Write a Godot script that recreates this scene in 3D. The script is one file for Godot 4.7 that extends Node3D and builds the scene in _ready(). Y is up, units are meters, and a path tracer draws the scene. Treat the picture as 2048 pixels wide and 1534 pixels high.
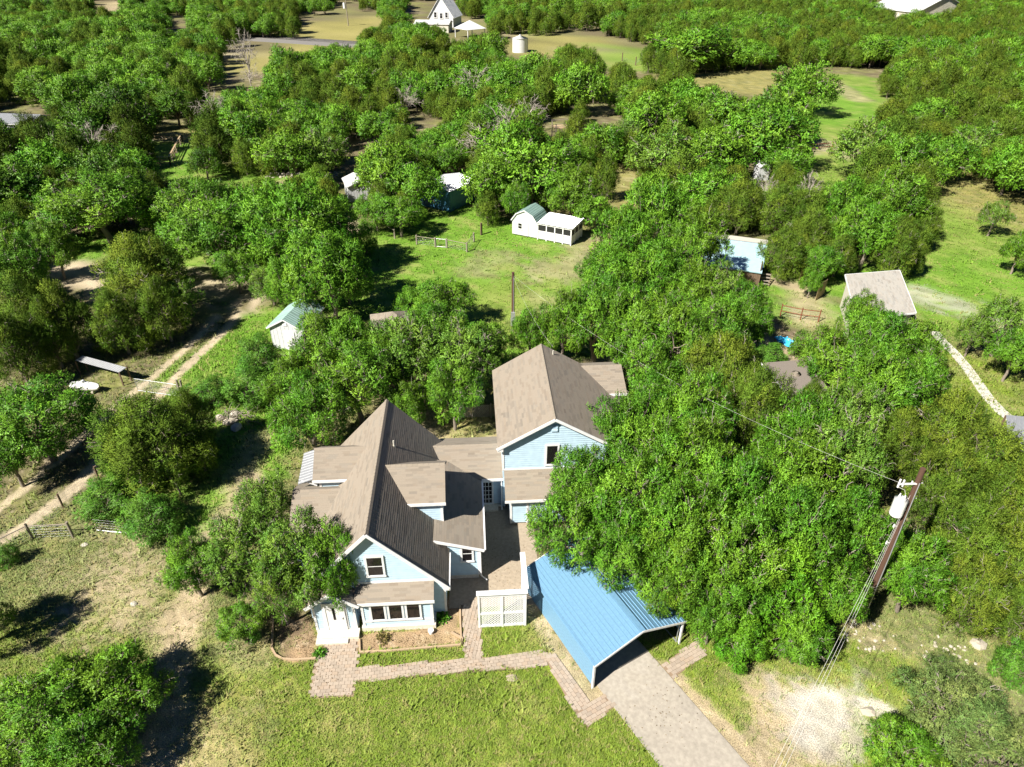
extends Node3D
# An aerial view of a blue house among live oaks and junipers. Metres, y up; the ground lies at y = 0.

class Build:
	# Collects triangles; corners are given counter-clockwise as seen from outside.
	var v := PackedVector3Array()
	var n := PackedVector3Array()
	var c := PackedColorArray()
	var i := PackedInt32Array()
	var col := Color(1, 1, 1)
	func quad(p: Vector3, q: Vector3, r: Vector3, s: Vector3):
		var nn := (r - p).cross(s - q).normalized()
		var k := v.size()
		v.append(p); v.append(q); v.append(r); v.append(s)
		for _j in 4:
			n.append(nn); c.append(col)
		i.append(k); i.append(k + 2); i.append(k + 1)
		i.append(k); i.append(k + 3); i.append(k + 2)
	func tri(p: Vector3, q: Vector3, r: Vector3):
		var nn := (q - p).cross(r - p).normalized()
		var k := v.size()
		v.append(p); v.append(q); v.append(r)
		for _j in 3:
			n.append(nn); c.append(col)
		i.append(k); i.append(k + 2); i.append(k + 1)
	func slab(pts: Array, thick: float):
		# A flat plate: pts is its outer face, counter-clockwise from outside; it is thick metres deep.
		var m := pts.size()
		var nn: Vector3 = (pts[1] - pts[0]).cross(pts[m - 1] - pts[0]).normalized()
		var back: Vector3 = -nn * thick
		for j in range(1, m - 1):
			tri(pts[0], pts[j], pts[j + 1])
			tri(pts[0] + back, pts[j + 1] + back, pts[j] + back)
		for j in m:
			var a: Vector3 = pts[j]
			var b: Vector3 = pts[(j + 1) % m]
			quad(b, a, a + back, b + back)
	func box(at: Vector3, size: Vector3, turn := Basis()):
		var h := size * 0.5
		var p := []
		for k in 8:
			p.append(at + turn * Vector3(h.x if k & 1 else -h.x, h.y if k & 2 else -h.y, h.z if k & 4 else -h.z))
		quad(p[4], p[5], p[7], p[6]); quad(p[1], p[0], p[2], p[3])
		quad(p[5], p[1], p[3], p[7]); quad(p[0], p[4], p[6], p[2])
		quad(p[6], p[7], p[3], p[2]); quad(p[0], p[1], p[5], p[4])
	func beam(a: Vector3, b: Vector3, w: float, h: float, up := Vector3.UP):
		var z := (b - a).normalized()
		var x := up.cross(z)
		if x.length() < 0.01:
			x = Vector3.RIGHT
		x = x.normalized()
		box((a + b) * 0.5, Vector3(w, h, a.distance_to(b)), Basis(x, z.cross(x), z))
	func tube(pts: Array, radii: Array, sides := 6, cap := true):
		var k0 := v.size()
		var m := pts.size()
		var ref := Vector3(0.31, 0.2, 0.93)
		for j in m:
			var d: Vector3 = (pts[mini(j + 1, m - 1)] - pts[maxi(j - 1, 0)]).normalized()
			var x := ref.cross(d)
			if x.length() < 0.05:
				x = Vector3(1, 0.1, 0).cross(d)
			x = x.normalized()
			var y := d.cross(x)
			for s in sides:
				var t := TAU * s / sides
				var o := x * cos(t) + y * sin(t)
				v.append(pts[j] + o * float(radii[j])); n.append(o); c.append(col)
		for j in m - 1:
			for s in sides:
				var a := k0 + j * sides + s
				var b := k0 + j * sides + (s + 1) % sides
				i.append(a); i.append(b + sides); i.append(b)
				i.append(a); i.append(a + sides); i.append(b + sides)
		if cap:
			for e in [0, m - 1]:
				var k := v.size()
				var d: Vector3 = (pts[m - 1] - pts[m - 2]).normalized() if e else (pts[0] - pts[1]).normalized()
				v.append(pts[e]); n.append(d); c.append(col)
				for s in sides:
					v.append(v[k0 + e * sides + s]); n.append(d); c.append(col)
				for s in sides:
					var a := k + 1 + s
					var b := k + 1 + (s + 1) % sides
					i.append(k)
					if e:
						i.append(b); i.append(a)
					else:
						i.append(a); i.append(b)
	func mesh(m: Material = null) -> ArrayMesh:
		var am := ArrayMesh.new()
		add_to(am, m)
		return am
	func add_to(am: ArrayMesh, m: Material):
		var a := []
		a.resize(Mesh.ARRAY_MAX)
		a[Mesh.ARRAY_VERTEX] = v; a[Mesh.ARRAY_NORMAL] = n; a[Mesh.ARRAY_COLOR] = c; a[Mesh.ARRAY_INDEX] = i
		am.add_surface_from_arrays(Mesh.PRIMITIVE_TRIANGLES, a)
		if m:
			am.surface_set_material(am.get_surface_count() - 1, m)

var M := {}
var R := RandomNumberGenerator.new()
var used := {}
var protos := {}
var patches := []
var big := FastNoiseLite.new()
var mid := FastNoiseLite.new()
var small := FastNoiseLite.new()

func lin(r: float, g: float, b: float) -> Color:
	return Color(r, g, b).linear_to_srgb()

func noise_tex(freq: float, lo: float, hi: float, size := 512, seed_ := 1, octaves := 5, kind := FastNoiseLite.TYPE_SIMPLEX_SMOOTH, normal := 0.0) -> NoiseTexture2D:
	var f := FastNoiseLite.new()
	f.seed = seed_; f.frequency = freq; f.noise_type = kind; f.fractal_octaves = octaves
	var t := NoiseTexture2D.new()
	t.width = size; t.height = size; t.seamless = true; t.noise = f
	if normal > 0.0:
		t.as_normal_map = true; t.bump_strength = normal
	else:
		var g := Gradient.new()
		g.set_color(0, Color(lo, lo, lo)); g.set_color(1, Color(hi, hi, hi))
		t.color_ramp = g
	return t

func mat(key: String, col: Color, rough := 0.85, tex: Texture2D = null, scale_ := 1.0, vc := true, metal := 0.0, bump: Texture2D = null, depth := 0.5) -> StandardMaterial3D:
	var m := StandardMaterial3D.new()
	m.resource_name = key
	m.albedo_color = col; m.roughness = rough; m.metallic = metal
	m.vertex_color_use_as_albedo = vc
	if tex:
		m.albedo_texture = tex
		m.uv1_triplanar = true; m.uv1_scale = Vector3.ONE * scale_
	if bump:
		m.heightmap_enabled = true; m.heightmap_texture = bump; m.heightmap_scale = depth
		m.uv1_triplanar = true; m.uv1_scale = Vector3.ONE * scale_
	M[key] = m
	return m

func numbered(called: String) -> String:
	used[called] = used.get(called, -1) + 1
	return called if used[called] == 0 else "%s_%03d" % [called, used[called]]

func thing(called: String, label: String, category: String, at := Vector3.ZERO, turn := 0.0, group := "") -> Node3D:
	var o := Node3D.new()
	o.name = numbered(called)
	add_child(o)
	o.position = at; o.rotation.y = turn
	o.set_meta("label", label); o.set_meta("category", category)
	if group:
		o.set_meta("group", group)
	return o

func obj(called: String, b: Build, m: Material, parent: Node = null, stuff := false) -> MeshInstance3D:
	var o := MeshInstance3D.new()
	o.name = called
	o.mesh = b.mesh(m)
	if parent:
		parent.add_child(o, true)
	else:
		o.name = numbered(called)
		add_child(o)
	if stuff:
		o.set_meta("kind", "stuff")
	return o

func lone(called: String, b: Build, m: Material, label: String, category: String, group := "") -> MeshInstance3D:
	var o := obj(called, b, m)
	o.set_meta("label", label); o.set_meta("category", category)
	if group:
		o.set_meta("group", group)
	return o

func struct(called: String, b: Build, m: Material) -> MeshInstance3D:
	var o := obj(called, b, m)
	o.set_meta("kind", "structure")
	return o

func one(called: String, m: Material, parent: Node, at: Vector3, size: Vector3, turn := Basis()) -> MeshInstance3D:
	var b := Build.new()
	b.box(at, size, turn)
	return obj(called, b, m, parent)

func span(poly: PackedVector2Array, y: float) -> Vector2:
	var lo := 1e9
	var hi := -1e9
	for k in poly.size():
		var a := poly[k]
		var b := poly[(k + 1) % poly.size()]
		if (a.y <= y and b.y >= y) or (b.y <= y and a.y >= y):
			if absf(a.y - b.y) < 1e-5:
				lo = minf(lo, minf(a.x, b.x)); hi = maxf(hi, maxf(a.x, b.x))
			else:
				var x := a.x + (b.x - a.x) * (y - a.y) / (b.y - a.y)
				lo = minf(lo, x); hi = maxf(hi, x)
	return Vector2(lo, hi)

func clad(parent: Node, from: Vector3, along: Vector3, poly: PackedVector2Array, m: Material, step := 0.17, thick := 0.12):
	# A wall of overlapping boards: poly is its outline in metres along and up; the outside is to the right-hand side of UP x along.
	var out := along.cross(Vector3.UP).normalized()
	var pts := []
	for p in poly:
		pts.append(from + along * p.x + Vector3.UP * p.y)
	var w := Build.new()
	w.slab(pts, thick)
	obj("wall", w, m, parent)
	var b := Build.new()
	var ymin := 1e9
	var ymax := -1e9
	for p in poly:
		ymin = minf(ymin, p.y); ymax = maxf(ymax, p.y)
	var y := ymin
	while y < ymax - 0.03:
		var y1 := minf(y + step, ymax)
		var s0 := span(poly, y + 0.004)
		var s1 := span(poly, y1 - 0.004)
		var g := R.randf_range(0.95, 1.03)
		b.col = Color(g, g, g)
		var o0 := out * 0.030
		var o1 := out * 0.006
		var p0 := from + along * s0.x + Vector3.UP * y
		var p1 := from + along * s0.y + Vector3.UP * y
		var q0 := from + along * s1.x + Vector3.UP * y1
		var q1 := from + along * s1.y + Vector3.UP * y1
		b.quad(p0 + o0, p1 + o0, q1 + o1, q0 + o1)
		b.quad(p0 + o1 * 0.3, p1 + o1 * 0.3, p1 + o0, p0 + o0)
		y = y1
	obj("siding", b, m, parent, true)

func roof(parent: Node, pts: Array, eave: Vector3, m: Material, called := "roof", step := 0.15, deck := 0.1):
	# A shingled slope: pts is the outline counter-clockwise from above, eave a direction along the courses.
	var nn: Vector3 = (pts[1] - pts[0]).cross(pts[pts.size() - 1] - pts[0]).normalized()
	var e := eave.normalized()
	var up := nn.cross(e).normalized()
	if up.y < 0:
		e = -e; up = -up
	var d := Build.new()
	d.col = Color(0.8, 0.8, 0.8)
	d.slab(pts, deck)
	var o := obj(called, d, m, parent)
	var base: Vector3 = pts[0]
	var poly := PackedVector2Array()
	var lo := 1e9
	var hi := -1e9
	for p in pts:
		var q := Vector2((p - base).dot(e), (p - base).dot(up))
		poly.append(q); lo = minf(lo, q.y); hi = maxf(hi, q.y)
	var b := Build.new()
	var y := lo
	while y < hi - 0.02:
		var y1 := minf(y + step, hi)
		var s0 := span(poly, y + 0.003)
		var s1 := span(poly, y1 - 0.003)
		var x := minf(s0.x, s1.x)
		var end := maxf(s0.y, s1.y)
		while x < end - 0.01:
			var x1 := minf(x + R.randf_range(0.22, 0.85), end)
			if end - x1 < 0.12:
				x1 = end
			var g := R.randf_range(0.84, 1.12)
			if R.randf() < 0.12:
				g *= 1.16
			if R.randf() < 0.1:
				g *= 0.86
			var wm := R.randf_range(-0.03, 0.03)
			b.col = Color(g * (1 + wm), g, g * (1 - wm))
			var a0 := clampf(x, s0.x, s0.y)
			var a1 := clampf(x1, s0.x, s0.y)
			var c0 := clampf(x, s1.x, s1.y)
			var c1 := clampf(x1, s1.x, s1.y)
			var lift := nn * R.randf_range(0.008, 0.012)
			var p0 := base + e * a0 + up * y
			var p1 := base + e * a1 + up * y
			var q0 := base + e * c0 + up * y1
			var q1 := base + e * c1 + up * y1
			b.quad(p0 + lift, p1 + lift, q1 + nn * 0.003, q0 + nn * 0.003)
			b.quad(p0, p1, p1 + lift, p0 + lift)
			x = x1
		y = y1
	obj("shingles", b, m, o, true)
	return o

func ribbed(parent: Node, corner: Vector3, along: Vector3, across: Vector3, m: Material, called: String, pitch := 0.23, rib := 0.025, sheets := 1):
	# Metal sheets with raised ribs that run along; across is the whole width, cut into so many sheets.
	var nn := along.cross(across).normalized()
	if nn.y < 0:
		nn = -nn
	var w := across.length()
	var u := across.normalized()
	for k in sheets:
		var b := Build.new()
		var g := R.randf_range(0.97, 1.03)
		b.col = Color(g, g, g)
		var x0 := w * k / sheets
		var x1 := w * (k + 1) / sheets
		var x := x0
		var prof := [Vector2(x0, 0)]
		while x + pitch * 0.75 < x1:
			prof.append(Vector2(x + pitch * 0.5, 0)); prof.append(Vector2(x + pitch * 0.57, rib))
			prof.append(Vector2(x + pitch * 0.68, rib)); prof.append(Vector2(x + pitch * 0.75, 0))
			x += pitch
		prof.append(Vector2(x1, 0))
		for j in prof.size() - 1:
			var p: Vector3 = corner + u * prof[j].x + nn * prof[j].y
			var q: Vector3 = corner + u * prof[j + 1].x + nn * prof[j + 1].y
			if along.cross(u).dot(nn) > 0:
				b.quad(p, p + along, q + along, q)
				b.quad(p - nn * 0.012, q - nn * 0.012, q + along - nn * 0.012, p + along - nn * 0.012)
			else:
				b.quad(p, q, q + along, p + along)
				b.quad(p - nn * 0.012, p + along - nn * 0.012, q + along - nn * 0.012, q - nn * 0.012)
		obj(called, b, m, parent)

func window(parent: Node, at: Vector3, right: Vector3, w: float, h: float, across := 1, down := 2, trim := 0.11, lean := 0.0):
	# at is the lower left corner of the trim on the wall's face; w and h are the size with the trim.
	var out := right.cross(Vector3.UP).normalized()
	var turn := Basis(right, Vector3.UP, out)
	var f := Build.new()
	var t := trim
	f.box(at + right * w * 0.5 + Vector3.UP * (h - t * 0.5) + out * 0.035, Vector3(w, t, 0.07), turn)
	f.box(at + right * w * 0.5 + Vector3.UP * t * 0.5 + out * 0.04, Vector3(w + 0.06, t, 0.09), turn)
	f.box(at + right * t * 0.5 + Vector3.UP * h * 0.5 + out * 0.033, Vector3(t, h - 2 * t, 0.065), turn)
	f.box(at + right * (w - t * 0.5) + Vector3.UP * h * 0.5 + out * 0.033, Vector3(t, h - 2 * t, 0.065), turn)
	var o := obj("window", f, M.trim, parent)
	var iw := w - 2 * t
	var ih := h - 2 * t
	for a in across:
		for d in down:
			var p := Build.new()
			var gap := 0.018
			p.box(at + right * (t + iw * (a + 0.5) / across) + Vector3.UP * (t + ih * (d + 0.5) / down) + out * 0.027, Vector3(iw / across - gap * 2, ih / down - gap * 2, 0.01), turn)
			obj("pane", p, M.glass, o)
	var s := Build.new()
	for a in range(1, across):
		s.box(at + right * (t + iw * a / across) + Vector3.UP * h * 0.5 + out * 0.03, Vector3(0.036, ih, 0.03), turn)
	for d in range(1, down):
		s.box(at + right * w * 0.5 + Vector3.UP * (t + ih * d / down) + out * 0.031, Vector3(iw, 0.036, 0.028), turn)
	if across * down > 1:
		obj("sash_bar", s, M.trim, o)

# ---------------------------------------------------------------- plants

func leafy(b: Build, p: Vector3, l: Vector3, nn: Vector3, shade: Vector3, length: float, width: float, col: Color):
	var side := nn.cross(l).normalized() * width * 0.5
	var k := b.v.size()
	b.v.append(p); b.v.append(p + l * length * 0.5 + side); b.v.append(p + l * length - nn * length * 0.15); b.v.append(p + l * length * 0.5 - side)
	for _j in 4:
		b.n.append(shade); b.c.append(col)
	b.i.append(k); b.i.append(k + 1); b.i.append(k + 2)
	b.i.append(k); b.i.append(k + 2); b.i.append(k + 3)

func any(r: RandomNumberGenerator) -> Vector3:
	var z := r.randf_range(-1, 1)
	var t := r.randf() * TAU
	var q := sqrt(1 - z * z)
	return Vector3(q * cos(t), z, q * sin(t))

func limb(b: Build, r: RandomNumberGenerator, a: Vector3, e: Vector3, r0: float, r1: float, wiggle: float, sides := 5, steps := 4):
	var pts := []
	var rad := []
	var len := a.distance_to(e)
	for k in steps + 1:
		var t := float(k) / steps
		var p := a.lerp(e, t)
		if k > 0 and k < steps:
			p += any(r) * len * wiggle
			p.y += sin(t * PI) * len * 0.08
		pts.append(p); rad.append(lerpf(r0, r1, t))
	b.tube(pts, rad, sides, false)
	return pts

func grow(kind: String, sd: int, fine: bool, hue := 0.0, tone_ := 1.0) -> Dictionary:
	var r := RandomNumberGenerator.new()
	r.seed = sd
	var rad := 4.0
	var high := 7.0
	var leaves := 32000 if fine else 10500
	var L := 0.165 if fine else 0.30
	var W := 0.092 if fine else 0.18
	var ca := Color(0.032, 0.118, 0.008)
	var cb := Color(0.150, 0.335, 0.026)
	var mid_y := 0.6
	var half := 0.4
	var clumps := 84 if fine else 56
	var size := 0.2 if fine else 0.26
	var squash := 0.75
	var upward := 0.25
	var bare := 60 if fine else 30
	if kind == "juniper":
		ca = Color(0.044, 0.100, 0.012); cb = Color(0.145, 0.240, 0.026)
		mid_y = 0.52; half = 0.49; clumps = 120 if fine else 70; size = 0.19 if fine else 0.25; squash = 0.95; upward = 0.35; bare = 46 if fine else 24
		L *= 1.12; W *= 0.62; leaves = int(leaves * 1.35)
	elif kind == "elm":
		ca = Color(0.046, 0.165, 0.010); cb = Color(0.140, 0.300, 0.022)
		mid_y = 0.56; half = 0.45; clumps = 100 if fine else 60; size = 0.21 if fine else 0.27; bare = 4
		L *= 1.08; W *= 1.1
	elif kind == "shrub":
		ca = Color(0.044, 0.145, 0.014); cb = Color(0.125, 0.285, 0.032)
		mid_y = 0.42; half = 0.56; clumps = 85; size = 0.21; bare = 6
	elif kind == "vine":
		ca = Color(0.060, 0.200, 0.010); cb = Color(0.130, 0.320, 0.018)
		mid_y = 0.42; half = 0.55; clumps = 85; size = 0.21; bare = 0
	elif kind == "grey":
		ca = Color(0.080, 0.150, 0.036); cb = Color(0.170, 0.245, 0.072)
		mid_y = 0.45; half = 0.52; clumps = 95; size = 0.2; bare = 24
		W *= 0.7
	elif kind == "sparse":
		ca = Color(0.046, 0.140, 0.014); cb = Color(0.150, 0.300, 0.036)
		clumps = 75 if fine else 45; size = 0.19 if fine else 0.24; leaves = int(leaves * 0.62); bare = 70 if fine else 40
	elif kind == "dead":
		clumps = 30; size = 0.3; leaves = 0; bare = 60 if fine else 40
	ca = ca.lerp(Color(ca.r * 1.35, ca.g, ca.b), hue)
	cb = cb.lerp(Color(cb.r * 1.35, cb.g, cb.b), hue)
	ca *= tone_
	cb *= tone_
	var mid_p := Vector3(0, high * mid_y, 0)
	var cl := []
	var total := 0.0
	var ph := r.randf() * TAU
	var la := r.randf_range(2.0, 4.0)
	for k in clumps:
		var y := 1.0 - 1.5 * (k + 0.5) / clumps
		if kind in ["juniper", "shrub", "vine", "grey"]:
			y = 1.0 - 1.75 * (k + 0.5) / clumps
		var t := k * 2.39996 + r.randf_range(-0.35, 0.35)
		var q := sqrt(maxf(0.0, 1 - y * y))
		var lobe := 1.0 + 0.17 * sin(la * t + ph) + r.randf_range(-0.2, 0.12)
		var reach := [0.86, 0.8, 0.88, 0.62, 0.84, 0.4, 0.82][k % 7] as float
		var p := Vector3(q * cos(t), y, q * sin(t)) * lobe * reach
		if kind == "juniper":
			var f := 1.05 - 0.42 * (y * 0.5 + 0.5)
			p.x *= f; p.z *= f
		var c := mid_p + Vector3(p.x * rad, p.y * high * half, p.z * rad)
		var s := rad * size * r.randf_range(0.55, 1.32)
		if kind != "dead" and k > 3 and r.randf() < 0.25:
			continue
		cl.append([c, s]); total += s * s
	# trunk and limbs
	var tb := Build.new()
	var grey := r.randf_range(0.85, 1.15)
	tb.col = Color(0.25 * grey, 0.21 * grey, 0.17 * grey) if kind != "dead" else Color(0.52, 0.47, 0.41)
	if kind == "juniper":
		tb.col = Color(0.30, 0.25, 0.20)
	var fork := Vector3(r.randf_range(-0.4, 0.4), high * (0.24 if kind in ["oak", "elm", "sparse", "dead"] else 0.1), r.randf_range(-0.4, 0.4))
	limb(tb, r, Vector3(0, -0.25, 0), fork, 0.3, 0.22, 0.05, 7, 3)
	var mains := []
	var nm := 5
	for k in nm:
		var t := ph + TAU * k / nm + r.randf_range(-0.3, 0.3)
		var e := mid_p + Vector3(cos(t) * rad * 0.42, r.randf_range(-0.1, 0.35) * high * half, sin(t) * rad * 0.42)
		mains.append(limb(tb, r, fork, e, 0.17, 0.085, 0.09, 6, 5))
	mains.append(limb(tb, r, fork, mid_p + Vector3(0, high * half * 0.4, 0), 0.17, 0.08, 0.07, 6, 5))
	for q in cl:
		var best: Vector3 = fork
		var bd := 1e9
		for mm in mains:
			for p in mm.slice(1):
				var dd: float = p.distance_to(q[0]) + maxf(0.0, p.y - q[0].y)
				if dd < bd:
					bd = dd; best = p
		limb(tb, r, best, q[0], 0.05, 0.018, 0.1, 4 if fine else 3, 3 if fine else 2)
		for _k in (2 if fine else 1) if kind != "dead" else 10:
			limb(tb, r, q[0] + any(r) * 0.15, q[0] + any(r) * q[1] * 0.95, 0.024, 0.007, 0.12, 3, 3 if fine else 2)
	# bare twigs that show pale against the leaves
	var pale := Color(0.44, 0.40, 0.34)
	var dark_bark := tb.col
	for k in bare:
		tb.col = pale.lerp(dark_bark, r.randf() * 0.5)
		var q = cl[r.randi() % cl.size()]
		var out: Vector3 = ((q[0] - mid_p).normalized() + any(r) * 0.6 + Vector3.UP * 0.3).normalized()
		var a: Vector3 = q[0] + out * q[1] * 0.2
		var e: Vector3 = q[0] + out * q[1] * r.randf_range(1.0, 1.55)
		var pts = limb(tb, r, a, e, 0.045 if fine else 0.06, 0.012, 0.15, 4, 4)
		for _j in 3:
			var s: Vector3 = pts[1 + r.randi() % 3]
			limb(tb, r, s, s + (out + any(r) * 0.9).normalized() * q[1] * r.randf_range(0.3, 0.7), 0.024 if fine else 0.035, 0.008, 0.14, 3, 2)
	var cb_ := Build.new()
	if leaves > 0:
		for q in cl:
			var tone := r.randf()
			var warm := r.randf_range(0.9, 1.18)
			var n_spray := int(leaves * q[1] * q[1] / total / 7.0)
			var outward: Vector3 = (q[0] - mid_p) * Vector3(1, 1.2, 1)
			outward = outward.normalized()
			for _s in n_spray:
				var d := (any(r) + outward * 0.55 + Vector3.UP * upward).normalized()
				var p: Vector3 = q[0] + d * q[1] * (0.45 + 0.57 * sqrt(r.randf())) * Vector3(1, squash, 1)
				var a := (d + any(r) * 0.75 + Vector3.UP * (0.45 if kind == "juniper" else 0.0)).normalized()
				var side := a.cross(any(r)).normalized()
				var bright := r.randf_range(0.62, 1.38)
				for j in 7:
					var l := (a * (0.7 if j < 6 else 1.6) + side * (0.8 if j % 2 else -0.8) + any(r) * 0.35).normalized()
					var nn := (d * 0.75 + Vector3.UP * 0.4 + any(r) * 0.6)
					nn = (nn - l * nn.dot(l)).normalized()
					var col := ca.lerp(cb, clampf(tone * 0.75 + r.randf() * 0.35, 0, 1)) * (bright * r.randf_range(0.85, 1.15))
					col.r *= warm
					col.a = 1.0
					leafy(cb_, p + a * L * 0.42 * j, l, nn, (nn * 0.55 + d * 0.75).normalized(), L * r.randf_range(0.75, 1.25), W * r.randf_range(0.8, 1.2), col)
	return {"trunk": tb, "crown": cb_, "r": rad, "h": high, "kind": kind}

func prepare(kind: String, key: String, sd: int, fine: bool, hue := 0.0, tone_ := 1.0):
	var g := grow(kind, sd, fine, hue, tone_)
	g.trunk_mesh = g.trunk.mesh(M.bark)
	if g.crown.v.size():
		g.crown_mesh = g.crown.mesh(M.needle if kind == "juniper" or kind == "grey" else M.leaf)
	if not protos.has(key):
		protos[key] = []
	protos[key].append(g)

func plant(key: String, which: int, x: float, z: float, rad: float, high: float, turn: float, label: String, group := ""):
	var list: Array = protos[key]
	var g: Dictionary = list[which % list.size()]
	var kinds := {"oak": ["live_oak", "oak tree"], "juniper": ["juniper_tree", "juniper tree"], "elm": ["elm_tree", "elm tree"], "shrub": ["shrub", "shrub"], "vine": ["vine_thicket", "vine"], "grey": ["silvery_shrub", "shrub"], "sparse": ["thinning_oak", "oak tree"], "dead": ["bare_tree", "bare tree"]}
	var t := thing(kinds[g.kind][0], label, kinds[g.kind][1], Vector3(x, 0, z), turn, group)
	t.scale = Vector3(rad / g.r, high / g.h, rad / g.r)
	var a := MeshInstance3D.new()
	a.name = "trunk"; a.mesh = g.trunk_mesh
	t.add_child(a)
	if g.has("crown_mesh"):
		var b := MeshInstance3D.new()
		b.name = "crown"; b.mesh = g.crown_mesh
		t.add_child(b)

func mass(called: String, key: String, spots: Array):
	# What lies past the trees that are built one by one: one object, its copies spread over the variants.
	var t := Node3D.new()
	t.name = called
	add_child(t)
	t.set_meta("kind", "stuff")
	var list: Array = protos[key]
	for w in list.size():
		var g: Dictionary = list[w]
		var am := ArrayMesh.new()
		g.trunk.add_to(am, M.bark)
		if g.crown.v.size():
			g.crown.add_to(am, M.needle if g.kind == "juniper" else M.leaf)
		var rows := spots.filter(func(s): return s[3] % list.size() == w)
		var mm := MultiMesh.new()
		mm.transform_format = MultiMesh.TRANSFORM_3D
		mm.mesh = am
		mm.instance_count = rows.size()
		for k in rows.size():
			var s: Array = rows[k]
			mm.set_instance_transform(k, Transform3D(Basis(Vector3.UP, s[4]).scaled(Vector3(s[2] / g.r, s[5] / g.h, s[2] / g.r)), Vector3(s[0], 0, s[1])))
		var o := MultiMeshInstance3D.new()
		o.name = "trees"
		o.multimesh = mm
		t.add_child(o, true)
		o.set_meta("kind", "stuff")

# ---------------------------------------------------------------- ground

func patch(col: Color, grass: float, width: float, soft: float, pts: Array, strength := 1.0, rough := 0.5):
	var lo := Vector2(1e9, 1e9)
	var hi := -lo
	for p in pts:
		lo = Vector2(minf(lo.x, p.x), minf(lo.y, p.y)); hi = Vector2(maxf(hi.x, p.x), maxf(hi.y, p.y))
	var m := width * (1.0 + soft + rough) + 0.5
	patches.append([col, grass, width, soft, pts, strength, rough, lo - Vector2(m, m), hi + Vector2(m, m)])

func ground_at(x: float, z: float) -> Color:
	# The earth's own colour there; alpha is how much grass grows.
	var b := big.get_noise_2d(x, z)
	var m := mid.get_noise_2d(x, z)
	var s := small.get_noise_2d(x, z)
	var t := clampf(0.5 + b * 0.6 + m * 0.5 + s * 0.3, 0, 1)
	var col := Color(0.175, 0.135, 0.08).lerp(Color(0.17, 0.2, 0.04), t * t)
	var grass := 0.35 * t
	for p in patches:
		var lo: Vector2 = p[7]
		var hi: Vector2 = p[8]
		if x < lo.x or x > hi.x or z < lo.y or z > hi.y:
			continue
		var d := 1e9
		var pts: Array = p[4]
		var at := Vector2(x, z)
		if pts.size() == 1:
			d = at.distance_to(pts[0])
		else:
			for k in pts.size() - 1:
				d = minf(d, at.distance_to(Geometry2D.get_closest_point_to_segment(at, pts[k], pts[k + 1])))
		var w: float = p[2]
		var q := d / w + (m * 0.75 + s * 0.6 + b * 0.25) * float(p[6])
		var f := 1.0 - smoothstep(1.0 - float(p[3]), 1.0 + float(p[3]), q)
		f *= float(p[5])
		if f > 0.001:
			col = col.lerp(p[0], f)
			grass = lerpf(grass, p[1], f)
	# speckles of stone and straw, finer than the patches
	var t2 := small.get_noise_2d(x * 2.7 + 90.0, z * 2.7)
	var t3 := mid.get_noise_2d(x * 2.1 - 40.0, z * 2.1)
	if grass < 0.75:
		col = col.lerp(Color(0.17, 0.185, 0.06), clampf(t3 * 1.5 + 0.1, 0, 0.6) * (0.25 + grass) * 1.2)
		col = col.lerp(Color(0.56, 0.48, 0.34), clampf(t2 * 1.6 - 0.35, 0, 0.5) * (1.0 - grass))
	var g := 1.0 + s * 0.34 + m * 0.24 + t2 * 0.16
	col = Color(col.r * g, col.g * g, col.b * g)
	# dry straw showing through
	var dry := clampf(m * 1.5 + s * 0.9 + b * 0.5 - 0.1, 0, 1) * grass
	col = col.lerp(Color(0.36, 0.30, 0.13), dry * 0.6)
	grass *= 1.0 - dry * 0.5
	col.a = clampf(grass, 0, 1)
	return col

func ground_sheet(x0: float, x1: float, z0: float, z1: float, step: float, b: Build, hole := Rect2()):
	var nx := int(round((x1 - x0) / step))
	var nz := int(round((z1 - z0) / step))
	var k0 := b.v.size()
	for j in nz + 1:
		for k in nx + 1:
			var x := x0 + (x1 - x0) * k / nx
			var z := z0 + (z1 - z0) * j / nz
			var c := ground_at(x, z)
			c.a = 1.0
			b.v.append(Vector3(x, 0, z)); b.n.append(Vector3.UP); b.c.append(c)
	for j in nz:
		for k in nx:
			var cx := x0 + (x1 - x0) * (k + 0.5) / nx
			var cz := z0 + (z1 - z0) * (j + 0.5) / nz
			if hole.size.x > 0 and hole.has_point(Vector2(cx, cz)):
				continue
			var a := k0 + j * (nx + 1) + k
			b.i.append(a); b.i.append(a + 1); b.i.append(a + nx + 2)
			b.i.append(a); b.i.append(a + nx + 2); b.i.append(a + nx + 1)

func flat(pts: Array, y: float) -> Array:
	var o := []
	for p in pts:
		o.append(Vector3(p.x, y, p.y))
	return o

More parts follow.
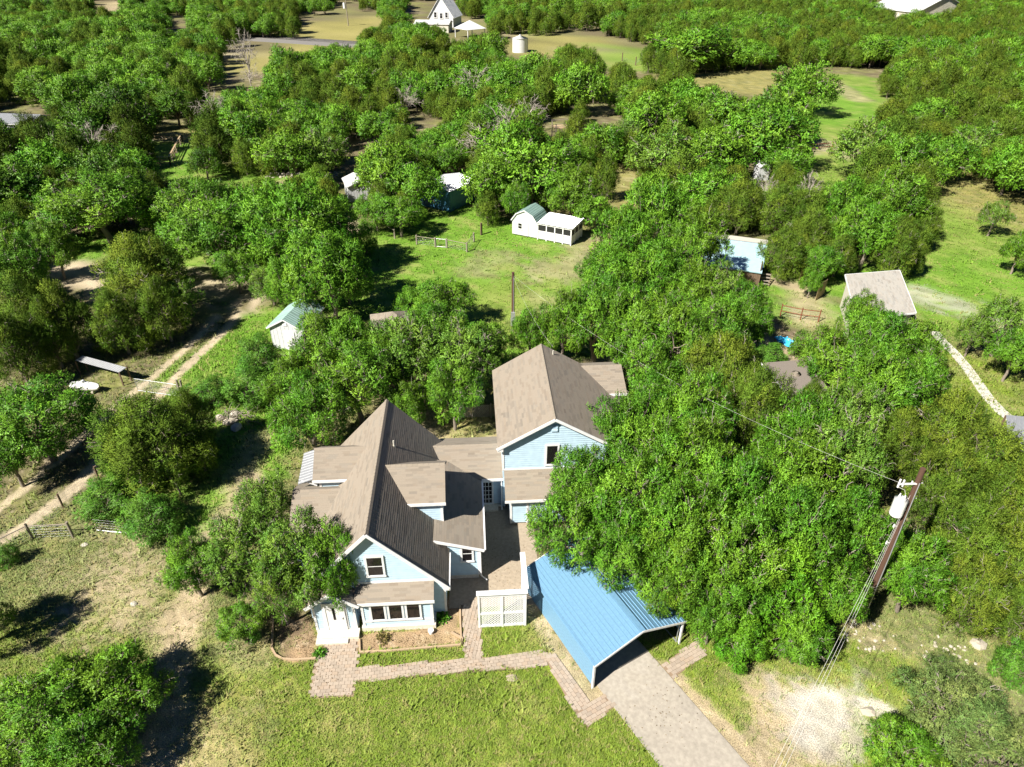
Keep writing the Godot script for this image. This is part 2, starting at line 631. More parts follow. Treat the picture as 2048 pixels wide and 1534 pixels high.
func gable(parent: Node3D, w: float, d: float, he: float, hr: float, wall: Material, top: Material, ribs := true, over := 0.2, trim := true):
	# A plain gabled building round the parent's origin, its ridge along z.
	var hw := w * 0.5
	var hd := d * 0.5
	var dirs := [[Vector3(-hw, 0, hd), Vector3.RIGHT, w, true], [Vector3(hw, 0, hd), Vector3.FORWARD, d, false], [Vector3(hw, 0, -hd), Vector3.LEFT, w, true], [Vector3(-hw, 0, -hd), Vector3.BACK, d, false]]
	for k in dirs:
		var b := Build.new()
		var a: Vector3 = k[1]
		var pts := [k[0], k[0] + a * k[2], k[0] + a * k[2] + Vector3.UP * he]
		if k[3]:
			pts.append(k[0] + a * hw + Vector3.UP * hr)
		pts.append(k[0] + Vector3.UP * he)
		b.slab(pts, 0.08)
		var out := a.cross(Vector3.UP)
		var x := 0.3
		while x < k[2] - 0.1:
			var top_y: float = he - 0.03 if not k[3] else he + (hr - he) * (1 - absf(x - hw) / hw) - 0.05
			b.box(k[0] + a * x + Vector3.UP * top_y * 0.5 + out * 0.008, Vector3(0.04, top_y, 0.016), Basis(a, Vector3.UP, out))
			x += 0.4
		obj("wall", b, wall, parent)
	var slope := (hr - he) / hw
	for s in [-1.0, 1.0]:
		var e := Vector3(s * (hw + over), he - slope * over + 0.06, hd + over)
		var t := Vector3(0, hr + 0.06, hd + over)
		var back := Vector3(0, 0, -d - 2 * over)
		if ribs:
			ribbed(parent, e, t - e, back, top, "roof_sheet", 0.3, 0.03, maxi(1, int(d / 1.2)))
		else:
			var pts := [e, e + back, t + back, t] if s > 0 else [t, t + back, e + back, e]
			roof(parent, pts, Vector3.BACK, top)
		if trim:
			var f := Build.new()
			f.beam(e + Vector3(0, -0.07, 0.02), t + Vector3(0, -0.07, 0.02), 0.03, 0.13)
			f.beam(e + Vector3(s * 0.02, -0.06, 0.0), e + back + Vector3(s * 0.02, -0.06, 0), 0.03, 0.1)
			obj("fascia", f, M.trim, parent)

func shed_roof(parent: Node3D, pts: Array, m: Material, posts := 2.4):
	# A flat sheet roof on posts.
	ribbed(parent, pts[0], pts[3] - pts[0], pts[1] - pts[0], m, "roof_sheet", 0.25, 0.03, 3)
	for p in pts:
		var b := Build.new()
		b.box(Vector3(p.x, (p.y - 0.05) * 0.5, p.z), Vector3(0.1, p.y - 0.05, 0.1))
		obj("post", b, M.wood, parent)

func rail_fence(label: String, pts: Array, high: float, rails: Array, m: Material, category := "fence", called := "rail_fence", post := 0.06, wire := false):
	var t := thing(called, label, category, pts[0])
	for k in pts.size():
		var p: Vector3 = pts[k] - pts[0]
		var b := Build.new()
		b.tube([p + Vector3(0, -0.1, 0), p + Vector3(0, high + 0.08, 0)], [post, post * 0.92], 7)
		obj("post", b, m, t)
		if k:
			var q: Vector3 = pts[k - 1] - pts[0]
			for h in rails:
				var rb := Build.new()
				rb.tube([q + Vector3(0, h, 0), (p + q) * 0.5 + Vector3(0, h - 0.02, 0), p + Vector3(0, h, 0)], [0.04, 0.04, 0.04], 6)
				obj("rail", rb, m, t)
			if wire:
				var w := Build.new()
				for j in 5:
					w.tube([q + Vector3(0, 0.15 + j * 0.22, 0), p + Vector3(0, 0.15 + j * 0.22, 0)], [0.006, 0.006], 3, false)
				var n := int(p.distance_to(q) / 0.3)
				for j in n:
					var c := q.lerp(p, (j + 0.5) / n)
					w.tube([c + Vector3(0, 0.1, 0), c + Vector3(0, 1.05, 0)], [0.004, 0.004], 3, false)
				obj("wire_mesh", w, M.galv, t)
	return t

func wire(label: String, pts: Array, sag: float, rad := 0.012, group := ""):
	var p := []
	var q := []
	for k in pts.size() - 1:
		for j in 12:
			var t := j / 12.0
			p.append(pts[k].lerp(pts[k + 1], t) - Vector3(0, sag * 4 * t * (1 - t), 0)); q.append(rad)
	p.append(pts[pts.size() - 1]); q.append(rad)
	var b := Build.new()
	b.tube(p, q, 5)
	lone("power_line", b, M.wire, label, "power line", group)

func pavers(parent: Node3D, outline: Array, along: Vector2, m: Material, limit: int, lx := 0.3, lz := 0.2, y := 0.03):
	# Loose-laid pavers in running bond inside an outline; the first ones are parts, the rest one part.
	var poly := PackedVector2Array(outline)
	var a := along.normalized()
	var c := Vector2(-a.y, a.x)
	var lo := Vector2(1e9, 1e9)
	var hi := -lo
	for p in poly:
		var q := Vector2(p.dot(a), p.dot(c))
		lo = Vector2(minf(lo.x, q.x), minf(lo.y, q.y)); hi = Vector2(maxf(hi.x, q.x), maxf(hi.y, q.y))
	var rest := Build.new()
	var made := 0
	var shapes := []
	for k in 7:
		var b := Build.new()
		var g := [0.9, 1.0, 1.1, 0.96, 1.04, 0.84, 1.15][k] as float
		b.col = Color(g, g * [1.0, 0.97, 1.0, 0.95, 1.02, 1.0, 0.98][k], g * [1.0, 0.95, 1.0, 0.9, 1.02, 1.0, 0.95][k])
		b.box(Vector3.ZERO, Vector3(lx - 0.014, 0.05, lz - 0.014))
		shapes.append(b.mesh(m))
	var row := 0
	var z := lo.y + lz * 0.5
	while z < hi.y:
		var x := lo.x + (lx * 0.5 if row % 2 else lx)
		while x < hi.x:
			var at := a * x + c * z
			if Geometry2D.is_point_in_polygon(at, poly):
				var pos := Vector3(at.x, y + R.randf_range(-0.006, 0.006), at.y)
				var turn := Basis(Vector3.UP, -a.angle() + R.randf_range(-0.02, 0.02)) * Basis(Vector3.RIGHT, R.randf_range(-0.012, 0.012))
				if made < limit:
					var o := MeshInstance3D.new()
					o.name = "paver"
					o.mesh = shapes[R.randi() % 7]
					parent.add_child(o, true)
					o.transform = Transform3D(turn, pos)
				else:
					var g := R.randf_range(0.86, 1.12)
					rest.col = Color(g, g * 0.98, g * 0.96)
					rest.box(pos, Vector3(lx - 0.014, 0.05, lz - 0.014), turn)
				made += 1
			x += lx
		z += lz
		row += 1
	if rest.v.size():
		obj("paver", rest, m, parent, true)

func timber(label: String, pts: Array, group := ""):
	var t := thing("bed_edging", label, "garden edging", pts[0], 0.0, group)
	for k in pts.size() - 1:
		var b := Build.new()
		var g := R.randf_range(0.9, 1.1)
		b.col = Color(g, g, g)
		b.beam(pts[k] - pts[0] + Vector3(0, 0.06, 0), pts[k + 1] - pts[0] + Vector3(0, 0.06, 0), 0.1, 0.14 + 0.004 * (k % 2))
		obj("timber", b, M.edging, t)

func rock(b: Build, at: Vector3, s: Vector3, r: RandomNumberGenerator):
	var g := r.randf_range(0.8, 1.15)
	b.col = Color(g, g * 0.98, g * 0.94)
	var rows := []
	for j in 4:
		var ring := []
		var ph := PI * (j + 0.5) / 4.0
		for k in 7:
			var t := TAU * k / 7.0
			var q := r.randf_range(0.8, 1.15)
			ring.append(at + Vector3(cos(t) * sin(ph) * s.x * q, cos(ph) * s.y * q, sin(t) * sin(ph) * s.z * q))
		rows.append(ring)
	for j in 3:
		for k in 7:
			var n := (k + 1) % 7
			b.quad(rows[j][k], rows[j][n], rows[j + 1][n], rows[j + 1][k])
	for k in range(1, 6):
		b.tri(rows[0][0], rows[0][k + 1], rows[0][k])

func lattice(parent: Node3D, at: Vector3, right: Vector3, w: float, h: float):
	var out := right.cross(Vector3.UP).normalized()
	var b := Build.new()
	for way in 2:
		var s := -h
		while s < w:
			# a slat that leans 45 degrees, cut at the panel's edges
			var x0 := maxf(s, 0.0)
			var y0 := x0 - s
			var x1 := minf(s + h, w)
			var y1 := x1 - s
			if x1 - x0 > 0.05:
				var p := Vector2(x0, y0)
				var q := Vector2(x1, y1)
				if way:
					p.x = w - p.x; q.x = w - q.x
				var a := at + right * p.x + Vector3.UP * p.y + out * (0.008 if way else -0.008)
				var e := at + right * q.x + Vector3.UP * q.y + out * (0.008 if way else -0.008)
				b.beam(a, e, 0.012, 0.042, Vector3.UP)
			s += 0.165
	obj("lattice_panel", b, M.trim, parent)

func _ready():
	# camera
	var cam := Camera3D.new()
	cam.name = "camera"
	add_child(cam)
	cam.position = Vector3(0, 33, 0)
	cam.rotation_degrees = Vector3(-33.1, 0, 0)
	cam.fov = 57.63
	cam.near = 0.2; cam.far = 2000.0
	# sky, sun, exposure
	var env := Environment.new()
	var sky := Sky.new()
	var ps := ProceduralSkyMaterial.new()
	ps.sky_top_color = Color(0.22, 0.42, 0.78); ps.sky_horizon_color = Color(0.62, 0.74, 0.86)
	ps.sky_curve = 0.15
	ps.ground_horizon_color = Color(0.30, 0.33, 0.22); ps.ground_bottom_color = Color(0.16, 0.18, 0.10)
	ps.sky_energy_multiplier = 0.4
	sky.sky_material = ps
	env.background_mode = Environment.BG_SKY
	env.sky = sky
	env.tonemap_mode = Environment.TONE_MAPPER_LINEAR
	env.tonemap_exposure = 2.1
	env.sdfgi_enabled = true; env.ssao_enabled = true; env.ssil_enabled = true
	var we := WorldEnvironment.new()
	we.name = "world"
	we.environment = env
	add_child(we)
	var sun := DirectionalLight3D.new()
	sun.name = "sun"
	add_child(sun)
	sun.look_at_from_position(Vector3.ZERO, Vector3(0.78, -1.0, -0.64))
	sun.light_energy = 1.6; sun.light_color = Color(1.0, 0.97, 0.92); sun.light_angular_distance = 0.5
	sun.shadow_enabled = true
	R.seed = 11
	big.seed = 3; big.frequency = 0.035
	mid.seed = 5; mid.frequency = 0.22; mid.fractal_octaves = 3
	small.seed = 8; small.frequency = 1.1; small.fractal_octaves = 3
	materials()
	ground()
	paving()
	house()
	carport()
	yard()
	outbuildings()
	far_places()
	for k in 5:
		prepare("oak", "oak", 100 + k, true, [0.0, 0.2, 0.1, 0.4, 0.1][k])
	for k in 2:
		prepare("elm", "elm", 200 + k, true)
		prepare("shrub", "shrub", 300 + k, true)
		prepare("sparse", "sparse", 400 + k, true, 0.4)
	for k in 4:
		prepare("juniper", "juniper", 500 + k, true, [0.0, 0.15, 0.05, 0.25][k])
	prepare("grey", "grey", 600, true)
	prepare("vine", "vine", 650, true)
	prepare("dead", "dead", 700, true)
	for k in 6:
		prepare("oak", "far_oak", 800 + k, false, [0.0, 0.25, 0.1, 0.4, 0.05, 0.2][k])
	for k in 5:
		prepare("juniper", "far_juniper", 900 + k, false, [0.0, 0.25, 0.1, 0.3, 0.05][k])
	prepare("elm", "far_elm", 950, false)
	prepare("sparse", "far_sparse", 960, false, 0.4)
	prepare("dead", "far_dead", 970, false)
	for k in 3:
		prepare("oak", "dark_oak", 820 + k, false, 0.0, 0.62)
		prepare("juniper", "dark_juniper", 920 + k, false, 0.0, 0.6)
	near_trees()
	woods()
	grass()
	fallen_leaves()

func materials():
	var grain := noise_tex(0.02, 0.86, 1.0, 512, 1, 6)
	var fine := noise_tex(0.11, 0.78, 1.06, 512, 2, 5)
	var blotch := noise_tex(0.008, 0.92, 1.0, 512, 3, 4)
	var bumps := noise_tex(0.09, 0.0, 1.0, 512, 4, 5)
	var wear := noise_tex(0.03, 0.92, 1.03, 512, 17, 6)
	mat("leaf", Color.WHITE, 0.5).metallic_specular = 0.33
	M.leaf.backlight_enabled = true; M.leaf.backlight = Color(0.16, 0.2, 0.06)
	mat("needle", Color.WHITE, 0.7).metallic_specular = 0.22
	M.needle.backlight_enabled = true; M.needle.backlight = Color(0.18, 0.2, 0.07)
	mat("blade", Color.WHITE, 0.7)
	M.blade.backlight_enabled = true; M.blade.backlight = Color(0.4, 0.45, 0.2)
	mat("bark", Color.WHITE, 0.95, fine, 1.3)
	var soil := noise_tex(0.05, 0.62, 1.2, 1024, 9, 7)
	mat("earth", Color.WHITE, 0.97, soil, 0.21, true, 0.0, bumps, 1.5)
	mat("shingle", lin(0.305, 0.262, 0.21), 0.95, fine, 1.7)
	mat("grey_shingle", lin(0.42, 0.40, 0.36), 0.95, fine, 1.7)
	mat("blue_siding", lin(0.49, 0.66, 0.79), 0.6, blotch, 0.4)
	mat("trim", lin(0.80, 0.81, 0.82), 0.5, blotch, 0.5)
	mat("skirt", lin(0.74, 0.70, 0.60), 0.85, grain, 0.7)
	mat("glass", lin(0.012, 0.011, 0.012), 0.06).metallic_specular = 0.5
	mat("paver", lin(0.45, 0.375, 0.30), 0.92, fine, 1.1)
	mat("bedding", lin(0.30, 0.22, 0.15), 0.95, fine, 0.8)
	mat("courtyard", lin(0.39, 0.325, 0.245), 0.92, grain, 0.35)
	mat("asphalt", lin(0.43, 0.395, 0.34), 0.93, grain, 0.3, true, 0.0, bumps, 0.6)
	mat("blue_metal", lin(0.155, 0.315, 0.475), 0.45, wear, 0.35, true, 0.15)
	mat("galv", lin(0.52, 0.54, 0.56), 0.42, blotch, 0.6, true, 0.55)
	mat("white_metal", lin(0.74, 0.76, 0.77), 0.35, blotch, 0.5, true, 0.1)
	mat("green_metal", lin(0.30, 0.45, 0.42), 0.45, blotch, 0.4, true, 0.25)
	mat("pale_blue_roof", lin(0.36, 0.55, 0.62), 0.5, blotch, 0.3)
	mat("navy_wall", lin(0.06, 0.20, 0.36), 0.5, blotch, 0.6, true, 0.1)
	mat("white_wall", lin(0.62, 0.64, 0.66), 0.6, blotch, 0.5)
	mat("cream_wall", lin(0.62, 0.60, 0.52), 0.7, blotch, 0.5)
	mat("wood", lin(0.17, 0.115, 0.075), 0.9, grain, 1.0)
	mat("pale_wood", lin(0.46, 0.34, 0.20), 0.85, grain, 1.0)
	mat("weathered", lin(0.30, 0.26, 0.21), 0.9, grain, 1.0)
	mat("pole_wood", lin(0.105, 0.055, 0.035), 0.85, grain, 1.6)
	mat("edging", lin(0.50, 0.37, 0.24), 0.9, grain, 1.4)
	mat("pipe", lin(0.50, 0.52, 0.53), 0.4, null, 1.0, true, 0.6)
	mat("rust", lin(0.22, 0.07, 0.035), 0.8, grain, 1.2)
	mat("wire", lin(0.72, 0.72, 0.68), 0.5)
	mat("dark_wire", lin(0.03, 0.03, 0.03), 0.6)
	mat("tank_white", lin(0.78, 0.79, 0.79), 0.35, blotch, 0.6)
	mat("limestone", lin(0.55, 0.51, 0.43), 0.95, fine, 1.3)
	mat("deck_roof", lin(0.22, 0.19, 0.165), 0.95, grain, 0.8)
	mat("tarp", lin(0.05, 0.46, 0.78), 0.4)
	mat("concrete", lin(0.58, 0.56, 0.51), 0.9, grain, 0.5)
	mat("black", lin(0.015, 0.015, 0.016), 0.6)
	mat("road", lin(0.22, 0.21, 0.20), 0.9, grain, 0.3)

func ground():
	var lawn := Color(0.200, 0.265, 0.026)
	var bright := Color(0.150, 0.310, 0.018)
	var dry := Color(0.190, 0.205, 0.080)
	var dirt := Color(0.480, 0.385, 0.245)
	var track := Color(0.540, 0.450, 0.310)
	var chalk := Color(0.600, 0.565, 0.490)
	var mulch := Color(0.400, 0.280, 0.165)
	var litter := Color(0.135, 0.100, 0.060)
	var meadow := Color(0.190, 0.300, 0.035)
	var straw := Color(0.310, 0.285, 0.085)
	# open ground
	patch(lawn, 0.9, 9.0, 0.2, [Vector2(-17.24, -23.03), Vector2(-7.87, -18.91), Vector2(-0.60, -19.93), Vector2(5.23, -17.01)])
	patch(lawn, 0.7, 3.2, 0.3, [Vector2(-18.00, -28.08), Vector2(-14.56, -23.03)])
	patch(dry, 0.85, 6.5, 0.35, [Vector2(-29.17, -28.84), Vector2(-24.48, -30.44), Vector2(-20.68, -28.08), Vector2(-24.87, -24.27)])
	patch(lawn, 0.75, 3.0, 0.4, [Vector2(-26.52, -24.27), Vector2(-21.34, -25.59)], 0.8)
	patch(bright, 0.8, 4.5, 0.3, [Vector2(-20.84, -35.90), Vector2(-20.57, -41.41), Vector2(-20.43, -45.95)])
	patch(bright, 0.9, 4.0, 0.3, [Vector2(-27.26, -51.18), Vector2(-25.78, -54.56), Vector2(-23.97, -59.24), Vector2(-23.38, -62.34)])
	patch(bright, 0.95, 13.0, 0.2, [Vector2(-12.14, -77.55), Vector2(-2.62, -77.55), Vector2(-3.40, -66.86)])
	patch(bright, 0.95, 7.0, 0.25, [Vector2(-14.41, -69.31), Vector2(-1.21, -62.34), Vector2(2.02, -71.90)])
	patch(bright, 0.95, 5.0, 0.25, [Vector2(-8.54, -93.14), Vector2(-2.19, -85.64), Vector2(-14.19, -83.92)])
	patch(bright, 0.9, 5.0, 0.3, [Vector2(-55.60, -111.79), Vector2(-48.88, -113.16), Vector2(-41.55, -110.45), Vector2(-35.72, -106.58)])
	patch(bright, 0.8, 5.0, 0.3, [Vector2(-54.26, -80.63), Vector2(-49.51, -82.25), Vector2(-35.96, -77.55), Vector2(-30.54, -71.90)])
	patch(straw, 0.6, 5.0, 0.3, [Vector2(-68.05, -141.66), Vector2(-61.40, -139.65)])
	patch(bright, 0.85, 6.0, 0.3, [Vector2(-62.78, -126.88), Vector2(-53.48, -114.56)])
	patch(meadow, 0.9, 12.0, 0.25, [Vector2(63.70, -99.49), Vector2(58.34, -85.64), Vector2(50.30, -71.90), Vector2(51.30, -66.86)])
	patch(bright, 0.9, 7.0, 0.3, [Vector2(46.93, -71.90), Vector2(48.24, -68.07), Vector2(54.79, -71.90)])
	patch(straw, 0.6, 9.0, 0.4, [Vector2(71.28, -106.58), Vector2(71.25, -95.18)])
	patch(meadow, 0.9, 9.0, 0.3, [Vector2(55.61, -117.44), Vector2(64.32, -141.66), Vector2(75.71, -164.85), Vector2(86.95, -195.73)])
	patch(bright, 0.9, 7.0, 0.3, [Vector2(72.61, -157.23), Vector2(64.41, -152.48), Vector2(82.77, -182.23)])
	patch(straw, 0.7, 14.0, 0.3, [Vector2(51.70, -195.73), Vector2(62.68, -188.76), Vector2(66.97, -203.18)])
	patch(meadow, 0.8, 12.0, 0.3, [Vector2(36.93, -238.88), Vector2(25.96, -255.38), Vector2(37.11, -219.72)])
	patch(straw, 0.5, 14.0, 0.3, [Vector2(10.76, -249.65), Vector2(18.83, -274.11)])
	patch(straw, 0.8, 14.0, 0.3, [Vector2(-80.79, -295.56), Vector2(-61.56, -339.18), Vector2(-62.58, -249.65), Vector2(-73.06, -219.72)])
	patch(meadow, 0.8, 9.0, 0.3, [Vector2(51.19, -114.56), Vector2(44.79, -99.49)])
	patch(bright, 0.7, 4.0, 0.3, [Vector2(31.77, -71.90), Vector2(29.00, -66.86), Vector2(30.82, -64.54)])
	patch(bright, 0.8, 4.0, 0.3, [Vector2(36.75, -74.64), Vector2(36.86, -70.59)])
	patch(dry, 0.5, 4.0, 0.3, [Vector2(37.09, -85.64), Vector2(20.07, -99.49), Vector2(14.39, -114.56)])
	patch(lawn, 0.7, 3.5, 0.35, [Vector2(19.43, -23.64), Vector2(22.73, -24.27), Vector2(17.85, -22.43)])
	patch(lawn, 0.6, 4.0, 0.35, [Vector2(11.80, -21.56), Vector2(13.65, -17.93), Vector2(17.42, -18.42)])
	patch(lawn, 0.6, 4.0, 0.35, [Vector2(35.51, -45.95), Vector2(37.59, -43.93), Vector2(41.37, -52.83)])
	# bare ground
	patch(dirt, 0.0, 1.0, 0.45, [Vector2(-18.74, -37.99), Vector2(-19.14, -33.03), Vector2(-19.19, -28.84), Vector2(-18.50, -25.93), Vector2(-18.04, -23.03), Vector2(-17.27, -20.19), Vector2(-16.53, -17.01)], 0.8)
	patch(dirt, 0.05, 1.4, 0.4, [Vector2(-19.06, -26.63), Vector2(-18.67, -24.59)], 0.75)
	patch(dirt, 0.05, 2.3, 0.4, [Vector2(-16.86, -18.91), Vector2(-14.62, -17.47)], 0.8)
	patch(straw, 0.3, 2.0, 0.5, [Vector2(-13.80, -19.93), Vector2(-13.61, -17.93)], 0.6)
	patch(dirt, 0.1, 1.6, 0.5, [Vector2(-14.32, -23.95), Vector2(-15.51, -25.93)], 0.5)
	patch(dirt, 0.1, 1.2, 0.5, [Vector2(-19.43, -42.64), Vector2(-19.63, -37.45)], 0.6)
	patch(dirt, 0.0, 3.0, 0.5, [Vector2(-25.74, -29.23), Vector2(-22.14, -27.34)], 0.45, 1.8)
	patch(dirt, 0.0, 2.0, 0.5, [Vector2(-22.74, -30.03), Vector2(-23.84, -26.63)], 0.6, 1.6)
	patch(track, 0.0, 0.5, 0.3, [Vector2(-33.48, -30.86), Vector2(-32.00, -33.72), Vector2(-30.83, -37.19), Vector2(-30.59, -41.41), Vector2(-30.16, -45.95), Vector2(-29.76, -48.84), Vector2(-29.50, -52.41), Vector2(-28.61, -57.30), Vector2(-27.92, -62.34), Vector2(-26.42, -69.31), Vector2(-25.84, -77.55)], 1.0, 0.35)
	patch(track, 0.0, 0.42, 0.3, [Vector2(-35.32, -33.72), Vector2(-34.40, -36.67), Vector2(-33.75, -39.94), Vector2(-33.19, -43.93), Vector2(-32.62, -47.73), Vector2(-31.63, -51.18), Vector2(-30.50, -57.30), Vector2(-29.93, -62.34), Vector2(-27.70, -69.95), Vector2(-27.62, -77.55)], 0.9, 0.35)
	patch(track, 0.0, 2.7, 0.35, [Vector2(-51.66, -74.64), Vector2(-46.59, -72.57), Vector2(-41.67, -68.07)])
	patch(track, 0.0, 2.6, 0.35, [Vector2(-36.98, -72.57), Vector2(-32.88, -70.59), Vector2(-28.60, -69.31), Vector2(-24.80, -80.63), Vector2(-23.29, -91.17)], 0.9)
	patch(track, 0.0, 1.6, 0.4, [Vector2(-26.46, -93.14), Vector2(-22.62, -91.17), Vector2(-19.90, -87.42)], 0.8)
	patch(dirt, 0.0, 2.2, 0.5, [Vector2(-35.72, -106.58), Vector2(-32.04, -110.45)], 0.8)
	patch(dirt, 0.1, 2.4, 0.5, [Vector2(-1.43, -77.55), Vector2(-3.70, -74.64)], 0.4, 1.4)
	patch(dirt, 0.1, 3.0, 0.5, [Vector2(4.36, -73.94), Vector2(8.63, -76.80), Vector2(10.35, -82.25)], 0.6, 1.2)
	patch(dirt, 0.1, 1.6, 0.5, [Vector2(2.97, -66.86), Vector2(7.13, -65.69), Vector2(1.81, -62.34)], 0.4, 1.3)
	patch(straw, 0.4, 3.5, 0.5, [Vector2(-0.75, -68.07), Vector2(-1.19, -61.28)], 0.35, 1.3)
	patch(dirt, 0.05, 1.9, 0.4, [Vector2(13.35, -20.73), Vector2(14.44, -20.19), Vector2(13.51, -18.91)], 0.95, 0.8)
	patch(dirt, 0.05, 1.0, 0.45, [Vector2(19.70, -25.59), Vector2(20.54, -24.92), Vector2(22.57, -23.95)], 0.8, 0.9)
	patch(dry, 0.3, 2.6, 0.4, [Vector2(22.45, -26.63), Vector2(23.55, -24.27), Vector2(24.39, -21.85), Vector2(25.37, -20.46)], 0.9)
	patch(dirt, 0.0, 0.8, 0.35, [Vector2(8.08, -22.43), Vector2(10.05, -19.67), Vector2(11.71, -17.01)], 0.95)
	patch(dirt, 0.05, 0.7, 0.4, [Vector2(1.33, -26.63), Vector2(2.37, -24.27), Vector2(3.92, -21.71), Vector2(4.52, -21.23)], 0.9)
	patch(chalk, 0.0, 0.8, 0.3, [Vector2(14.96, -20.60), Vector2(16.43, -21.14), Vector2(15.94, -20.19), Vector2(14.61, -19.29)], 1.0, 0.5)
	patch(chalk, 0.0, 1.5, 0.5, [Vector2(14.62, -20.73), Vector2(17.02, -21.01), Vector2(15.15, -19.41)], 0.6, 1.3)
	patch(chalk, 0.0, 0.55, 0.4, [Vector2(17.73, -20.87), Vector2(18.94, -20.46)], 0.9, 0.8)
	patch(chalk, 0.0, 1.8, 0.5, [Vector2(43.39, -68.07), Vector2(44.93, -66.86), Vector2(47.16, -65.11), Vector2(48.17, -62.34)], 0.6, 2.4)
	patch(dirt, 0.0, 1.2, 0.4, [Vector2(27.48, -72.57), Vector2(29.88, -71.24), Vector2(31.66, -69.95)], 0.9)
	patch(dirt, 0.2, 1.8, 0.5, [Vector2(31.55, -68.07), Vector2(30.03, -62.34)], 0.8)
	patch(dirt, 0.1, 2.2, 0.5, [Vector2(23.49, -57.30), Vector2(23.73, -55.00)], 0.9)
	patch(dirt, 0.1, 2.2, 0.5, [Vector2(-6.51, -44.58), Vector2(-2.52, -43.93)], 0.9)
	patch(straw, 0.5, 3.0, 0.5, [Vector2(-2.68, -48.09), Vector2(-3.37, -45.26)], 0.8)
	patch(straw, 0.2, 9.0, 0.5, [Vector2(16.50, -111.79), Vector2(15.85, -95.18)], 0.8)
	patch(track, 0.2, 5.0, 0.5, [Vector2(55.56, -128.58), Vector2(62.07, -126.88)], 0.7, 0.9)
	patch(dirt, 0.2, 2.6, 0.5, [Vector2(82.38, -195.73), Vector2(80.23, -170.30)], 0.6)
	patch(dirt, 0.1, 8.0, 0.5, [Vector2(-189.95, -371.63), Vector2(-210.47, -425.21)], 0.8)
	# planting beds
	patch(mulch, 0.0, 1.0, 0.12, [Vector2(-12.18, -25.19), Vector2(-11.62, -24.08)], 1.0, 0.12)
	patch(mulch, 0.0, 0.62, 0.12, [Vector2(-7.99, -24.50), Vector2(-5.66, -24.66), Vector2(-3.32, -24.92)], 1.0, 0.15)
	patch(mulch, 0.0, 0.6, 0.2, [Vector2(-3.52, -25.76), Vector2(-3.29, -27.34)], 1.0, 0.2)
	patch(litter, 0.1, 2.5, 0.5, [Vector2(-13.83, -28.08), Vector2(-12.27, -26.63)], 0.8)
	var b := Build.new()
	var near := Rect2(-36, -60, 72, 47)
	ground_sheet(near.position.x, near.end.x, near.position.y, near.end.y, 0.22, b)
	ground_sheet(-120, 120, -220, 20, 1.0, b, near)
	ground_sheet(-600, 600, -900, 60, 10.0, b, Rect2(-120, -220, 240, 240))
	struct("ground", b, M.earth)

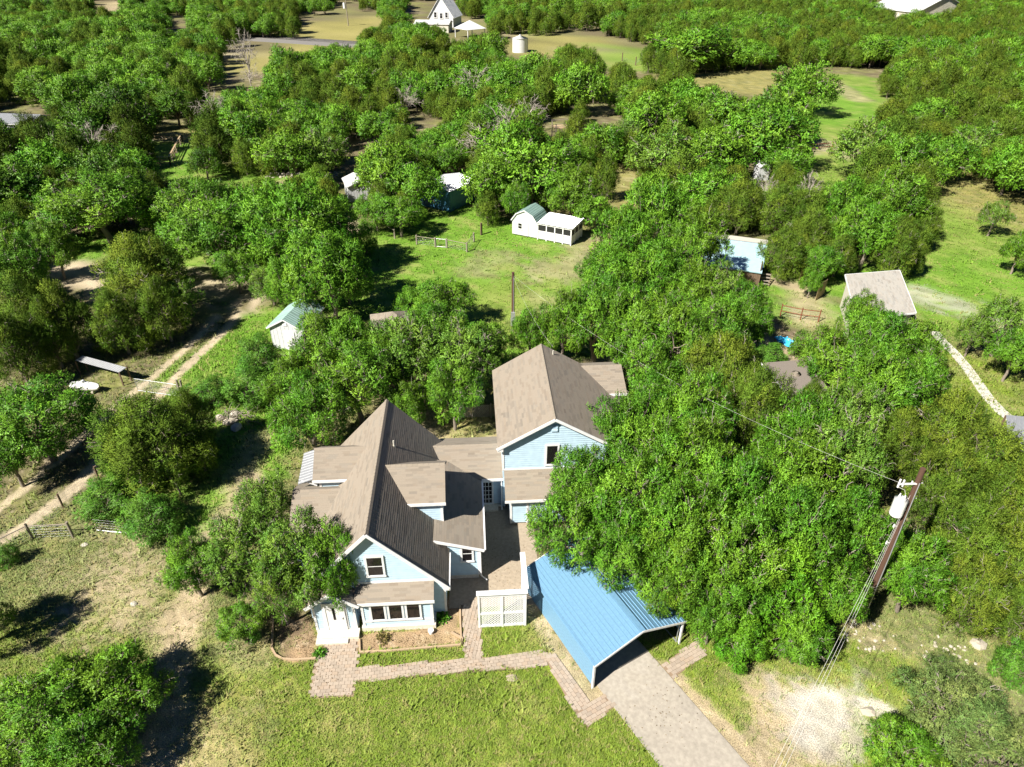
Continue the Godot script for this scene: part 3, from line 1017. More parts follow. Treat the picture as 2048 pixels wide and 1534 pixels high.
func paving():
	var d := Build.new()
	d.slab([Vector3(0.9, 0.03, -27.7), Vector3(14.2, 0.03, -5.5), Vector3(18.6, 0.03, -5.2), Vector3(4.1, 0.03, -29.4)], 0.12)
	# worn top coat: pale and dark patches, wheel tracks along the drive
	var near_left := Vector3(0.9, 0.034, -27.7)
	var run := Vector3(13.3, 0, 22.2)
	var w := Vector3(3.2, 0, -1.7)
	var n0 := d.v.size()
	for j in 91:
		for k in 13:
			var e2: Vector3 = Vector3(4.1, 0.034, -29.4).lerp(Vector3(18.6, 0.034, -5.2), j / 90.0)
			var q: Vector3 = (near_left + run * (j / 90.0)).lerp(e2, k / 12.0)
			var g := 1.0 + 0.16 * mid.get_noise_2d(q.x * 0.7, q.z * 0.7) + 0.1 * small.get_noise_2d(q.x, q.z) + 0.22 * maxf(0.0, big.get_noise_2d(q.x * 4.0, q.z * 4.0 + 60.0))
			if k in [3, 4, 8, 9]:
				g *= 1.04
			if k == 0 or k == 12:
				g *= 0.9
			d.v.append(q); d.n.append(Vector3.UP); d.c.append(Color(g, g * 0.99, g * 0.97))
	for j in 90:
		for k in 12:
			var p := n0 + j * 13 + k
			d.i.append(p); d.i.append(p + 1); d.i.append(p + 14)
			d.i.append(p); d.i.append(p + 14); d.i.append(p + 13)
	struct("driveway", d, M.asphalt)
	var c := Build.new()
	for p in [[Vector3(0.15, 0, -0.4), Vector3(5.6, 0, -0.4), Vector3(5.6, 0, -8.85), Vector3(0.15, 0, -8.85)]]:
		var q := []
		for v in p:
			q.append(Vector3(-3.76, 0.022, -26.31) + Basis(Vector3.UP, deg_to_rad(3.5)) * v)
		c.slab(q, 0.08)
	struct("courtyard", c, M.courtyard)
	var parts := [
		["entry_pad", [Vector2(-10.34, -21.06), Vector2(-8.11, -21.20), Vector2(-8.49, -24.66), Vector2(-10.26, -24.40), Vector2(-10.60, -23.03)], Vector2(0.998, -0.061), 140],
		["front_walk", [Vector2(-8.26, -21.99), Vector2(-2.63, -22.64), Vector2(1.63, -22.88), Vector2(2.33, -23.58), Vector2(1.66, -23.86), Vector2(-2.67, -23.39), Vector2(-8.32, -22.85)], Vector2(0.985, -0.17), 230],
		["side_walk", [Vector2(-2.54, -23.39), Vector2(-1.57, -23.49), Vector2(-2.03, -27.34), Vector2(-2.99, -27.20)], Vector2(0.16, -0.98), 80],
		["drive_walk", [Vector2(1.73, -23.58), Vector2(3.16, -20.25), Vector2(3.98, -20.90), Vector2(2.34, -23.67)], Vector2(0.5, 0.86), 80],
		["drive_pad", [Vector2(3.16, -20.25), Vector2(3.75, -19.54), Vector2(5.27, -20.68), Vector2(4.68, -21.28)], Vector2(0.86, -0.5), 50],
		["rear_walk", [Vector2(7.98, -23.03), Vector2(8.44, -22.23), Vector2(10.53, -23.64), Vector2(10.28, -24.59)], Vector2(0.86, -0.5), 60],
	]
	for p in parts:
		var b := Build.new()
		b.slab(flat(p[1], 0.014 + 0.004 * parts.find(p)), 0.06)
		var o := struct(p[0], b, M.bedding)
		pavers(o, p[1], p[2], M.paver, p[3])
	timber("low tan timber edging round the bare bed left of the front door", [Vector3(-13.65, 0, -26.20), Vector3(-13.38, 0, -24.99), Vector3(-13.13, 0, -24.02), Vector3(-12.79, 0, -23.58), Vector3(-12.35, 0, -23.36), Vector3(-11.69, 0, -23.30), Vector3(-10.58, 0, -23.39)])
	timber("straight timber edging of the bed below the three front windows", [Vector3(-8.45, 0, -24.59), Vector3(-8.27, 0, -23.77), Vector3(-6.65, 0, -23.86), Vector3(-4.76, 0, -24.05), Vector3(-2.83, 0, -24.24), Vector3(-2.75, 0, -24.66), Vector3(-3.39, 0, -25.05)])
	timber("thin timber edging between the side walk and the house corner bed", [Vector3(-2.78, 0, -24.27), Vector3(-2.92, 0, -25.59), Vector3(-3.02, 0, -26.84)])

func house():
	var h := thing("blue_house", "blue clapboard house with steep brown shingle roofs and white trim", "house", Vector3(-3.76, 0, -26.31), deg_to_rad(3.5))
	var X := Vector3.RIGHT
	var F := Vector3.FORWARD
	var B := Vector3.BACK
	var s: Material = M.blue_siding
	# walls of the front wing
	clad(h, Vector3(-7.55, 0, 0), X, PackedVector2Array([Vector2(0, 0.35), Vector2(7.55, 0.35), Vector2(7.55, 2.72), Vector2(3.75, 6.74), Vector2(0, 2.72)]), s)
	clad(h, Vector3(0, 0, -0.125), F, PackedVector2Array([Vector2(0, 0.35), Vector2(2.45, 0.35), Vector2(2.45, 2.7), Vector2(0, 2.7)]), s)
	clad(h, Vector3(-7.55, 0, -11.7), B, PackedVector2Array([Vector2(0, 0.35), Vector2(11.57, 0.35), Vector2(11.57, 2.7), Vector2(0, 2.7)]), s)
	clad(h, Vector3(0, 0, -11.83), Vector3.LEFT, PackedVector2Array([Vector2(0, 0.35), Vector2(7.4, 0.35), Vector2(7.4, 2.72), Vector2(3.75, 6.74), Vector2(0, 2.72)]), s)
	# right-hand extension
	clad(h, Vector3(0.02, 0, -2.6), X, PackedVector2Array([Vector2(0, 0.35), Vector2(1.96, 0.35), Vector2(1.96, 2.66), Vector2(0, 3.25)]), s)
	clad(h, Vector3(1.98, 0, -2.73), F, PackedVector2Array([Vector2(0, 0.35), Vector2(6.1, 0.35), Vector2(6.1, 2.64), Vector2(0, 2.64)]), s)
	# dormers
	clad(h, Vector3(-2.4, 0, -4.06), X, PackedVector2Array([Vector2(0.2, 5.12), Vector2(2.3, 3.0), Vector2(2.3, 5.12)]), s)
	clad(h, Vector3(-0.1, 0, -4.19), F, PackedVector2Array([Vector2(0, 3.1), Vector2(3.2, 3.1), Vector2(3.2, 5.08), Vector2(1.53, 6.3), Vector2(0, 5.18)]), s)
	clad(h, Vector3(-7.75, 0, -7.05), X, PackedVector2Array([Vector2(0, 2.9), Vector2(1.9, 4.68), Vector2(0, 4.68)]), s)
	clad(h, Vector3(-7.75, 0, -9.95), B, PackedVector2Array([Vector2(0, 2.6), Vector2(2.77, 2.6), Vector2(2.77, 4.65), Vector2(1.45, 5.6), Vector2(0, 4.6)]), s)
	# left-hand wing under its own roof
	clad(h, Vector3(-9.0, 0, -3.7), X, PackedVector2Array([Vector2(0, 0.35), Vector2(1.4, 0.35), Vector2(1.4, 2.6), Vector2(0, 2.6)]), s)
	clad(h, Vector3(-9.0, 0, -9.2), B, PackedVector2Array([Vector2(0, 0.35), Vector2(5.37, 0.35), Vector2(5.37, 2.6), Vector2(2.7, 4.0), Vector2(0, 2.4)]), s)
	# link and rear block
	clad(h, Vector3(1.99, 0, -8.9), X, PackedVector2Array([Vector2(0, 0.2), Vector2(1.7, 0.2), Vector2(1.7, 2.78), Vector2(0, 2.78)]), s)
	clad(h, Vector3(3.7, 0, -8.3), X, PackedVector2Array([Vector2(0, 2.4), Vector2(9, 2.4), Vector2(9, 4.15), Vector2(3.25, 7.6), Vector2(0, 5.65)]), s)
	clad(h, Vector3(3.7, 0, -17), B, PackedVector2Array([Vector2(0, 0.3), Vector2(8.57, 0.3), Vector2(8.57, 5.6), Vector2(0, 5.6)]), s)
	clad(h, Vector3(4.1, 0, -8.2), B, PackedVector2Array([Vector2(0, 0.25), Vector2(1.12, 0.25), Vector2(1.12, 2.55), Vector2(0, 3.3)]), s)
	clad(h, Vector3(4.1, 0, -6.95), X, PackedVector2Array([Vector2(0, 0.25), Vector2(8.6, 0.25), Vector2(8.6, 2.52), Vector2(0, 2.52)]), s)
	clad(h, Vector3(12.7, 0, -7.08), F, PackedVector2Array([Vector2(0, 0.25), Vector2(9.9, 0.25), Vector2(9.9, 4.1), Vector2(1.3, 4.1), Vector2(0, 2.5)]), s)
	clad(h, Vector3(12.7, 0, -17.12), Vector3.LEFT, PackedVector2Array([Vector2(0, 0.3), Vector2(9, 0.3), Vector2(9, 5.6), Vector2(5.75, 7.55), Vector2(0, 4.15)]), s)
	clad(h, Vector3(12.68, 0, -14.9), F, PackedVector2Array([Vector2(0, 4.0), Vector2(4.0, 4.0), Vector2(4.0, 4.9), Vector2(2.0, 5.9), Vector2(0, 4.9)]), s)
	# bay and porch
	clad(h, Vector3(-4.55, 0, 0.75), X, PackedVector2Array([Vector2(0, 0.33), Vector2(3.85, 0.33), Vector2(3.85, 2.42), Vector2(0, 2.42)]), s)
	clad(h, Vector3(-0.7, 0, 0.62), F, PackedVector2Array([Vector2(0, 0.33), Vector2(0.6, 0.33), Vector2(0.6, 2.75), Vector2(0, 2.46)]), s)
	clad(h, Vector3(-4.55, 0, 0.03), B, PackedVector2Array([Vector2(0, 0.33), Vector2(0.6, 0.33), Vector2(0.6, 2.44), Vector2(0, 2.75)]), s)
	clad(h, Vector3(-7.15, 0, 0.8), X, PackedVector2Array([Vector2(0, 0.3), Vector2(2.2, 0.3), Vector2(2.2, 2.4), Vector2(1.1, 3.2), Vector2(0, 2.4)]), s)
	clad(h, Vector3(-4.95, 0, 0.67), F, PackedVector2Array([Vector2(0, 0.3), Vector2(0.65, 0.3), Vector2(0.65, 2.4), Vector2(0, 2.4)]), s)
	clad(h, Vector3(-7.15, 0, 0.02), B, PackedVector2Array([Vector2(0, 0.3), Vector2(0.65, 0.3), Vector2(0.65, 2.4), Vector2(0, 2.4)]), s)
	# roofs
	var m: Material = M.shingle
	roof(h, [Vector3(0.25, 2.66, 0.3), Vector3(0.25, 2.66, -12), Vector3(-3.8, 6.95, -12), Vector3(-3.8, 6.95, 0.3)], B, m)
	roof(h, [Vector3(-3.8, 6.95, 0.3), Vector3(-3.8, 6.95, -12), Vector3(-7.85, 2.66, -12), Vector3(-7.85, 2.66, 0.3)], B, m)
	roof(h, [Vector3(2.27, 2.72, -2.3), Vector3(2.27, 2.72, -9.6), Vector3(-0.62, 3.62, -9.6), Vector3(-0.62, 3.62, -2.3)], B, m)
	roof(h, [Vector3(0.13, 5.1, -3.8), Vector3(0.13, 6.5, -5.72), Vector3(-3.45, 6.5, -5.72), Vector3(-2.25, 5.1, -3.8)], X, m, "dormer_roof")
	roof(h, [Vector3(0.13, 6.5, -5.72), Vector3(0.13, 5.1, -7.64), Vector3(-2.25, 5.1, -7.64), Vector3(-3.45, 6.5, -5.72)], X, m, "dormer_roof")
	roof(h, [Vector3(-5.8, 4.6, -6.8), Vector3(-4.6, 5.8, -8.5), Vector3(-8.1, 5.8, -8.5), Vector3(-8.1, 4.6, -6.8)], X, m, "dormer_roof")
	roof(h, [Vector3(-4.6, 5.8, -8.5), Vector3(-5.8, 4.6, -10.2), Vector3(-8.1, 4.6, -10.2), Vector3(-8.1, 5.8, -8.5)], X, m, "dormer_roof")
	roof(h, [Vector3(-6.9, 2.6, -3.4), Vector3(-5.9, 4.2, -6.5), Vector3(-9.3, 4.2, -6.5), Vector3(-9.3, 2.6, -3.4)], X, m)
	roof(h, [Vector3(-5.9, 4.2, -6.5), Vector3(-6.9, 2.6, -9.5), Vector3(-9.3, 2.6, -9.5), Vector3(-9.3, 4.2, -6.5)], X, m)
	roof(h, [Vector3(3.75, 2.8, -8.4), Vector3(3.75, 3.9, -10.7), Vector3(-1.5, 3.9, -10.7), Vector3(-0.9, 2.8, -8.4)], X, m)
	roof(h, [Vector3(3.75, 3.9, -10.7), Vector3(3.75, 2.9, -12.8), Vector3(-0.5, 2.9, -12.8), Vector3(-1.5, 3.9, -10.7)], X, m)
	roof(h, [Vector3(6.95, 7.76, -8), Vector3(6.95, 7.76, -17.3), Vector3(3.35, 5.6, -17.3), Vector3(3.35, 5.6, -8)], B, m)
	roof(h, [Vector3(13.05, 4.1, -8), Vector3(13.05, 4.1, -17.3), Vector3(6.95, 7.76, -17.3), Vector3(6.95, 7.76, -8)], B, m)
	roof(h, [Vector3(12.9, 2.45, -6.6), Vector3(12.9, 3.6, -8.3), Vector3(3.75, 3.6, -8.3), Vector3(3.75, 2.45, -6.6)], X, m)
	roof(h, [Vector3(13.0, 4.9, -14.7), Vector3(12.9, 6.0, -16.9), Vector3(9.3, 6.0, -16.9), Vector3(11.3, 4.9, -14.7)], X, m, "dormer_roof")
	roof(h, [Vector3(12.9, 6.0, -16.9), Vector3(13.0, 4.9, -19.1), Vector3(9.5, 4.9, -19.1), Vector3(9.3, 6.0, -16.9)], X, m, "dormer_roof")
	roof(h, [Vector3(-0.55, 2.42, 0.98), Vector3(-0.55, 2.95, 0.03), Vector3(-4.85, 2.95, 0.03), Vector3(-4.85, 2.42, 0.98)], X, m, "bay_roof")
	roof(h, [Vector3(-4.65, 2.42, 1.1), Vector3(-4.65, 2.42, 0.03), Vector3(-6.05, 3.42, 0.03), Vector3(-6.05, 3.42, 1.1)], B, m, "porch_roof")
	roof(h, [Vector3(-6.05, 3.42, 1.1), Vector3(-6.05, 3.42, 0.03), Vector3(-7.45, 2.42, 0.03), Vector3(-7.45, 2.42, 1.1)], B, m, "porch_roof")
	# ridge caps
	for r in [[Vector3(-3.8, 6.97, 0.3), Vector3(-3.8, 6.97, -12)], [Vector3(6.95, 7.78, -8), Vector3(6.95, 7.78, -17.3)], [Vector3(0.13, 6.515, -5.72), Vector3(-3.4, 6.515, -5.72)], [Vector3(-8.1, 5.815, -8.5), Vector3(-4.9, 5.815, -8.5)], [Vector3(3.7, 3.915, -10.7), Vector3(-0.9, 3.915, -10.7)], [Vector3(12.9, 6.015, -16.9), Vector3(9.9, 6.015, -16.9)]]:
		var rb := Build.new()
		var n := int(r[0].distance_to(r[1]) / 0.3)
		for k in n:
			var g := R.randf_range(0.92, 1.12)
			rb.col = Color(g, g, g * 0.98)
			var a: Vector3 = r[0].lerp(r[1], float(k) / n)
			var e: Vector3 = r[0].lerp(r[1], (k + 1.0) / n)
			var dr := (e - a).normalized()
			var sd := dr.cross(Vector3.UP)
			rb.quad(a + sd * 0.13 - Vector3.UP * 0.09, e + sd * 0.13 - Vector3.UP * 0.1, e + Vector3.UP * 0.012, a + Vector3.UP * 0.025)
			rb.quad(e - sd * 0.13 - Vector3.UP * 0.1, a - sd * 0.13 - Vector3.UP * 0.09, a + Vector3.UP * 0.025, e + Vector3.UP * 0.012)
		obj("ridge_cap", rb, m, h, true)
	# white boards along eaves and gables
	var boards := [
		[Vector3(0.3, 2.56, 0.33), Vector3(-3.8, 6.88, 0.33)], [Vector3(-7.9, 2.56, 0.335), Vector3(-3.8, 6.88, 0.335)],
		[Vector3(-0.62, 3.55, -2.27), Vector3(2.3, 2.64, -2.27)], [Vector3(-2.2, 5.03, -3.78), Vector3(0.15, 5.03, -3.78)],
		[Vector3(-8.12, 4.53, -6.78), Vector3(-5.95, 4.53, -6.78)], [Vector3(3.3, 5.52, -7.97), Vector3(6.95, 7.7, -7.97)],
		[Vector3(13.1, 4.0, -7.965), Vector3(6.95, 7.7, -7.965)], [Vector3(3.72, 2.38, -6.57), Vector3(12.9, 2.38, -6.57)],
		[Vector3(-4.88, 2.35, 1.0), Vector3(-0.52, 2.35, 1.0)], [Vector3(-4.6, 2.33, 1.13), Vector3(-6.05, 3.36, 1.13)],
		[Vector3(-7.5, 2.33, 1.135), Vector3(-6.05, 3.36, 1.135)], [Vector3(2.3, 2.72, -8.37), Vector3(3.78, 2.72, -8.37)],
		[Vector3(11.2, 4.83, -14.68), Vector3(13.05, 4.83, -14.68)], [Vector3(-9.3, 2.54, -3.38), Vector3(-7.5, 2.54, -3.38)],
	]
	for q in boards:
		var fb := Build.new()
		fb.beam(q[0], q[1], 0.045, 0.19)
		obj("fascia", fb, M.trim, h)
	for q in [Vector3(0.16, 2.52, 0.16), Vector3(3.52, 5.45, -8.14), Vector3(-7.75, 2.52, 0.16)]:
		one("eave_return", M.trim, h, q, Vector3(0.36, 0.22, 0.32))
	for q in [[0.28, 2.6, -1.0, 2.5], [2.33, 2.66, -5.6, 6.6], [13.1, 4.05, -11.2, 6.6]]:
		one("gutter", M.trim, h, Vector3(q[0], q[1], q[2]), Vector3(0.11, 0.1, q[3]))
	# corner boards, belly bands
	for q in [[0.0, 0.35, 2.62, 0.015], [1.96, 0.35, 2.6, -2.585], [4.12, 0.2, 2.4, -6.935], [5.2, 0.2, 2.4, -6.93], [3.7, 3.6, 5.45, -8.285], [-0.12, 3.05, 5.0, -4.045], [-7.72, 2.95, 4.5, -7.035], [-4.53, 0.33, 2.3, 0.765], [-0.72, 0.33, 2.3, 0.765], [-7.13, 0.3, 2.3, 0.815], [-4.97, 0.3, 2.3, 0.815], [-6.6, 0.3, 2.45, 0.815], [-5.42, 0.3, 2.45, 0.815]]:
		one("corner_board", M.trim, h, Vector3(q[0], (q[1] + q[2]) * 0.5, q[3]), Vector3(0.13, q[2] - q[1], 0.075))
	one("trim_band", M.trim, h, Vector3(-2.72, 3.02, 0.03), Vector3(4.3, 0.14, 0.05))
	one("trim_band", M.trim, h, Vector3(8.2, 3.66, -8.27), Vector3(8.9, 0.12, 0.05))
	one("trim_band", M.trim, h, Vector3(-4.32, 0.72, 0.79), Vector3(0.5, 0.12, 0.06))
	one("trim_band", M.trim, h, Vector3(-0.92, 0.72, 0.79), Vector3(0.5, 0.12, 0.06))
	# foundation
	for q in [[Vector3(-2.62, 0.165, 0.42), Vector3(4.1, 0.33, 0.96)], [Vector3(-3.77, 0.17, -6.1), Vector3(7.4, 0.34, 11.8)], [Vector3(1.0, 0.172, -5.6), Vector3(1.86, 0.345, 6.0)], [Vector3(8.3, 0.12, -12), Vector3(8.5, 0.24, 9.9)], [Vector3(-6.05, 0.14, 0.4), Vector3(2.3, 0.28, 0.84)], [Vector3(-7.9, 0.173, -6.4), Vector3(2.0, 0.346, 5.2)], [Vector3(2.9, 0.09, -9.6), Vector3(1.5, 0.18, 1.8)]]:
		one("foundation", M.skirt, h, q[0], q[1])
	one("stoop", M.skirt, h, Vector3(-5.95, 0.13, 1.1), Vector3(2.3, 0.26, 0.56))
	one("step", M.skirt, h, Vector3(-6.25, 0.075, 1.5), Vector3(1.75, 0.15, 0.32))
	one("step", M.skirt, h, Vector3(2.75, 0.08, -8.55), Vector3(1.2, 0.16, 0.55))
	# windows and doors
	for k in 3:
		window(h, Vector3(-4.13 + k * 0.97, 0.75, 0.778), X, 0.9, 1.55, 1, 1)
	window(h, Vector3(-4.13, 3.48, 0.024), X, 1.02, 1.6, 1, 2)
	window(h, Vector3(0.88, 1.48, -2.576), X, 0.78, 1.4, 1, 2)
	window(h, Vector3(6.4, 3.88, -8.276), X, 0.9, 1.72, 1, 1)
	window(h, Vector3(2.2, 0.19, -8.876), X, 0.86, 2.05, 3, 5, 0.1)
	var v := Build.new()
	v.box(Vector3(6.95, 6.85, -8.25), Vector3(0.42, 0.5, 0.06))
	for k in 4:
		v.box(Vector3(6.95, 6.68 + k * 0.11, -8.21), Vector3(0.34, 0.04, 0.05), Basis(Vector3.RIGHT, 0.5))
	obj("gable_vent", v, M.blue_siding, h)
	var dr := Build.new()
	dr.box(Vector3(-6.01, 1.32, 0.85), Vector3(0.94, 2.04, 0.06))
	for q in [[Vector3(-6.52, 1.35, 0.86), Vector3(0.09, 2.2, 0.09)], [Vector3(-5.5, 1.35, 0.86), Vector3(0.09, 2.2, 0.09)], [Vector3(-6.01, 2.41, 0.862), Vector3(1.1, 0.1, 0.09)]]:
		dr.box(q[0], q[1])
	var door := obj("door", dr, M.trim, h)
	one("pane", M.glass, door, Vector3(-6.05, 1.6, 0.885), Vector3(0.13, 0.95, 0.012))
	one("handle", M.galv, door, Vector3(-5.62, 1.25, 0.91), Vector3(0.05, 0.14, 0.06))
	# pipes
	for q in [[Vector3(-3.07, 6.05, -7.94), 0.55], [Vector3(7.74, 7.1, -16.54), 0.5], [Vector3(-7.5, 2.9, -11.3), 0.5]]:
		var p := Build.new()
		p.tube([q[0], q[0] + Vector3(0, q[1], 0)], [0.045, 0.045], 8)
		p.tube([q[0] + Vector3(0, 0.02, 0), q[0] + Vector3(0, 0.22, 0)], [0.11, 0.055], 8)
		obj("vent_pipe", p, M.cream_wall, h)
	for q in [[Vector3(2.2, 2.6, -2.42), Vector3(2.06, 2.35, -2.52), Vector3(2.06, 0.3, -2.52), Vector3(2.4, 0.12, -2.3)], [Vector3(3.62, 2.7, -8.35), Vector3(3.6, 2.4, -8.5), Vector3(3.6, 0.25, -8.5), Vector3(3.6, 0.12, -8.3)]]:
		var p := Build.new()
		p.tube(q, [0.05, 0.05, 0.05, 0.05], 7)
		obj("downspout", p, M.trim, h)
	ribbed(h, Vector3(-8.12, 4.58, -6.95), Vector3(-0.95, -0.34, 0.0), Vector3(-0.2, 0, -3.1), M.galv, "metal_awning", 0.28, 0.03, 1)
	for z in [-7.1, -9.9]:
		one("awning_brace", M.trim, h, Vector3(-8.4, 4.2, z), Vector3(1.0, 0.06, 0.06), Basis(Vector3.BACK, -0.5))

func carport():
	var c := thing("carport", "blue ribbed metal carport with a gable roof at the driveway's end", "carport", Vector3(4.16, 0, -21.76), deg_to_rad(28.0))
	var m: Material = M.blue_metal
	ribbed(c, Vector3(-0.08, 1.9, 0.12), Vector3(0, 0, -7.25), Vector3(2.92, 0.98, 0), m, "roof_panel", 0.235, 0.028, 3)
	ribbed(c, Vector3(2.84, 2.88, 0.12), Vector3(0, 0, -7.25), Vector3(2.92, -0.98, 0), m, "roof_panel", 0.235, 0.028, 3)
	ribbed(c, Vector3(0, 0.12, 0.02), Vector3(0, 0, -7.0), Vector3(0, 1.82, 0), m, "side_panel", 0.235, 0.02, 2)
	ribbed(c, Vector3(5.68, 1.0, 0.0), Vector3(0, 0, -7.0), Vector3(0, 0.92, 0), m, "side_panel", 0.235, 0.02, 1)
	var g := Build.new()
	g.slab([Vector3(5.66, 1.0, -6.98), Vector3(0.02, 1.0, -6.98), Vector3(0.02, 1.88, -6.98), Vector3(2.84, 2.82, -6.98), Vector3(5.66, 1.88, -6.98)], 0.03)
	obj("rear_panel", g, m, c)
	var cap := Build.new()
	cap.beam(Vector3(2.84, 2.905, 0.14), Vector3(2.84, 2.905, -7.15), 0.3, 0.02)
	obj("ridge_cap", cap, m, c)
	for z in [0.15, -7.16]:
		var f := Build.new()
		f.beam(Vector3(-0.12, 1.85, z), Vector3(2.84, 2.86, z), 0.03, 0.13)
		f.beam(Vector3(5.8, 1.85, z + 0.002), Vector3(2.84, 2.86, z + 0.002), 0.03, 0.13)
		obj("fascia", f, M.trim, c)
	one("corner_trim", M.trim, c, Vector3(-0.02, 0.92, 0.07), Vector3(0.1, 1.84, 0.1))
	one("corner_trim", M.trim, c, Vector3(5.66, 0.92, 0.07), Vector3(0.1, 1.84, 0.1))
	for z in [-0.1, -1.8, -3.5, -5.2, -6.9]:
		var b := Build.new()
		b.tube([Vector3(0.07, 0, z), Vector3(0.07, 1.84, z), Vector3(2.84, 2.78, z), Vector3(5.6, 1.84, z), Vector3(5.6, 0, z)], [0.035, 0.035, 0.035, 0.035, 0.035], 6)
		obj("frame_hoop", b, M.galv, c)
	for s in [0.07, 5.6]:
		one("base_rail", M.galv, c, Vector3(s, 0.06, -3.5), Vector3(0.06, 0.06, 6.9))

func yard():
	var ls := thing("lattice_screen", "white lattice screen wall with an L-shaped top rail beside the carport", "lattice screen", Vector3(-1.89, 0, -25.42), deg_to_rad(3.6))
	var n := 2.69
	for x in [0.06, n * 0.5, n - 0.06]:
		one("post", M.trim, ls, Vector3(x, 1.4, 0), Vector3(0.12, 2.8, 0.1))
	for y in [0.12, 1.16, 2.6]:
		one("rail", M.trim, ls, Vector3(n * 0.5, y, 0.003), Vector3(n - 0.02, 0.15, 0.07))
	one("top_rail", M.trim, ls, Vector3(n * 0.5, 2.83, 0.0), Vector3(n + 0.1, 0.05, 0.32))
	one("top_rail", M.trim, ls, Vector3(n - 0.02, 2.835, -1.5), Vector3(0.3, 0.05, 2.66))
	for k in 2:
		lattice(ls, Vector3(0.12 + k * (n * 0.5 - 0.06), 0.19, -0.01), Vector3.RIGHT, n * 0.5 - 0.16, 0.9)
		lattice(ls, Vector3(0.12 + k * (n * 0.5 - 0.06), 1.23, -0.01), Vector3.RIGHT, n * 0.5 - 0.16, 1.3)
	for z in [-1.4, -2.75]:
		one("post", M.trim, ls, Vector3(n - 0.02, 1.4, z), Vector3(0.1, 2.8, 0.12))
	for y in [0.12, 1.16, 2.6]:
		one("rail", M.trim, ls, Vector3(n - 0.02, y, -1.45), Vector3(0.07, 0.14, 2.5))
	for k in 2:
		lattice(ls, Vector3(n - 0.02, 0.19, -0.1 - k * 1.35), Vector3.FORWARD, 1.2, 0.9)
		lattice(ls, Vector3(n - 0.02, 1.23, -0.1 - k * 1.35), Vector3.FORWARD, 1.2, 1.3)

	# the pole by the drive, its transformer and the lines
	var base := Vector3(19.84, 0, -25.93)
	var p := thing("utility_pole", "tall dark brown utility pole rising from the trees beside the drive", "utility pole", base)
	var sh := Build.new()
	sh.tube([Vector3(0, -0.2, 0), Vector3(0, 5.5, 0), Vector3(0, 11.2, 0)], [0.19, 0.165, 0.135], 12)
	obj("pole", sh, M.pole_wood, p)
	for q in [[6.2, -0.2], [7.4, -0.18], [9.3, -0.16], [10.3, -0.16]]:
		var b := Build.new()
		b.tube([Vector3(q[1] - 0.12, q[0], 0.02), Vector3(q[1] + 0.42, q[0], 0.02)], [0.018, 0.018], 6)
		b.tube([Vector3(q[1] - 0.12, q[0] - 0.06, 0.02), Vector3(q[1] - 0.12, q[0] + 0.12, 0.02)], [0.05, 0.035], 8)
		obj("insulator", b, M.tank_white, p)
	var cond := Build.new()
	cond.tube([Vector3(0.02, 0, 0.19), Vector3(0.01, 5, 0.19), Vector3(0, 10.4, 0.17)], [0.03, 0.03, 0.03], 6)
	obj("conduit", cond, M.galv, p)
	var cut := Build.new()
	cut.tube([Vector3(-0.95, 10.1, 0.1), Vector3(-0.95, 10.6, 0.1)], [0.05, 0.05], 8)
	cut.box(Vector3(-0.75, 10.35, 0.1), Vector3(0.05, 0.42, 0.08))
	cut.beam(Vector3(-0.05, 10.3, 0.08), Vector3(-0.98, 10.3, 0.1), 0.07, 0.07)
	obj("fuse_cutout", cut, M.tank_white, p)
	var t := thing("transformer", "white cylindrical transformer hung on the dark pole beside the drive", "transformer", base + Vector3(-0.52, 8.3, 0.1))
	var can := Build.new()
	can.tube([Vector3(0, 0, 0), Vector3(0, 0.06, 0), Vector3(0, 0.95, 0), Vector3(0, 1.02, 0), Vector3(0, 1.1, 0)], [0.29, 0.32, 0.32, 0.33, 0.2], 18)
	obj("tank", can, M.tank_white, t)
	for q in [Vector3(0.05, 1.05, 0.1), Vector3(-0.12, 1.05, -0.05)]:
		var b := Build.new()
		b.tube([q, q + Vector3(0, 0.1, 0), q + Vector3(0, 0.2, 0), q + Vector3(0, 0.3, 0)], [0.05, 0.075, 0.05, 0.03], 8)
		obj("bushing", b, M.tank_white, t)
	for y in [0.3, 0.8]:
		one("bracket", M.galv, t, Vector3(0.35, y, -0.03), Vector3(0.16, 0.08, 0.1))
	one("base_ring", M.galv, t, Vector3(0, -0.03, 0), Vector3(0.36, 0.06, 0.36))
	var lead := Build.new()
	lead.tube([Vector3(0.05, 1.35, 0.1), Vector3(-0.1, 1.7, 0.1), Vector3(-0.43, 1.85, 0.05)], [0.012, 0.012, 0.012], 5)
	obj("lead", lead, M.wire, t)
	var e := Vector3(9.85, 6.6, -14.1)
	for k in 3:
		var a := base + Vector3(-0.2, 9.6 - k * 0.9, 0.15)
		var f := e + Vector3(k * 0.22, -k * 0.18, 0)
		var far := f + (f - a) * 1.4 + Vector3(0, 2.0, 0)
		wire(["uppermost", "middle", "lowest"][k] + " of the three wires sloping from the dark pole past the drive", [a, f, far], 0.0, 0.006)
	wire("long thin service wire from the dark pole over the trees to the yard pole", [base + Vector3(-0.1, 9.9, -0.1), Vector3(0.10, 0, -60.76) + Vector3(0, 5.6, 0)], 1.6, 0.0045)
	wire("short thin service wire from the yard pole down to the rear roof", [Vector3(0.10, 0, -60.76) + Vector3(0, 5.5, 0), Vector3(3.0, 7.5, -44.0)], 0.6, 0.0045)

	var yp := thing("yard_pole", "dark brown meter pole standing alone on the rear lawn", "utility pole", Vector3(0.10, 0, -60.76))
	var ys := Build.new()
	ys.tube([Vector3(0, -0.2, 0), Vector3(0, 5.9, 0)], [0.17, 0.14], 10)
	obj("pole", ys, M.pole_wood, yp)
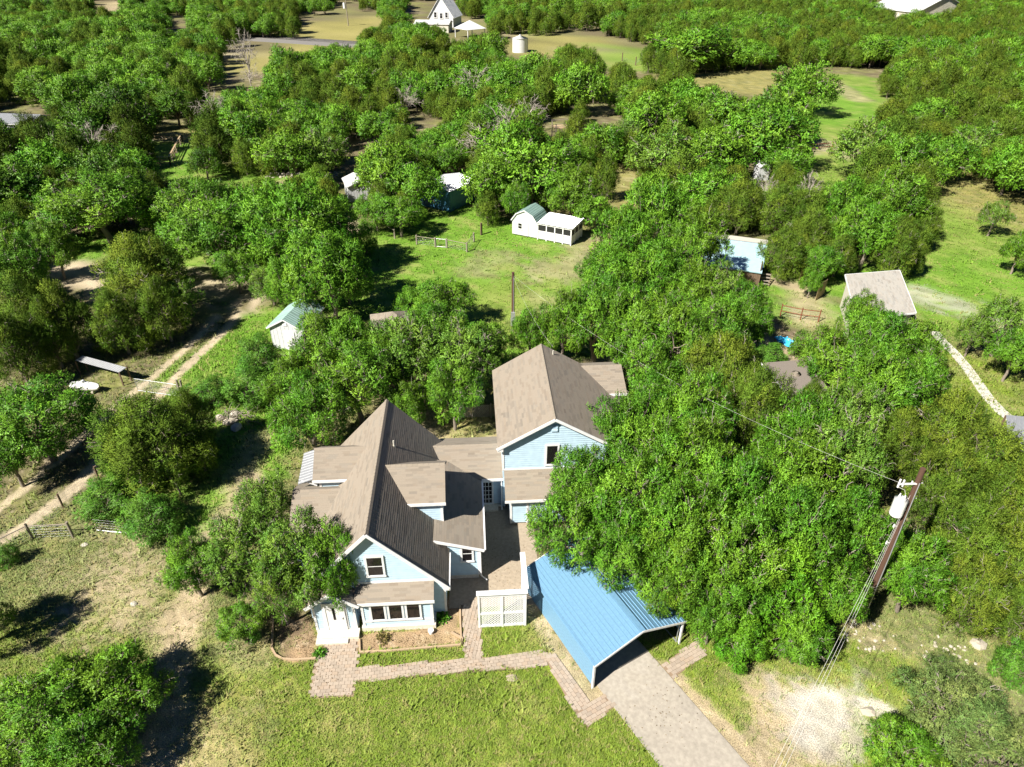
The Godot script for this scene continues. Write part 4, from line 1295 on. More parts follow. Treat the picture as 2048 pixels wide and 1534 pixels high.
	one("meter_box", M.galv, yp, Vector3(0, 1.5, 0.22), Vector3(0.4, 0.6, 0.18))
	one("panel_box", M.galv, yp, Vector3(0.02, 0.75, 0.22), Vector3(0.5, 0.75, 0.2))
	var yc := Build.new()
	yc.tube([Vector3(0.06, 1.8, 0.19), Vector3(0.05, 5.4, 0.18)], [0.03, 0.03], 6)
	obj("conduit", yc, M.galv, yp)

	# gate, tank and lean-to by the track
	var ga := Vector3(-31.82, 0, -49.37)
	var gb := Vector3(-27.92, 0, -48.47)
	var gt := thing("pipe_gate", "pale pipe gate with wire mesh standing across the dirt track", "gate", ga)
	var d := gb - ga
	for q in [[Vector3(0, 0.12, 0), d + Vector3(0, 0.12, 0)], [Vector3(0, 1.3, 0), d + Vector3(0, 1.3, 0)], [Vector3(0, 0.12, 0), Vector3(0, 1.3, 0)], [d + Vector3(0, 0.12, 0), d + Vector3(0, 1.3, 0)], [d * 0.36 + Vector3(0, 0.12, 0), d * 0.36 + Vector3(0, 1.3, 0)]]:
		var b := Build.new()
		b.tube(q, [0.024, 0.024], 7)
		obj("gate_rail", b, M.pipe, gt)
	var gm := Build.new()
	for j in 8:
		gm.tube([Vector3(0, 0.26 + j * 0.13, 0), d + Vector3(0, 0.26 + j * 0.13, 0)], [0.005, 0.005], 3, false)
	for j in 22:
		gm.tube([d * (j + 0.5) / 22 + Vector3(0, 0.12, 0), d * (j + 0.5) / 22 + Vector3(0, 1.3, 0)], [0.005, 0.005], 3, false)
	obj("wire_mesh", gm, M.galv, gt)
	rail_fence("weathered double gate post with a brace at the pipe gate", [Vector3(-27.73, 0, -48.39), Vector3(-27.40, 0, -48.32)], 1.75, [1.2], M.weathered, "gate post", "gate_post", 0.1)
	var pt := thing("propane_tank", "silvery white propane tank lying on its saddles under the left trees", "tank", Vector3(-36.17, 0, -49.30), deg_to_rad(-7.0))
	var pb := Build.new()
	var pp := []
	var pr := []
	for k in 15:
		var a := PI * k / 14.0
		pp.append(Vector3(-cos(a) * 1.28 if k < 5 or k > 9 else -cos(a) * 1.28, 0.62, 0))
		pr.append(maxf(0.02, 0.4 * pow(sin(a), 0.45)))
	pb.tube(pp, pr, 18)
	obj("shell", pb, M.tank_white, pt)
	var dome := Build.new()
	dome.tube([Vector3(0, 0.98, 0), Vector3(0, 1.12, 0), Vector3(0, 1.18, 0)], [0.2, 0.19, 0.1], 12)
	obj("valve_dome", dome, M.tank_white, pt)
	for s in [-0.7, 0.7]:
		one("saddle", M.limestone, pt, Vector3(s, 0.13, 0), Vector3(0.2, 0.3, 0.55))
	for s in [-0.45, 0.5]:
		var b := Build.new()
		b.tube([Vector3(s, 0.62, 0), Vector3(s + 0.03, 0.62, 0)], [0.408, 0.408], 18)
		obj("band", b, M.galv, pt)
	var lt := thing("lean_to", "long low lean-to with a shiny metal roof under the left trees", "lean-to", Vector3(-35.78, 0, -51.18))
	var lo := Vector3(-35.78, 0, -51.18)
	shed_roof(lt, [Vector3(-38.27, 1.35, -52.24) - lo, Vector3(-33.49, 1.35, -50.27) - lo, Vector3(-33.19, 1.6, -51.08) - lo, Vector3(-37.76, 1.6, -52.67) - lo], M.galv)

	# stout posts with a pipe rail at lower left
	rail_fence("dark cedar posts with one pipe rail and wire at the lower left", [Vector3(-28.42, 0, -32.41), Vector3(-30.94, 0, -32.23), Vector3(-32.96, 0, -30.03)], 1.25, [1.16], M.weathered, "fence", "corner_fence", 0.09, true)
	rail_fence("wire fence running beside the dirt track from the corner post", [Vector3(-30.94, 0, -32.23), Vector3(-30.46, 0, -35.06), Vector3(-29.41, 0, -37.88)], 1.25, [], M.wood, "fence", "wire_fence", 0.075, true)
	rail_fence("low fallen wire panel between the corner posts and the shrubs", [Vector3(-27.13, 0, -32.94), Vector3(-25.04, 0, -32.67)], 0.3, [0.1], M.pipe, "fence", "fallen_panel", 0.03, true)
	# yard fence with gate
	rail_fence("weathered rail fence with dark posts left of the small wire gate", [Vector3(-11.87, 0, -82.42), Vector3(-9.48, 0, -81.60)], 1.15, [1.08], M.weathered, "fence", "rail_fence", 0.11, true)
	rail_fence("weathered rail fence right of the small wire gate with a bent corner", [Vector3(-8.03, 0, -81.27), Vector3(-5.49, 0, -80.00), Vector3(-4.78, 0, -83.25)], 1.15, [1.08], M.weathered, "fence", "rail_fence", 0.11, true)
	rail_fence("short rail fence half covered by the green vines", [Vector3(-17.76, 0, -88.34), Vector3(-14.90, 0, -84.43)], 1.15, [1.05], M.weathered, "fence", "rail_fence", 0.11, false)
	rail_fence("tall dark fence post standing alone beside the fenced pen", [Vector3(-3.99, 0, -85.64), Vector3(-3.90, 0, -85.82)], 1.5, [], M.wood, "fence post", "fence_post", 0.11)
	rail_fence("small dark wire pen beside the blue barn", [Vector3(-4.74, 0, -92.74), Vector3(-3.14, 0, -89.64), Vector3(-2.20, 0, -92.74), Vector3(-2.75, 0, -96.02)], 1.3, [1.2], M.wood, "pen", "wire_pen", 0.1, true)
	var yg := thing("wire_gate", "small square wire gate in the rail fence on the rear lawn", "gate", Vector3(-9.36, 0, -81.60))
	var yd := Vector3(-8.15, 0, -81.27) - Vector3(-9.36, 0, -81.60)
	var yb := Build.new()
	for q in [[Vector3(0, 0.1, 0), yd + Vector3(0, 0.1, 0)], [Vector3(0, 1.1, 0), yd + Vector3(0, 1.1, 0)], [Vector3(0, 0.1, 0), Vector3(0, 1.1, 0)], [yd + Vector3(0, 0.1, 0), yd + Vector3(0, 1.1, 0)]]:
		yb.tube(q, [0.03, 0.03], 6)
	obj("frame", yb, M.pipe, yg)
	var ym := Build.new()
	for j in 7:
		ym.tube([yd * (j + 0.5) / 7 + Vector3(0, 0.1, 0), yd * (j + 0.5) / 7 + Vector3(0, 1.1, 0)], [0.005, 0.005], 3, false)
	obj("wire_mesh", ym, M.galv, yg)
	# fences right of the rear yard
	var wf := [Vector3(31.95, 0, -71.11), Vector3(32.86, 0, -72.44), Vector3(33.90, 0, -73.94)]
	for k in 2:
		var pf := thing("plank_fence", ["tan plank fence panel left of the small round tree by the steps", "short tan plank fence panel hidden behind the small round tree"][k], "fence", [Vector3(31.89, 0, -71.11), Vector3(32.10, 0, -66.63)][k])
		var dv: Vector3 = ([Vector3(34.62, 0, -74.50), Vector3(33.68, 0, -68.32)][k] - [Vector3(31.89, 0, -71.11), Vector3(32.10, 0, -66.63)][k]) * Vector3(1, 0, 1)
		var nn := int(dv.length() / 0.16)
		for j in nn:
			var b := Build.new()
			var gg := R.randf_range(0.85, 1.15)
			b.col = Color(gg, gg, gg)
			b.box(dv * (j + 0.5) / nn + Vector3(0, 0.9, 0), Vector3(0.14, 1.75 + R.randf_range(-0.03, 0.03), 0.02), Basis(Vector3.UP, -Vector2(dv.x, dv.z).angle()))
			obj("plank", b, M.pale_wood, pf)
		for y in [0.4, 1.4]:
			var b := Build.new()
			b.beam(Vector3(0, y, -0.05), dv + Vector3(0, y, -0.05), 0.05, 0.09)
			obj("rail", b, M.pale_wood, pf)
	rail_fence("dark wire fence with a rusty post near the blue tarpaulin", [Vector3(27.29, 0, -63.21), Vector3(29.03, 0, -62.34), Vector3(30.68, 0, -61.91)], 1.3, [0.6, 1.2], M.rust, "fence", "wire_fence", 0.06, true)
	rail_fence("rusty pipe fence across the far right meadow behind the big oak", [Vector3(51.73, 0, -124.89), Vector3(56.64, 0, -126.21), Vector3(59.61, 0, -125.22)], 1.5, [1.4, 0.8], M.rust, "fence", "pipe_fence", 0.09)
	rail_fence("thin wire fence with dark posts on the far grass slope", [Vector3(32.86, 0, -227.03), Vector3(35.68, 0, -218.83), Vector3(44.98, 0, -249.65)], 2.2, [], M.wood, "fence", "wire_fence", 0.16, true)
	# lattice behind the link roof
	var ll := thing("brown_lattice", "weathered brown lattice fence behind the house under the oaks", "lattice screen", Vector3(-4.78, 0, -45.39), 0.03)
	for k in 3:
		lattice(ll, Vector3(0.2 + k * 1.5, 0.15, 0), Vector3.RIGHT, 1.3, 1.2)
		one("post", M.weathered, ll, Vector3(0.1 + k * 1.5, 0.75, 0), Vector3(0.1, 1.5, 0.1))
	for c in ll.get_children():
		if c.mesh:
			c.mesh.surface_set_material(0, M.weathered)
	# rocks, brush, tarpaulin
	var rr := RandomNumberGenerator.new()
	rr.seed = 77
	for k in 4:
		var b := Build.new()
		rock(b, Vector3.ZERO, Vector3([0.7, 0.55, 0.45, 0.5][k], 0.3, [0.45, 0.5, 0.3, 0.35][k]), rr)
		var o := lone("limestone_slab", b, M.limestone, ["largest flat grey rock in the brush heap left of the house", "tilted grey rock at the front of the brush heap", "small grey rock on the left of the brush heap", "narrow grey rock at the back of the brush heap"][k], "rock")
		o.position = [Vector3(-22.41, 0, -44.85), Vector3(-21.67, 0, -44.06), Vector3(-23.48, 0, -45.39), Vector3(-22.41, 0, -45.81)][k] + Vector3(0, 0.12, 0)
		o.rotation = Vector3(0.2 * k, k * 1.3, 0.15)
	var bp := Build.new()
	for k in 60:
		var a := Vector3(-21.95, 0, -45.39) + Vector3(rr.randf_range(-1.3, 1.3), 0, rr.randf_range(-0.7, 0.7))
		var dd := Vector3(rr.randf_range(-1, 1), rr.randf_range(-0.1, 0.35), rr.randf_range(-1, 1)).normalized() * rr.randf_range(0.6, 1.5)
		bp.tube([a + Vector3(0, 0.1 + rr.randf() * 0.4, 0), a + dd * 0.5 + Vector3(0, 0.35, 0), a + dd + Vector3(0, 0.25, 0)], [0.03, 0.022, 0.01], 4, false)
	lone("brush_heap", bp, M.weathered, "heap of dry grey branches among rocks left of the house", "brush pile")
	var rocks := [[Vector3(-27.31, 0, -31.71), 0.22, "small pale stone near the corner posts at lower left"], [Vector3(-22.05, 0, -27.02), 0.2, "white stone at the edge of the bare path"], [Vector3(17.88, 0, -20.33), 0.35, "dark grey stone at the right edge of the white chalk patch"], [Vector3(19.23, 0, -19.72), 0.34, "flat stone right of the chalk patch"], [Vector3(25.62, 0, -24.27), 0.4, "large pale stone under the right-hand junipers"], [Vector3(0.00, 0, -22.23), 0.3, "round tan stepping stone alone in the front lawn"]]
	for q in rocks:
		var b := Build.new()
		rock(b, Vector3.ZERO, Vector3(q[1] * 1.2, q[1] * (0.5 if q[1] != 0.3 else 0.12), q[1]), rr)
		lone("stone", b, M.limestone if q[1] != 0.3 else M.paver, q[2], "rock").position = q[0] + Vector3(0, 0.02, 0)
	var cr := Build.new()
	for k in 90:
		var a := [Vector3(-35.97, 0, -111.79), Vector3(-30.76, 0, -111.79), Vector3(-34.32, 0, -113.16)][k % 3] as Vector3
		rock(cr, a + Vector3(rr.randf_range(-3, 3), 0.05, rr.randf_range(-1.6, 1.6)), Vector3(rr.randf_range(0.12, 0.4), rr.randf_range(0.1, 0.25), rr.randf_range(0.12, 0.35)), rr)
	for k in 60:
		var a := [Vector3(19.69, 0, -25.42), Vector3(20.05, 0, -24.76), Vector3(23.39, 0, -23.95), Vector3(23.77, 0, -23.64)][k % 4] as Vector3
		rock(cr, a + Vector3(rr.randf_range(-1.2, 1.2), 0.02, rr.randf_range(-0.9, 0.9)), Vector3(rr.randf_range(0.05, 0.14), rr.randf_range(0.04, 0.08), rr.randf_range(0.05, 0.13)), rr)
	obj("rubble", cr, M.limestone).set_meta("kind", "stuff")
	var tp := Build.new()
	for k in 2:
		var nx := 9
		var o := [Vector3(25.95, 0, -58.16), Vector3(26.40, 0, -57.49)][k] as Vector3
		var gridp := []
		for j in nx:
			for i2 in nx:
				gridp.append(o + Vector3((i2 - 4) * 0.17, 0.05 + 0.35 * absf(mid.get_noise_2d(i2 * 7.0 + k * 50, j * 7.0)) + (0.25 if i2 > 1 and i2 < 7 and j > 1 and j < 7 else 0.0), (j - 4) * 0.16 + i2 * 0.05))
		for j in nx - 1:
			for i2 in nx - 1:
				var q := j * nx + i2
				tp.tri(gridp[q], gridp[q + nx], gridp[q + nx + 1]); tp.tri(gridp[q], gridp[q + nx + 1], gridp[q + 1])
	lone("tarpaulin", tp, M.tarp, "crumpled bright blue tarpaulin on bare ground behind the trees", "tarpaulin")
	# small plants at the house
	for q in [[Vector3(-3.94, 0, -26.00), 0.34, "leafy bright green bush at the front corner of the house"], [Vector3(-7.10, 0, -24.66), 0.36, "brownish clump of leaves in the bed below the front windows"], [Vector3(-10.42, 0, -23.64), 0.3, "small dark plant beside the entry pad"]]:
		var b := Build.new()
		for k in 170:
			var dd := any(rr)
			dd.y = absf(dd.y)
			var l := (dd + any(rr) * 0.5).normalized()
			var nn := (Vector3.UP + any(rr) * 0.7)
			nn = (nn - l * nn.dot(l)).normalized()
			leafy(b, dd * q[1] * rr.randf_range(0.2, 1.1), l, nn, nn, 0.16, 0.09, Color(0.09, 0.25, 0.02) * rr.randf_range(0.7, 1.2) if q[1] != 0.36 else Color(0.20, 0.17, 0.06) * rr.randf_range(0.6, 1.2))
		lone("garden_plant", b, M.leaf, q[2], "plant").position = q[0]
	var pot := Build.new()
	pot.tube([Vector3(0, 0, 0), Vector3(0, 0.22, 0), Vector3(0, 0.25, 0)], [0.11, 0.16, 0.17], 10)
	lone("white_pot", pot, M.tank_white, "small white pot at the right foot of the bay window", "pot").position = Vector3(-4.53, 0, -25.05)
	# curved walk on the right, trampoline, metal roof
	var cw := Build.new()
	var line := [Vector3(41.26, 0, -59.84), Vector3(41.07, 0, -57.87), Vector3(41.08, 0, -55.81), Vector3(40.85, 0, -53.51), Vector3(40.45, 0, -51.02), Vector3(39.99, 0, -48.47), Vector3(39.89, 0, -46.51), Vector3(40.12, 0, -44.85)]
	for k in line.size() - 1:
		var a: Vector3 = line[k]
		var e2: Vector3 = line[k + 1]
		var o0: Vector3 = ((line[mini(k + 1, 7)] as Vector3) - line[maxi(k - 1, 0)]).normalized().cross(Vector3.UP) * 0.46
		var o1: Vector3 = ((line[mini(k + 2, 7)] as Vector3) - line[k]).normalized().cross(Vector3.UP) * 0.46
		cw.quad(a - o0 + Vector3(0, 0.07, 0), a + o0 + Vector3(0, 0.07, 0), e2 + o1 + Vector3(0, 0.07, 0), e2 - o1 + Vector3(0, 0.07, 0))
		cw.quad(a + o0, e2 + o1, e2 + o1 + Vector3(0, 0.07, 0), a + o0 + Vector3(0, 0.07, 0))
		cw.quad(e2 - o1, a - o0, a - o0 + Vector3(0, 0.07, 0), e2 - o1 + Vector3(0, 0.07, 0))
	struct("curved_walk", cw, M.concrete)
	var tr := thing("trampoline", "round trampoline with a dark safety net under the right trees", "trampoline", Vector3(35.64, 0, -42.39))
	var net := Build.new()
	for k in 24:
		var t0 := TAU * k / 24
		var t1 := TAU * (k + 1) / 24
		for y in [0.7, 1.2, 1.7, 2.2]:
			net.tube([Vector3(cos(t0) * 1.3, y, sin(t0) * 1.3), Vector3(cos(t1) * 1.3, y, sin(t1) * 1.3)], [0.012, 0.012], 3, false)
		net.tube([Vector3(cos(t0) * 1.3, 0.7, sin(t0) * 1.3), Vector3(cos(t0) * 1.3, 2.2, sin(t0) * 1.3)], [0.01, 0.01], 3, false)
	obj("safety_net", net, M.black, tr)
	var bed := Build.new()
	bed.tube([Vector3(0, 0.66, 0), Vector3(0, 0.7, 0)], [1.3, 1.3], 24)
	obj("jumping_mat", bed, M.black, tr)
	for k in 6:
		var t0 := TAU * k / 6
		var b := Build.new()
		b.tube([Vector3(cos(t0) * 1.33, 0, sin(t0) * 1.33), Vector3(cos(t0) * 1.33, 2.3, sin(t0) * 1.33)], [0.025, 0.025], 6)
		obj("pole", b, M.galv, tr)
	var mr := thing("metal_canopy", "small grey ribbed metal roof on posts at the right edge", "canopy", Vector3(37.0, 0, -42.0))
	shed_roof(mr, [Vector3(-2.2, 2.4, 3.6), Vector3(1.4, 2.4, 4.2), Vector3(3.6, 2.7, 0.2), Vector3(-0.2, 2.7, -0.2)], M.galv)

func outbuildings():
	var t := thing("garden_shed", "white garden shed with a green metal gable roof left of the rear lawn", "shed", Vector3(-20.4, 0, -58.6), deg_to_rad(-10.5))
	gable(t, 3.2, 4.5, 2.35, 3.25, M.white_wall, M.green_metal)
	one("gable_vent", M.trim, t, Vector3(0, 2.75, 2.28), Vector3(0.4, 0.4, 0.05))
	one("door", M.trim, t, Vector3(0.3, 1.0, 2.29), Vector3(0.95, 1.95, 0.05))
	t = thing("hip_shed", "small building with a brown shingled pyramid roof behind the oaks", "shed", Vector3(-11.0, 0, -57.4), deg_to_rad(12))
	for q in [[Vector3(0, 1.2, 1.7), Vector3(3.4, 2.4, 0.1)], [Vector3(0, 1.2, -1.7), Vector3(3.4, 2.4, 0.1)], [Vector3(1.75, 1.2, 0), Vector3(0.1, 2.4, 3.3)], [Vector3(-1.75, 1.2, 0), Vector3(0.1, 2.4, 3.3)]]:
		one("wall", M.cream_wall, t, q[0], q[1])
	var co := [Vector3(2.1, 2.35, 2.1), Vector3(2.1, 2.35, -2.1), Vector3(-2.1, 2.35, -2.1), Vector3(-2.1, 2.35, 2.1)]
	for k in 4:
		roof(t, [co[k], co[(k + 1) % 4], Vector3(0, 3.5, 0)], co[(k + 1) % 4] - co[k], M.shingle)
	var wt := thing("covered_cart", "white rounded cover with a dark opening behind the oaks", "cart", Vector3(-9.7, 0, -56.0), 0.6)
	var wb := Build.new()
	for k in 8:
		var a0 := PI * k / 8
		var a1 := PI * (k + 1) / 8
		wb.quad(Vector3(cos(a0) * 0.9, 0.5 + sin(a0) * 0.9, 0.7), Vector3(cos(a0) * 0.9, 0.5 + sin(a0) * 0.9, -0.7), Vector3(cos(a1) * 0.9, 0.5 + sin(a1) * 0.9, -0.7), Vector3(cos(a1) * 0.9, 0.5 + sin(a1) * 0.9, 0.7))
	obj("cover", wb, M.white_wall, wt)
	one("body", M.weathered, wt, Vector3(0, 0.35, 0), Vector3(1.7, 0.5, 1.35))
	# coop: barn-shaped shed with a screened run
	var c := thing("chicken_coop", "white barn-shaped coop with a screened run under a ribbed metal roof", "coop", Vector3(0.03, 0, -85.82), deg_to_rad(-27.5))
	var w := Build.new()
	w.slab([Vector3(0, 0.15, 0), Vector3(3.5, 0.15, 0), Vector3(3.5, 2.1, 0), Vector3(2.9, 2.9, 0), Vector3(1.75, 3.45, 0), Vector3(0.6, 2.9, 0), Vector3(0, 2.1, 0)], 0.1)
	for k in 9:
		w.box(Vector3(0.2 + k * 0.39, 1.1, 0.01), Vector3(0.045, 1.8, 0.02))
	obj("wall", w, M.white_wall, c)
	for q in [[Vector3(0.05, 1.05, -1.5), Vector3(0.1, 1.9, 2.8)], [Vector3(3.45, 1.05, -1.5), Vector3(0.1, 1.9, 2.8)], [Vector3(1.75, 1.05, -2.95), Vector3(3.4, 1.9, 0.1)]]:
		one("wall", M.white_wall, c, q[0], q[1])
	var prof := [Vector3(-0.12, 2.0, 0.12), Vector3(0.58, 2.95, 0.12), Vector3(1.75, 3.52, 0.12), Vector3(2.92, 2.95, 0.12), Vector3(3.62, 2.0, 0.12)]
	for k in 4:
		ribbed(c, prof[k], Vector3(0, 0, -3.3), prof[k + 1] - prof[k], M.green_metal, "roof_sheet", 0.3, 0.025, 1)
		var fb := Build.new()
		fb.beam(prof[k] + Vector3(0, -0.06, 0.02), prof[k + 1] + Vector3(0, -0.06, 0.02), 0.04, 0.12)
		obj("fascia", fb, M.trim, c)
	window(c, Vector3(0.8, 0.9, 0.012), Vector3.RIGHT, 0.7, 0.9, 1, 2, 0.1)
	var dd := Build.new()
	dd.box(Vector3(1.95, 1.05, 0.03), Vector3(0.85, 1.75, 0.06))
	obj("door", dd, M.white_wall, c)
	for q in [[Vector3(5.9, 0.65, 0.0), Vector3(4.6, 1.0, 0.06)], [Vector3(8.22, 0.65, -1.75), Vector3(0.06, 1.0, 3.4)]]:
		one("lower_panel", M.white_wall, c, q[0], q[1])
	for x in [3.66, 4.85, 6.0, 7.1, 8.2]:
		one("post", M.trim, c, Vector3(x, 1.05, 0.03), Vector3(0.13, 2.1, 0.12))
	for z in [-1.0, -2.2, -3.4]:
		one("post", M.trim, c, Vector3(8.22, 1.0, z), Vector3(0.12, 2.0, 0.12))
	for q in [[Vector3(5.9, 2.06, 0.03), Vector3(4.7, 0.12, 0.14)], [Vector3(5.9, 1.17, 0.035), Vector3(4.6, 0.09, 0.1)], [Vector3(8.22, 2.02, -1.7), Vector3(0.14, 0.12, 3.4)], [Vector3(8.22, 1.17, -1.7), Vector3(0.1, 0.09, 3.4)]]:
		one("rail", M.trim, c, q[0], q[1])
	for q in [[Vector3(5.9, 1.6, 0.0), Vector3(4.6, 0.8, 0.015)], [Vector3(8.22, 1.6, -1.7), Vector3(0.015, 0.8, 3.3)]]:
		one("screen", M.black, c, q[0], q[1])
	ribbed(c, Vector3(3.55, 2.2, 0.2), Vector3(4.85, 0, 0), Vector3(0, 0.25, -3.8), M.galv, "run_roof", 0.3, 0.03, 3)
	# blue barn, white shed in the trees
	t = thing("blue_barn", "dark blue metal barn with a pale roof at the back of the rear lawn", "barn", Vector3(-9.2, 0, -98.2), deg_to_rad(-32))
	gable(t, 5.2, 6.0, 2.9, 3.5, M.navy_wall, M.galv, true, 0.2, false)
	t = thing("small_white_shed", "narrow white shed half hidden by trees left of the blue barn", "shed", Vector3(-22.6, 0, -101.0), deg_to_rad(20))
	gable(t, 3.2, 4.2, 2.3, 2.9, M.white_wall, M.white_metal)
	# pale-roofed cabin with steps
	t = thing("pale_roof_cabin", "low cabin with a very pale blue sheet roof and dark plank skirting", "cabin", Vector3(25.0, 0, -73.6), deg_to_rad(-21))
	var pr := Build.new()
	pr.slab([Vector3(-4.2, 1.7, 2.6), Vector3(3.3, 1.7, 2.6), Vector3(3.3, 2.9, -2.8), Vector3(-4.2, 2.9, -2.8)], 0.12)
	obj("roof", pr, M.pale_blue_roof, t)
	var pw := Build.new()
	pw.slab([Vector3(3.3, 2.9, -2.84), Vector3(3.3, 2.45, -5.6), Vector3(-4.2, 2.45, -5.6), Vector3(-4.2, 2.9, -2.84)], 0.12)
	obj("roof", pw, M.cream_wall, t)
	one("roof_edge", M.galv, t, Vector3(-0.45, 2.94, -2.82), Vector3(7.6, 0.06, 0.12))
	for k in 44:
		var g := R.randf_range(0.7, 1.25)
		var b := Build.new()
		b.col = Color(g, g, g)
		b.box(Vector3(-4.0 + k * 0.166, 0.8, 2.4), Vector3(0.155, 1.6, 0.03))
		obj("plank", b, M.wood, t)
	for q in [[Vector3(3.1, 1.1, -1.4), Vector3(0.1, 2.2, 7.4)], [Vector3(-4.0, 1.1, -1.4), Vector3(0.1, 2.2, 7.4)], [Vector3(-0.45, 1.1, -5.3), Vector3(7.0, 2.2, 0.1)]]:
		one("wall", M.wood, t, q[0], q[1])
	for k in 4:
		one("step", M.weathered, t, Vector3(3.75, 0.2 + k * 0.24, 1.9 - k * 0.34), Vector3(1.1, 0.05, 0.3))
	one("stringer", M.wood, t, Vector3(4.28, 0.5, 1.4), Vector3(0.06, 0.2, 1.7), Basis(Vector3.RIGHT, 0.6))
	# grey shingled house at right
	t = thing("grey_roof_house", "small house with a grey shingle shed roof left of the right meadow", "house", Vector3(35.9, 0, -61.9))
	var gq := [Vector3(1.9, 2.95, 3.7), Vector3(4.2, 3.45, -4.9), Vector3(-1.9, 3.45, -3.8), Vector3(-4.2, 2.95, 4.8)]
	roof(t, gq, gq[1] - gq[0], M.grey_shingle)
	var gr := Build.new()
	for k in 4:
		gr.beam(gq[k] - Vector3(0, 0.06, 0), gq[(k + 1) % 4] - Vector3(0, 0.06, 0), 0.06, 0.16)
	obj("fascia", gr, M.trim, t)
	for k in 4:
		var wa: Vector3 = gq[k] * Vector3(0.9, 1, 0.9)
		var we: Vector3 = gq[(k + 1) % 4] * Vector3(0.9, 1, 0.9)
		var wb2 := Build.new()
		wb2.slab([Vector3(wa.x, 0, wa.z), Vector3(we.x, 0, we.z), we - Vector3(0, 0.12, 0), wa - Vector3(0, 0.12, 0)], 0.1)
		obj("wall", wb2, M.cream_wall, t)
	window(t, Vector3(-3.3, 1.0, 4.42), Vector3(0.98, 0, -0.18).normalized(), 0.9, 1.2)
	# flat dark roof among the trees
	t = thing("flat_roof_pavilion", "flat dark brown roof with a round vent among the trees", "pavilion", Vector3(23.0, 0, -47.2), deg_to_rad(8))
	for k in 8:
		one("roof_sheet", M.deck_roof, t, Vector3(-1.55 + k * 0.45, 2.6 + 0.004 * (k % 2), 0), Vector3(0.446, 0.08, 5.6))
	var rv := Build.new()
	rv.tube([Vector3(0.2, 2.64, -0.7), Vector3(0.2, 2.78, -0.7), Vector3(0.2, 2.86, -0.7)], [0.34, 0.36, 0.14], 14)
	obj("roof_vent", rv, M.weathered, t)
	for q in [Vector3(-1.6, 1.28, 2.5), Vector3(1.6, 1.28, 2.5), Vector3(-1.6, 1.28, -2.5), Vector3(1.6, 1.28, -2.5)]:
		one("post", M.weathered, t, q, Vector3(0.14, 2.56, 0.14))
	one("fascia", M.trim, t, Vector3(-1.82, 2.6, 0), Vector3(0.04, 0.14, 5.6))
	# red and grey junk under the trees
	t = thing("red_tractor", "small red tractor half hidden in the dark under the right trees", "tractor", Vector3(39.22, 0, -81.11), 0.4)
	one("bonnet", M.rust, t, Vector3(0.3, 1.0, 0), Vector3(1.5, 0.7, 0.8))
	one("seat", M.black, t, Vector3(-0.7, 1.1, 0), Vector3(0.5, 0.5, 0.6))
	for q in [[Vector3(-0.8, 0.65, 0.65), 0.65], [Vector3(-0.8, 0.65, -0.65), 0.65], [Vector3(0.8, 0.4, 0.55), 0.4], [Vector3(0.8, 0.4, -0.55), 0.4]]:
		var b := Build.new()
		b.tube([q[0] - Vector3(0, 0, 0.14), q[0] + Vector3(0, 0, 0.14)], [q[1], q[1]], 14)
		obj("wheel", b, M.black, t)

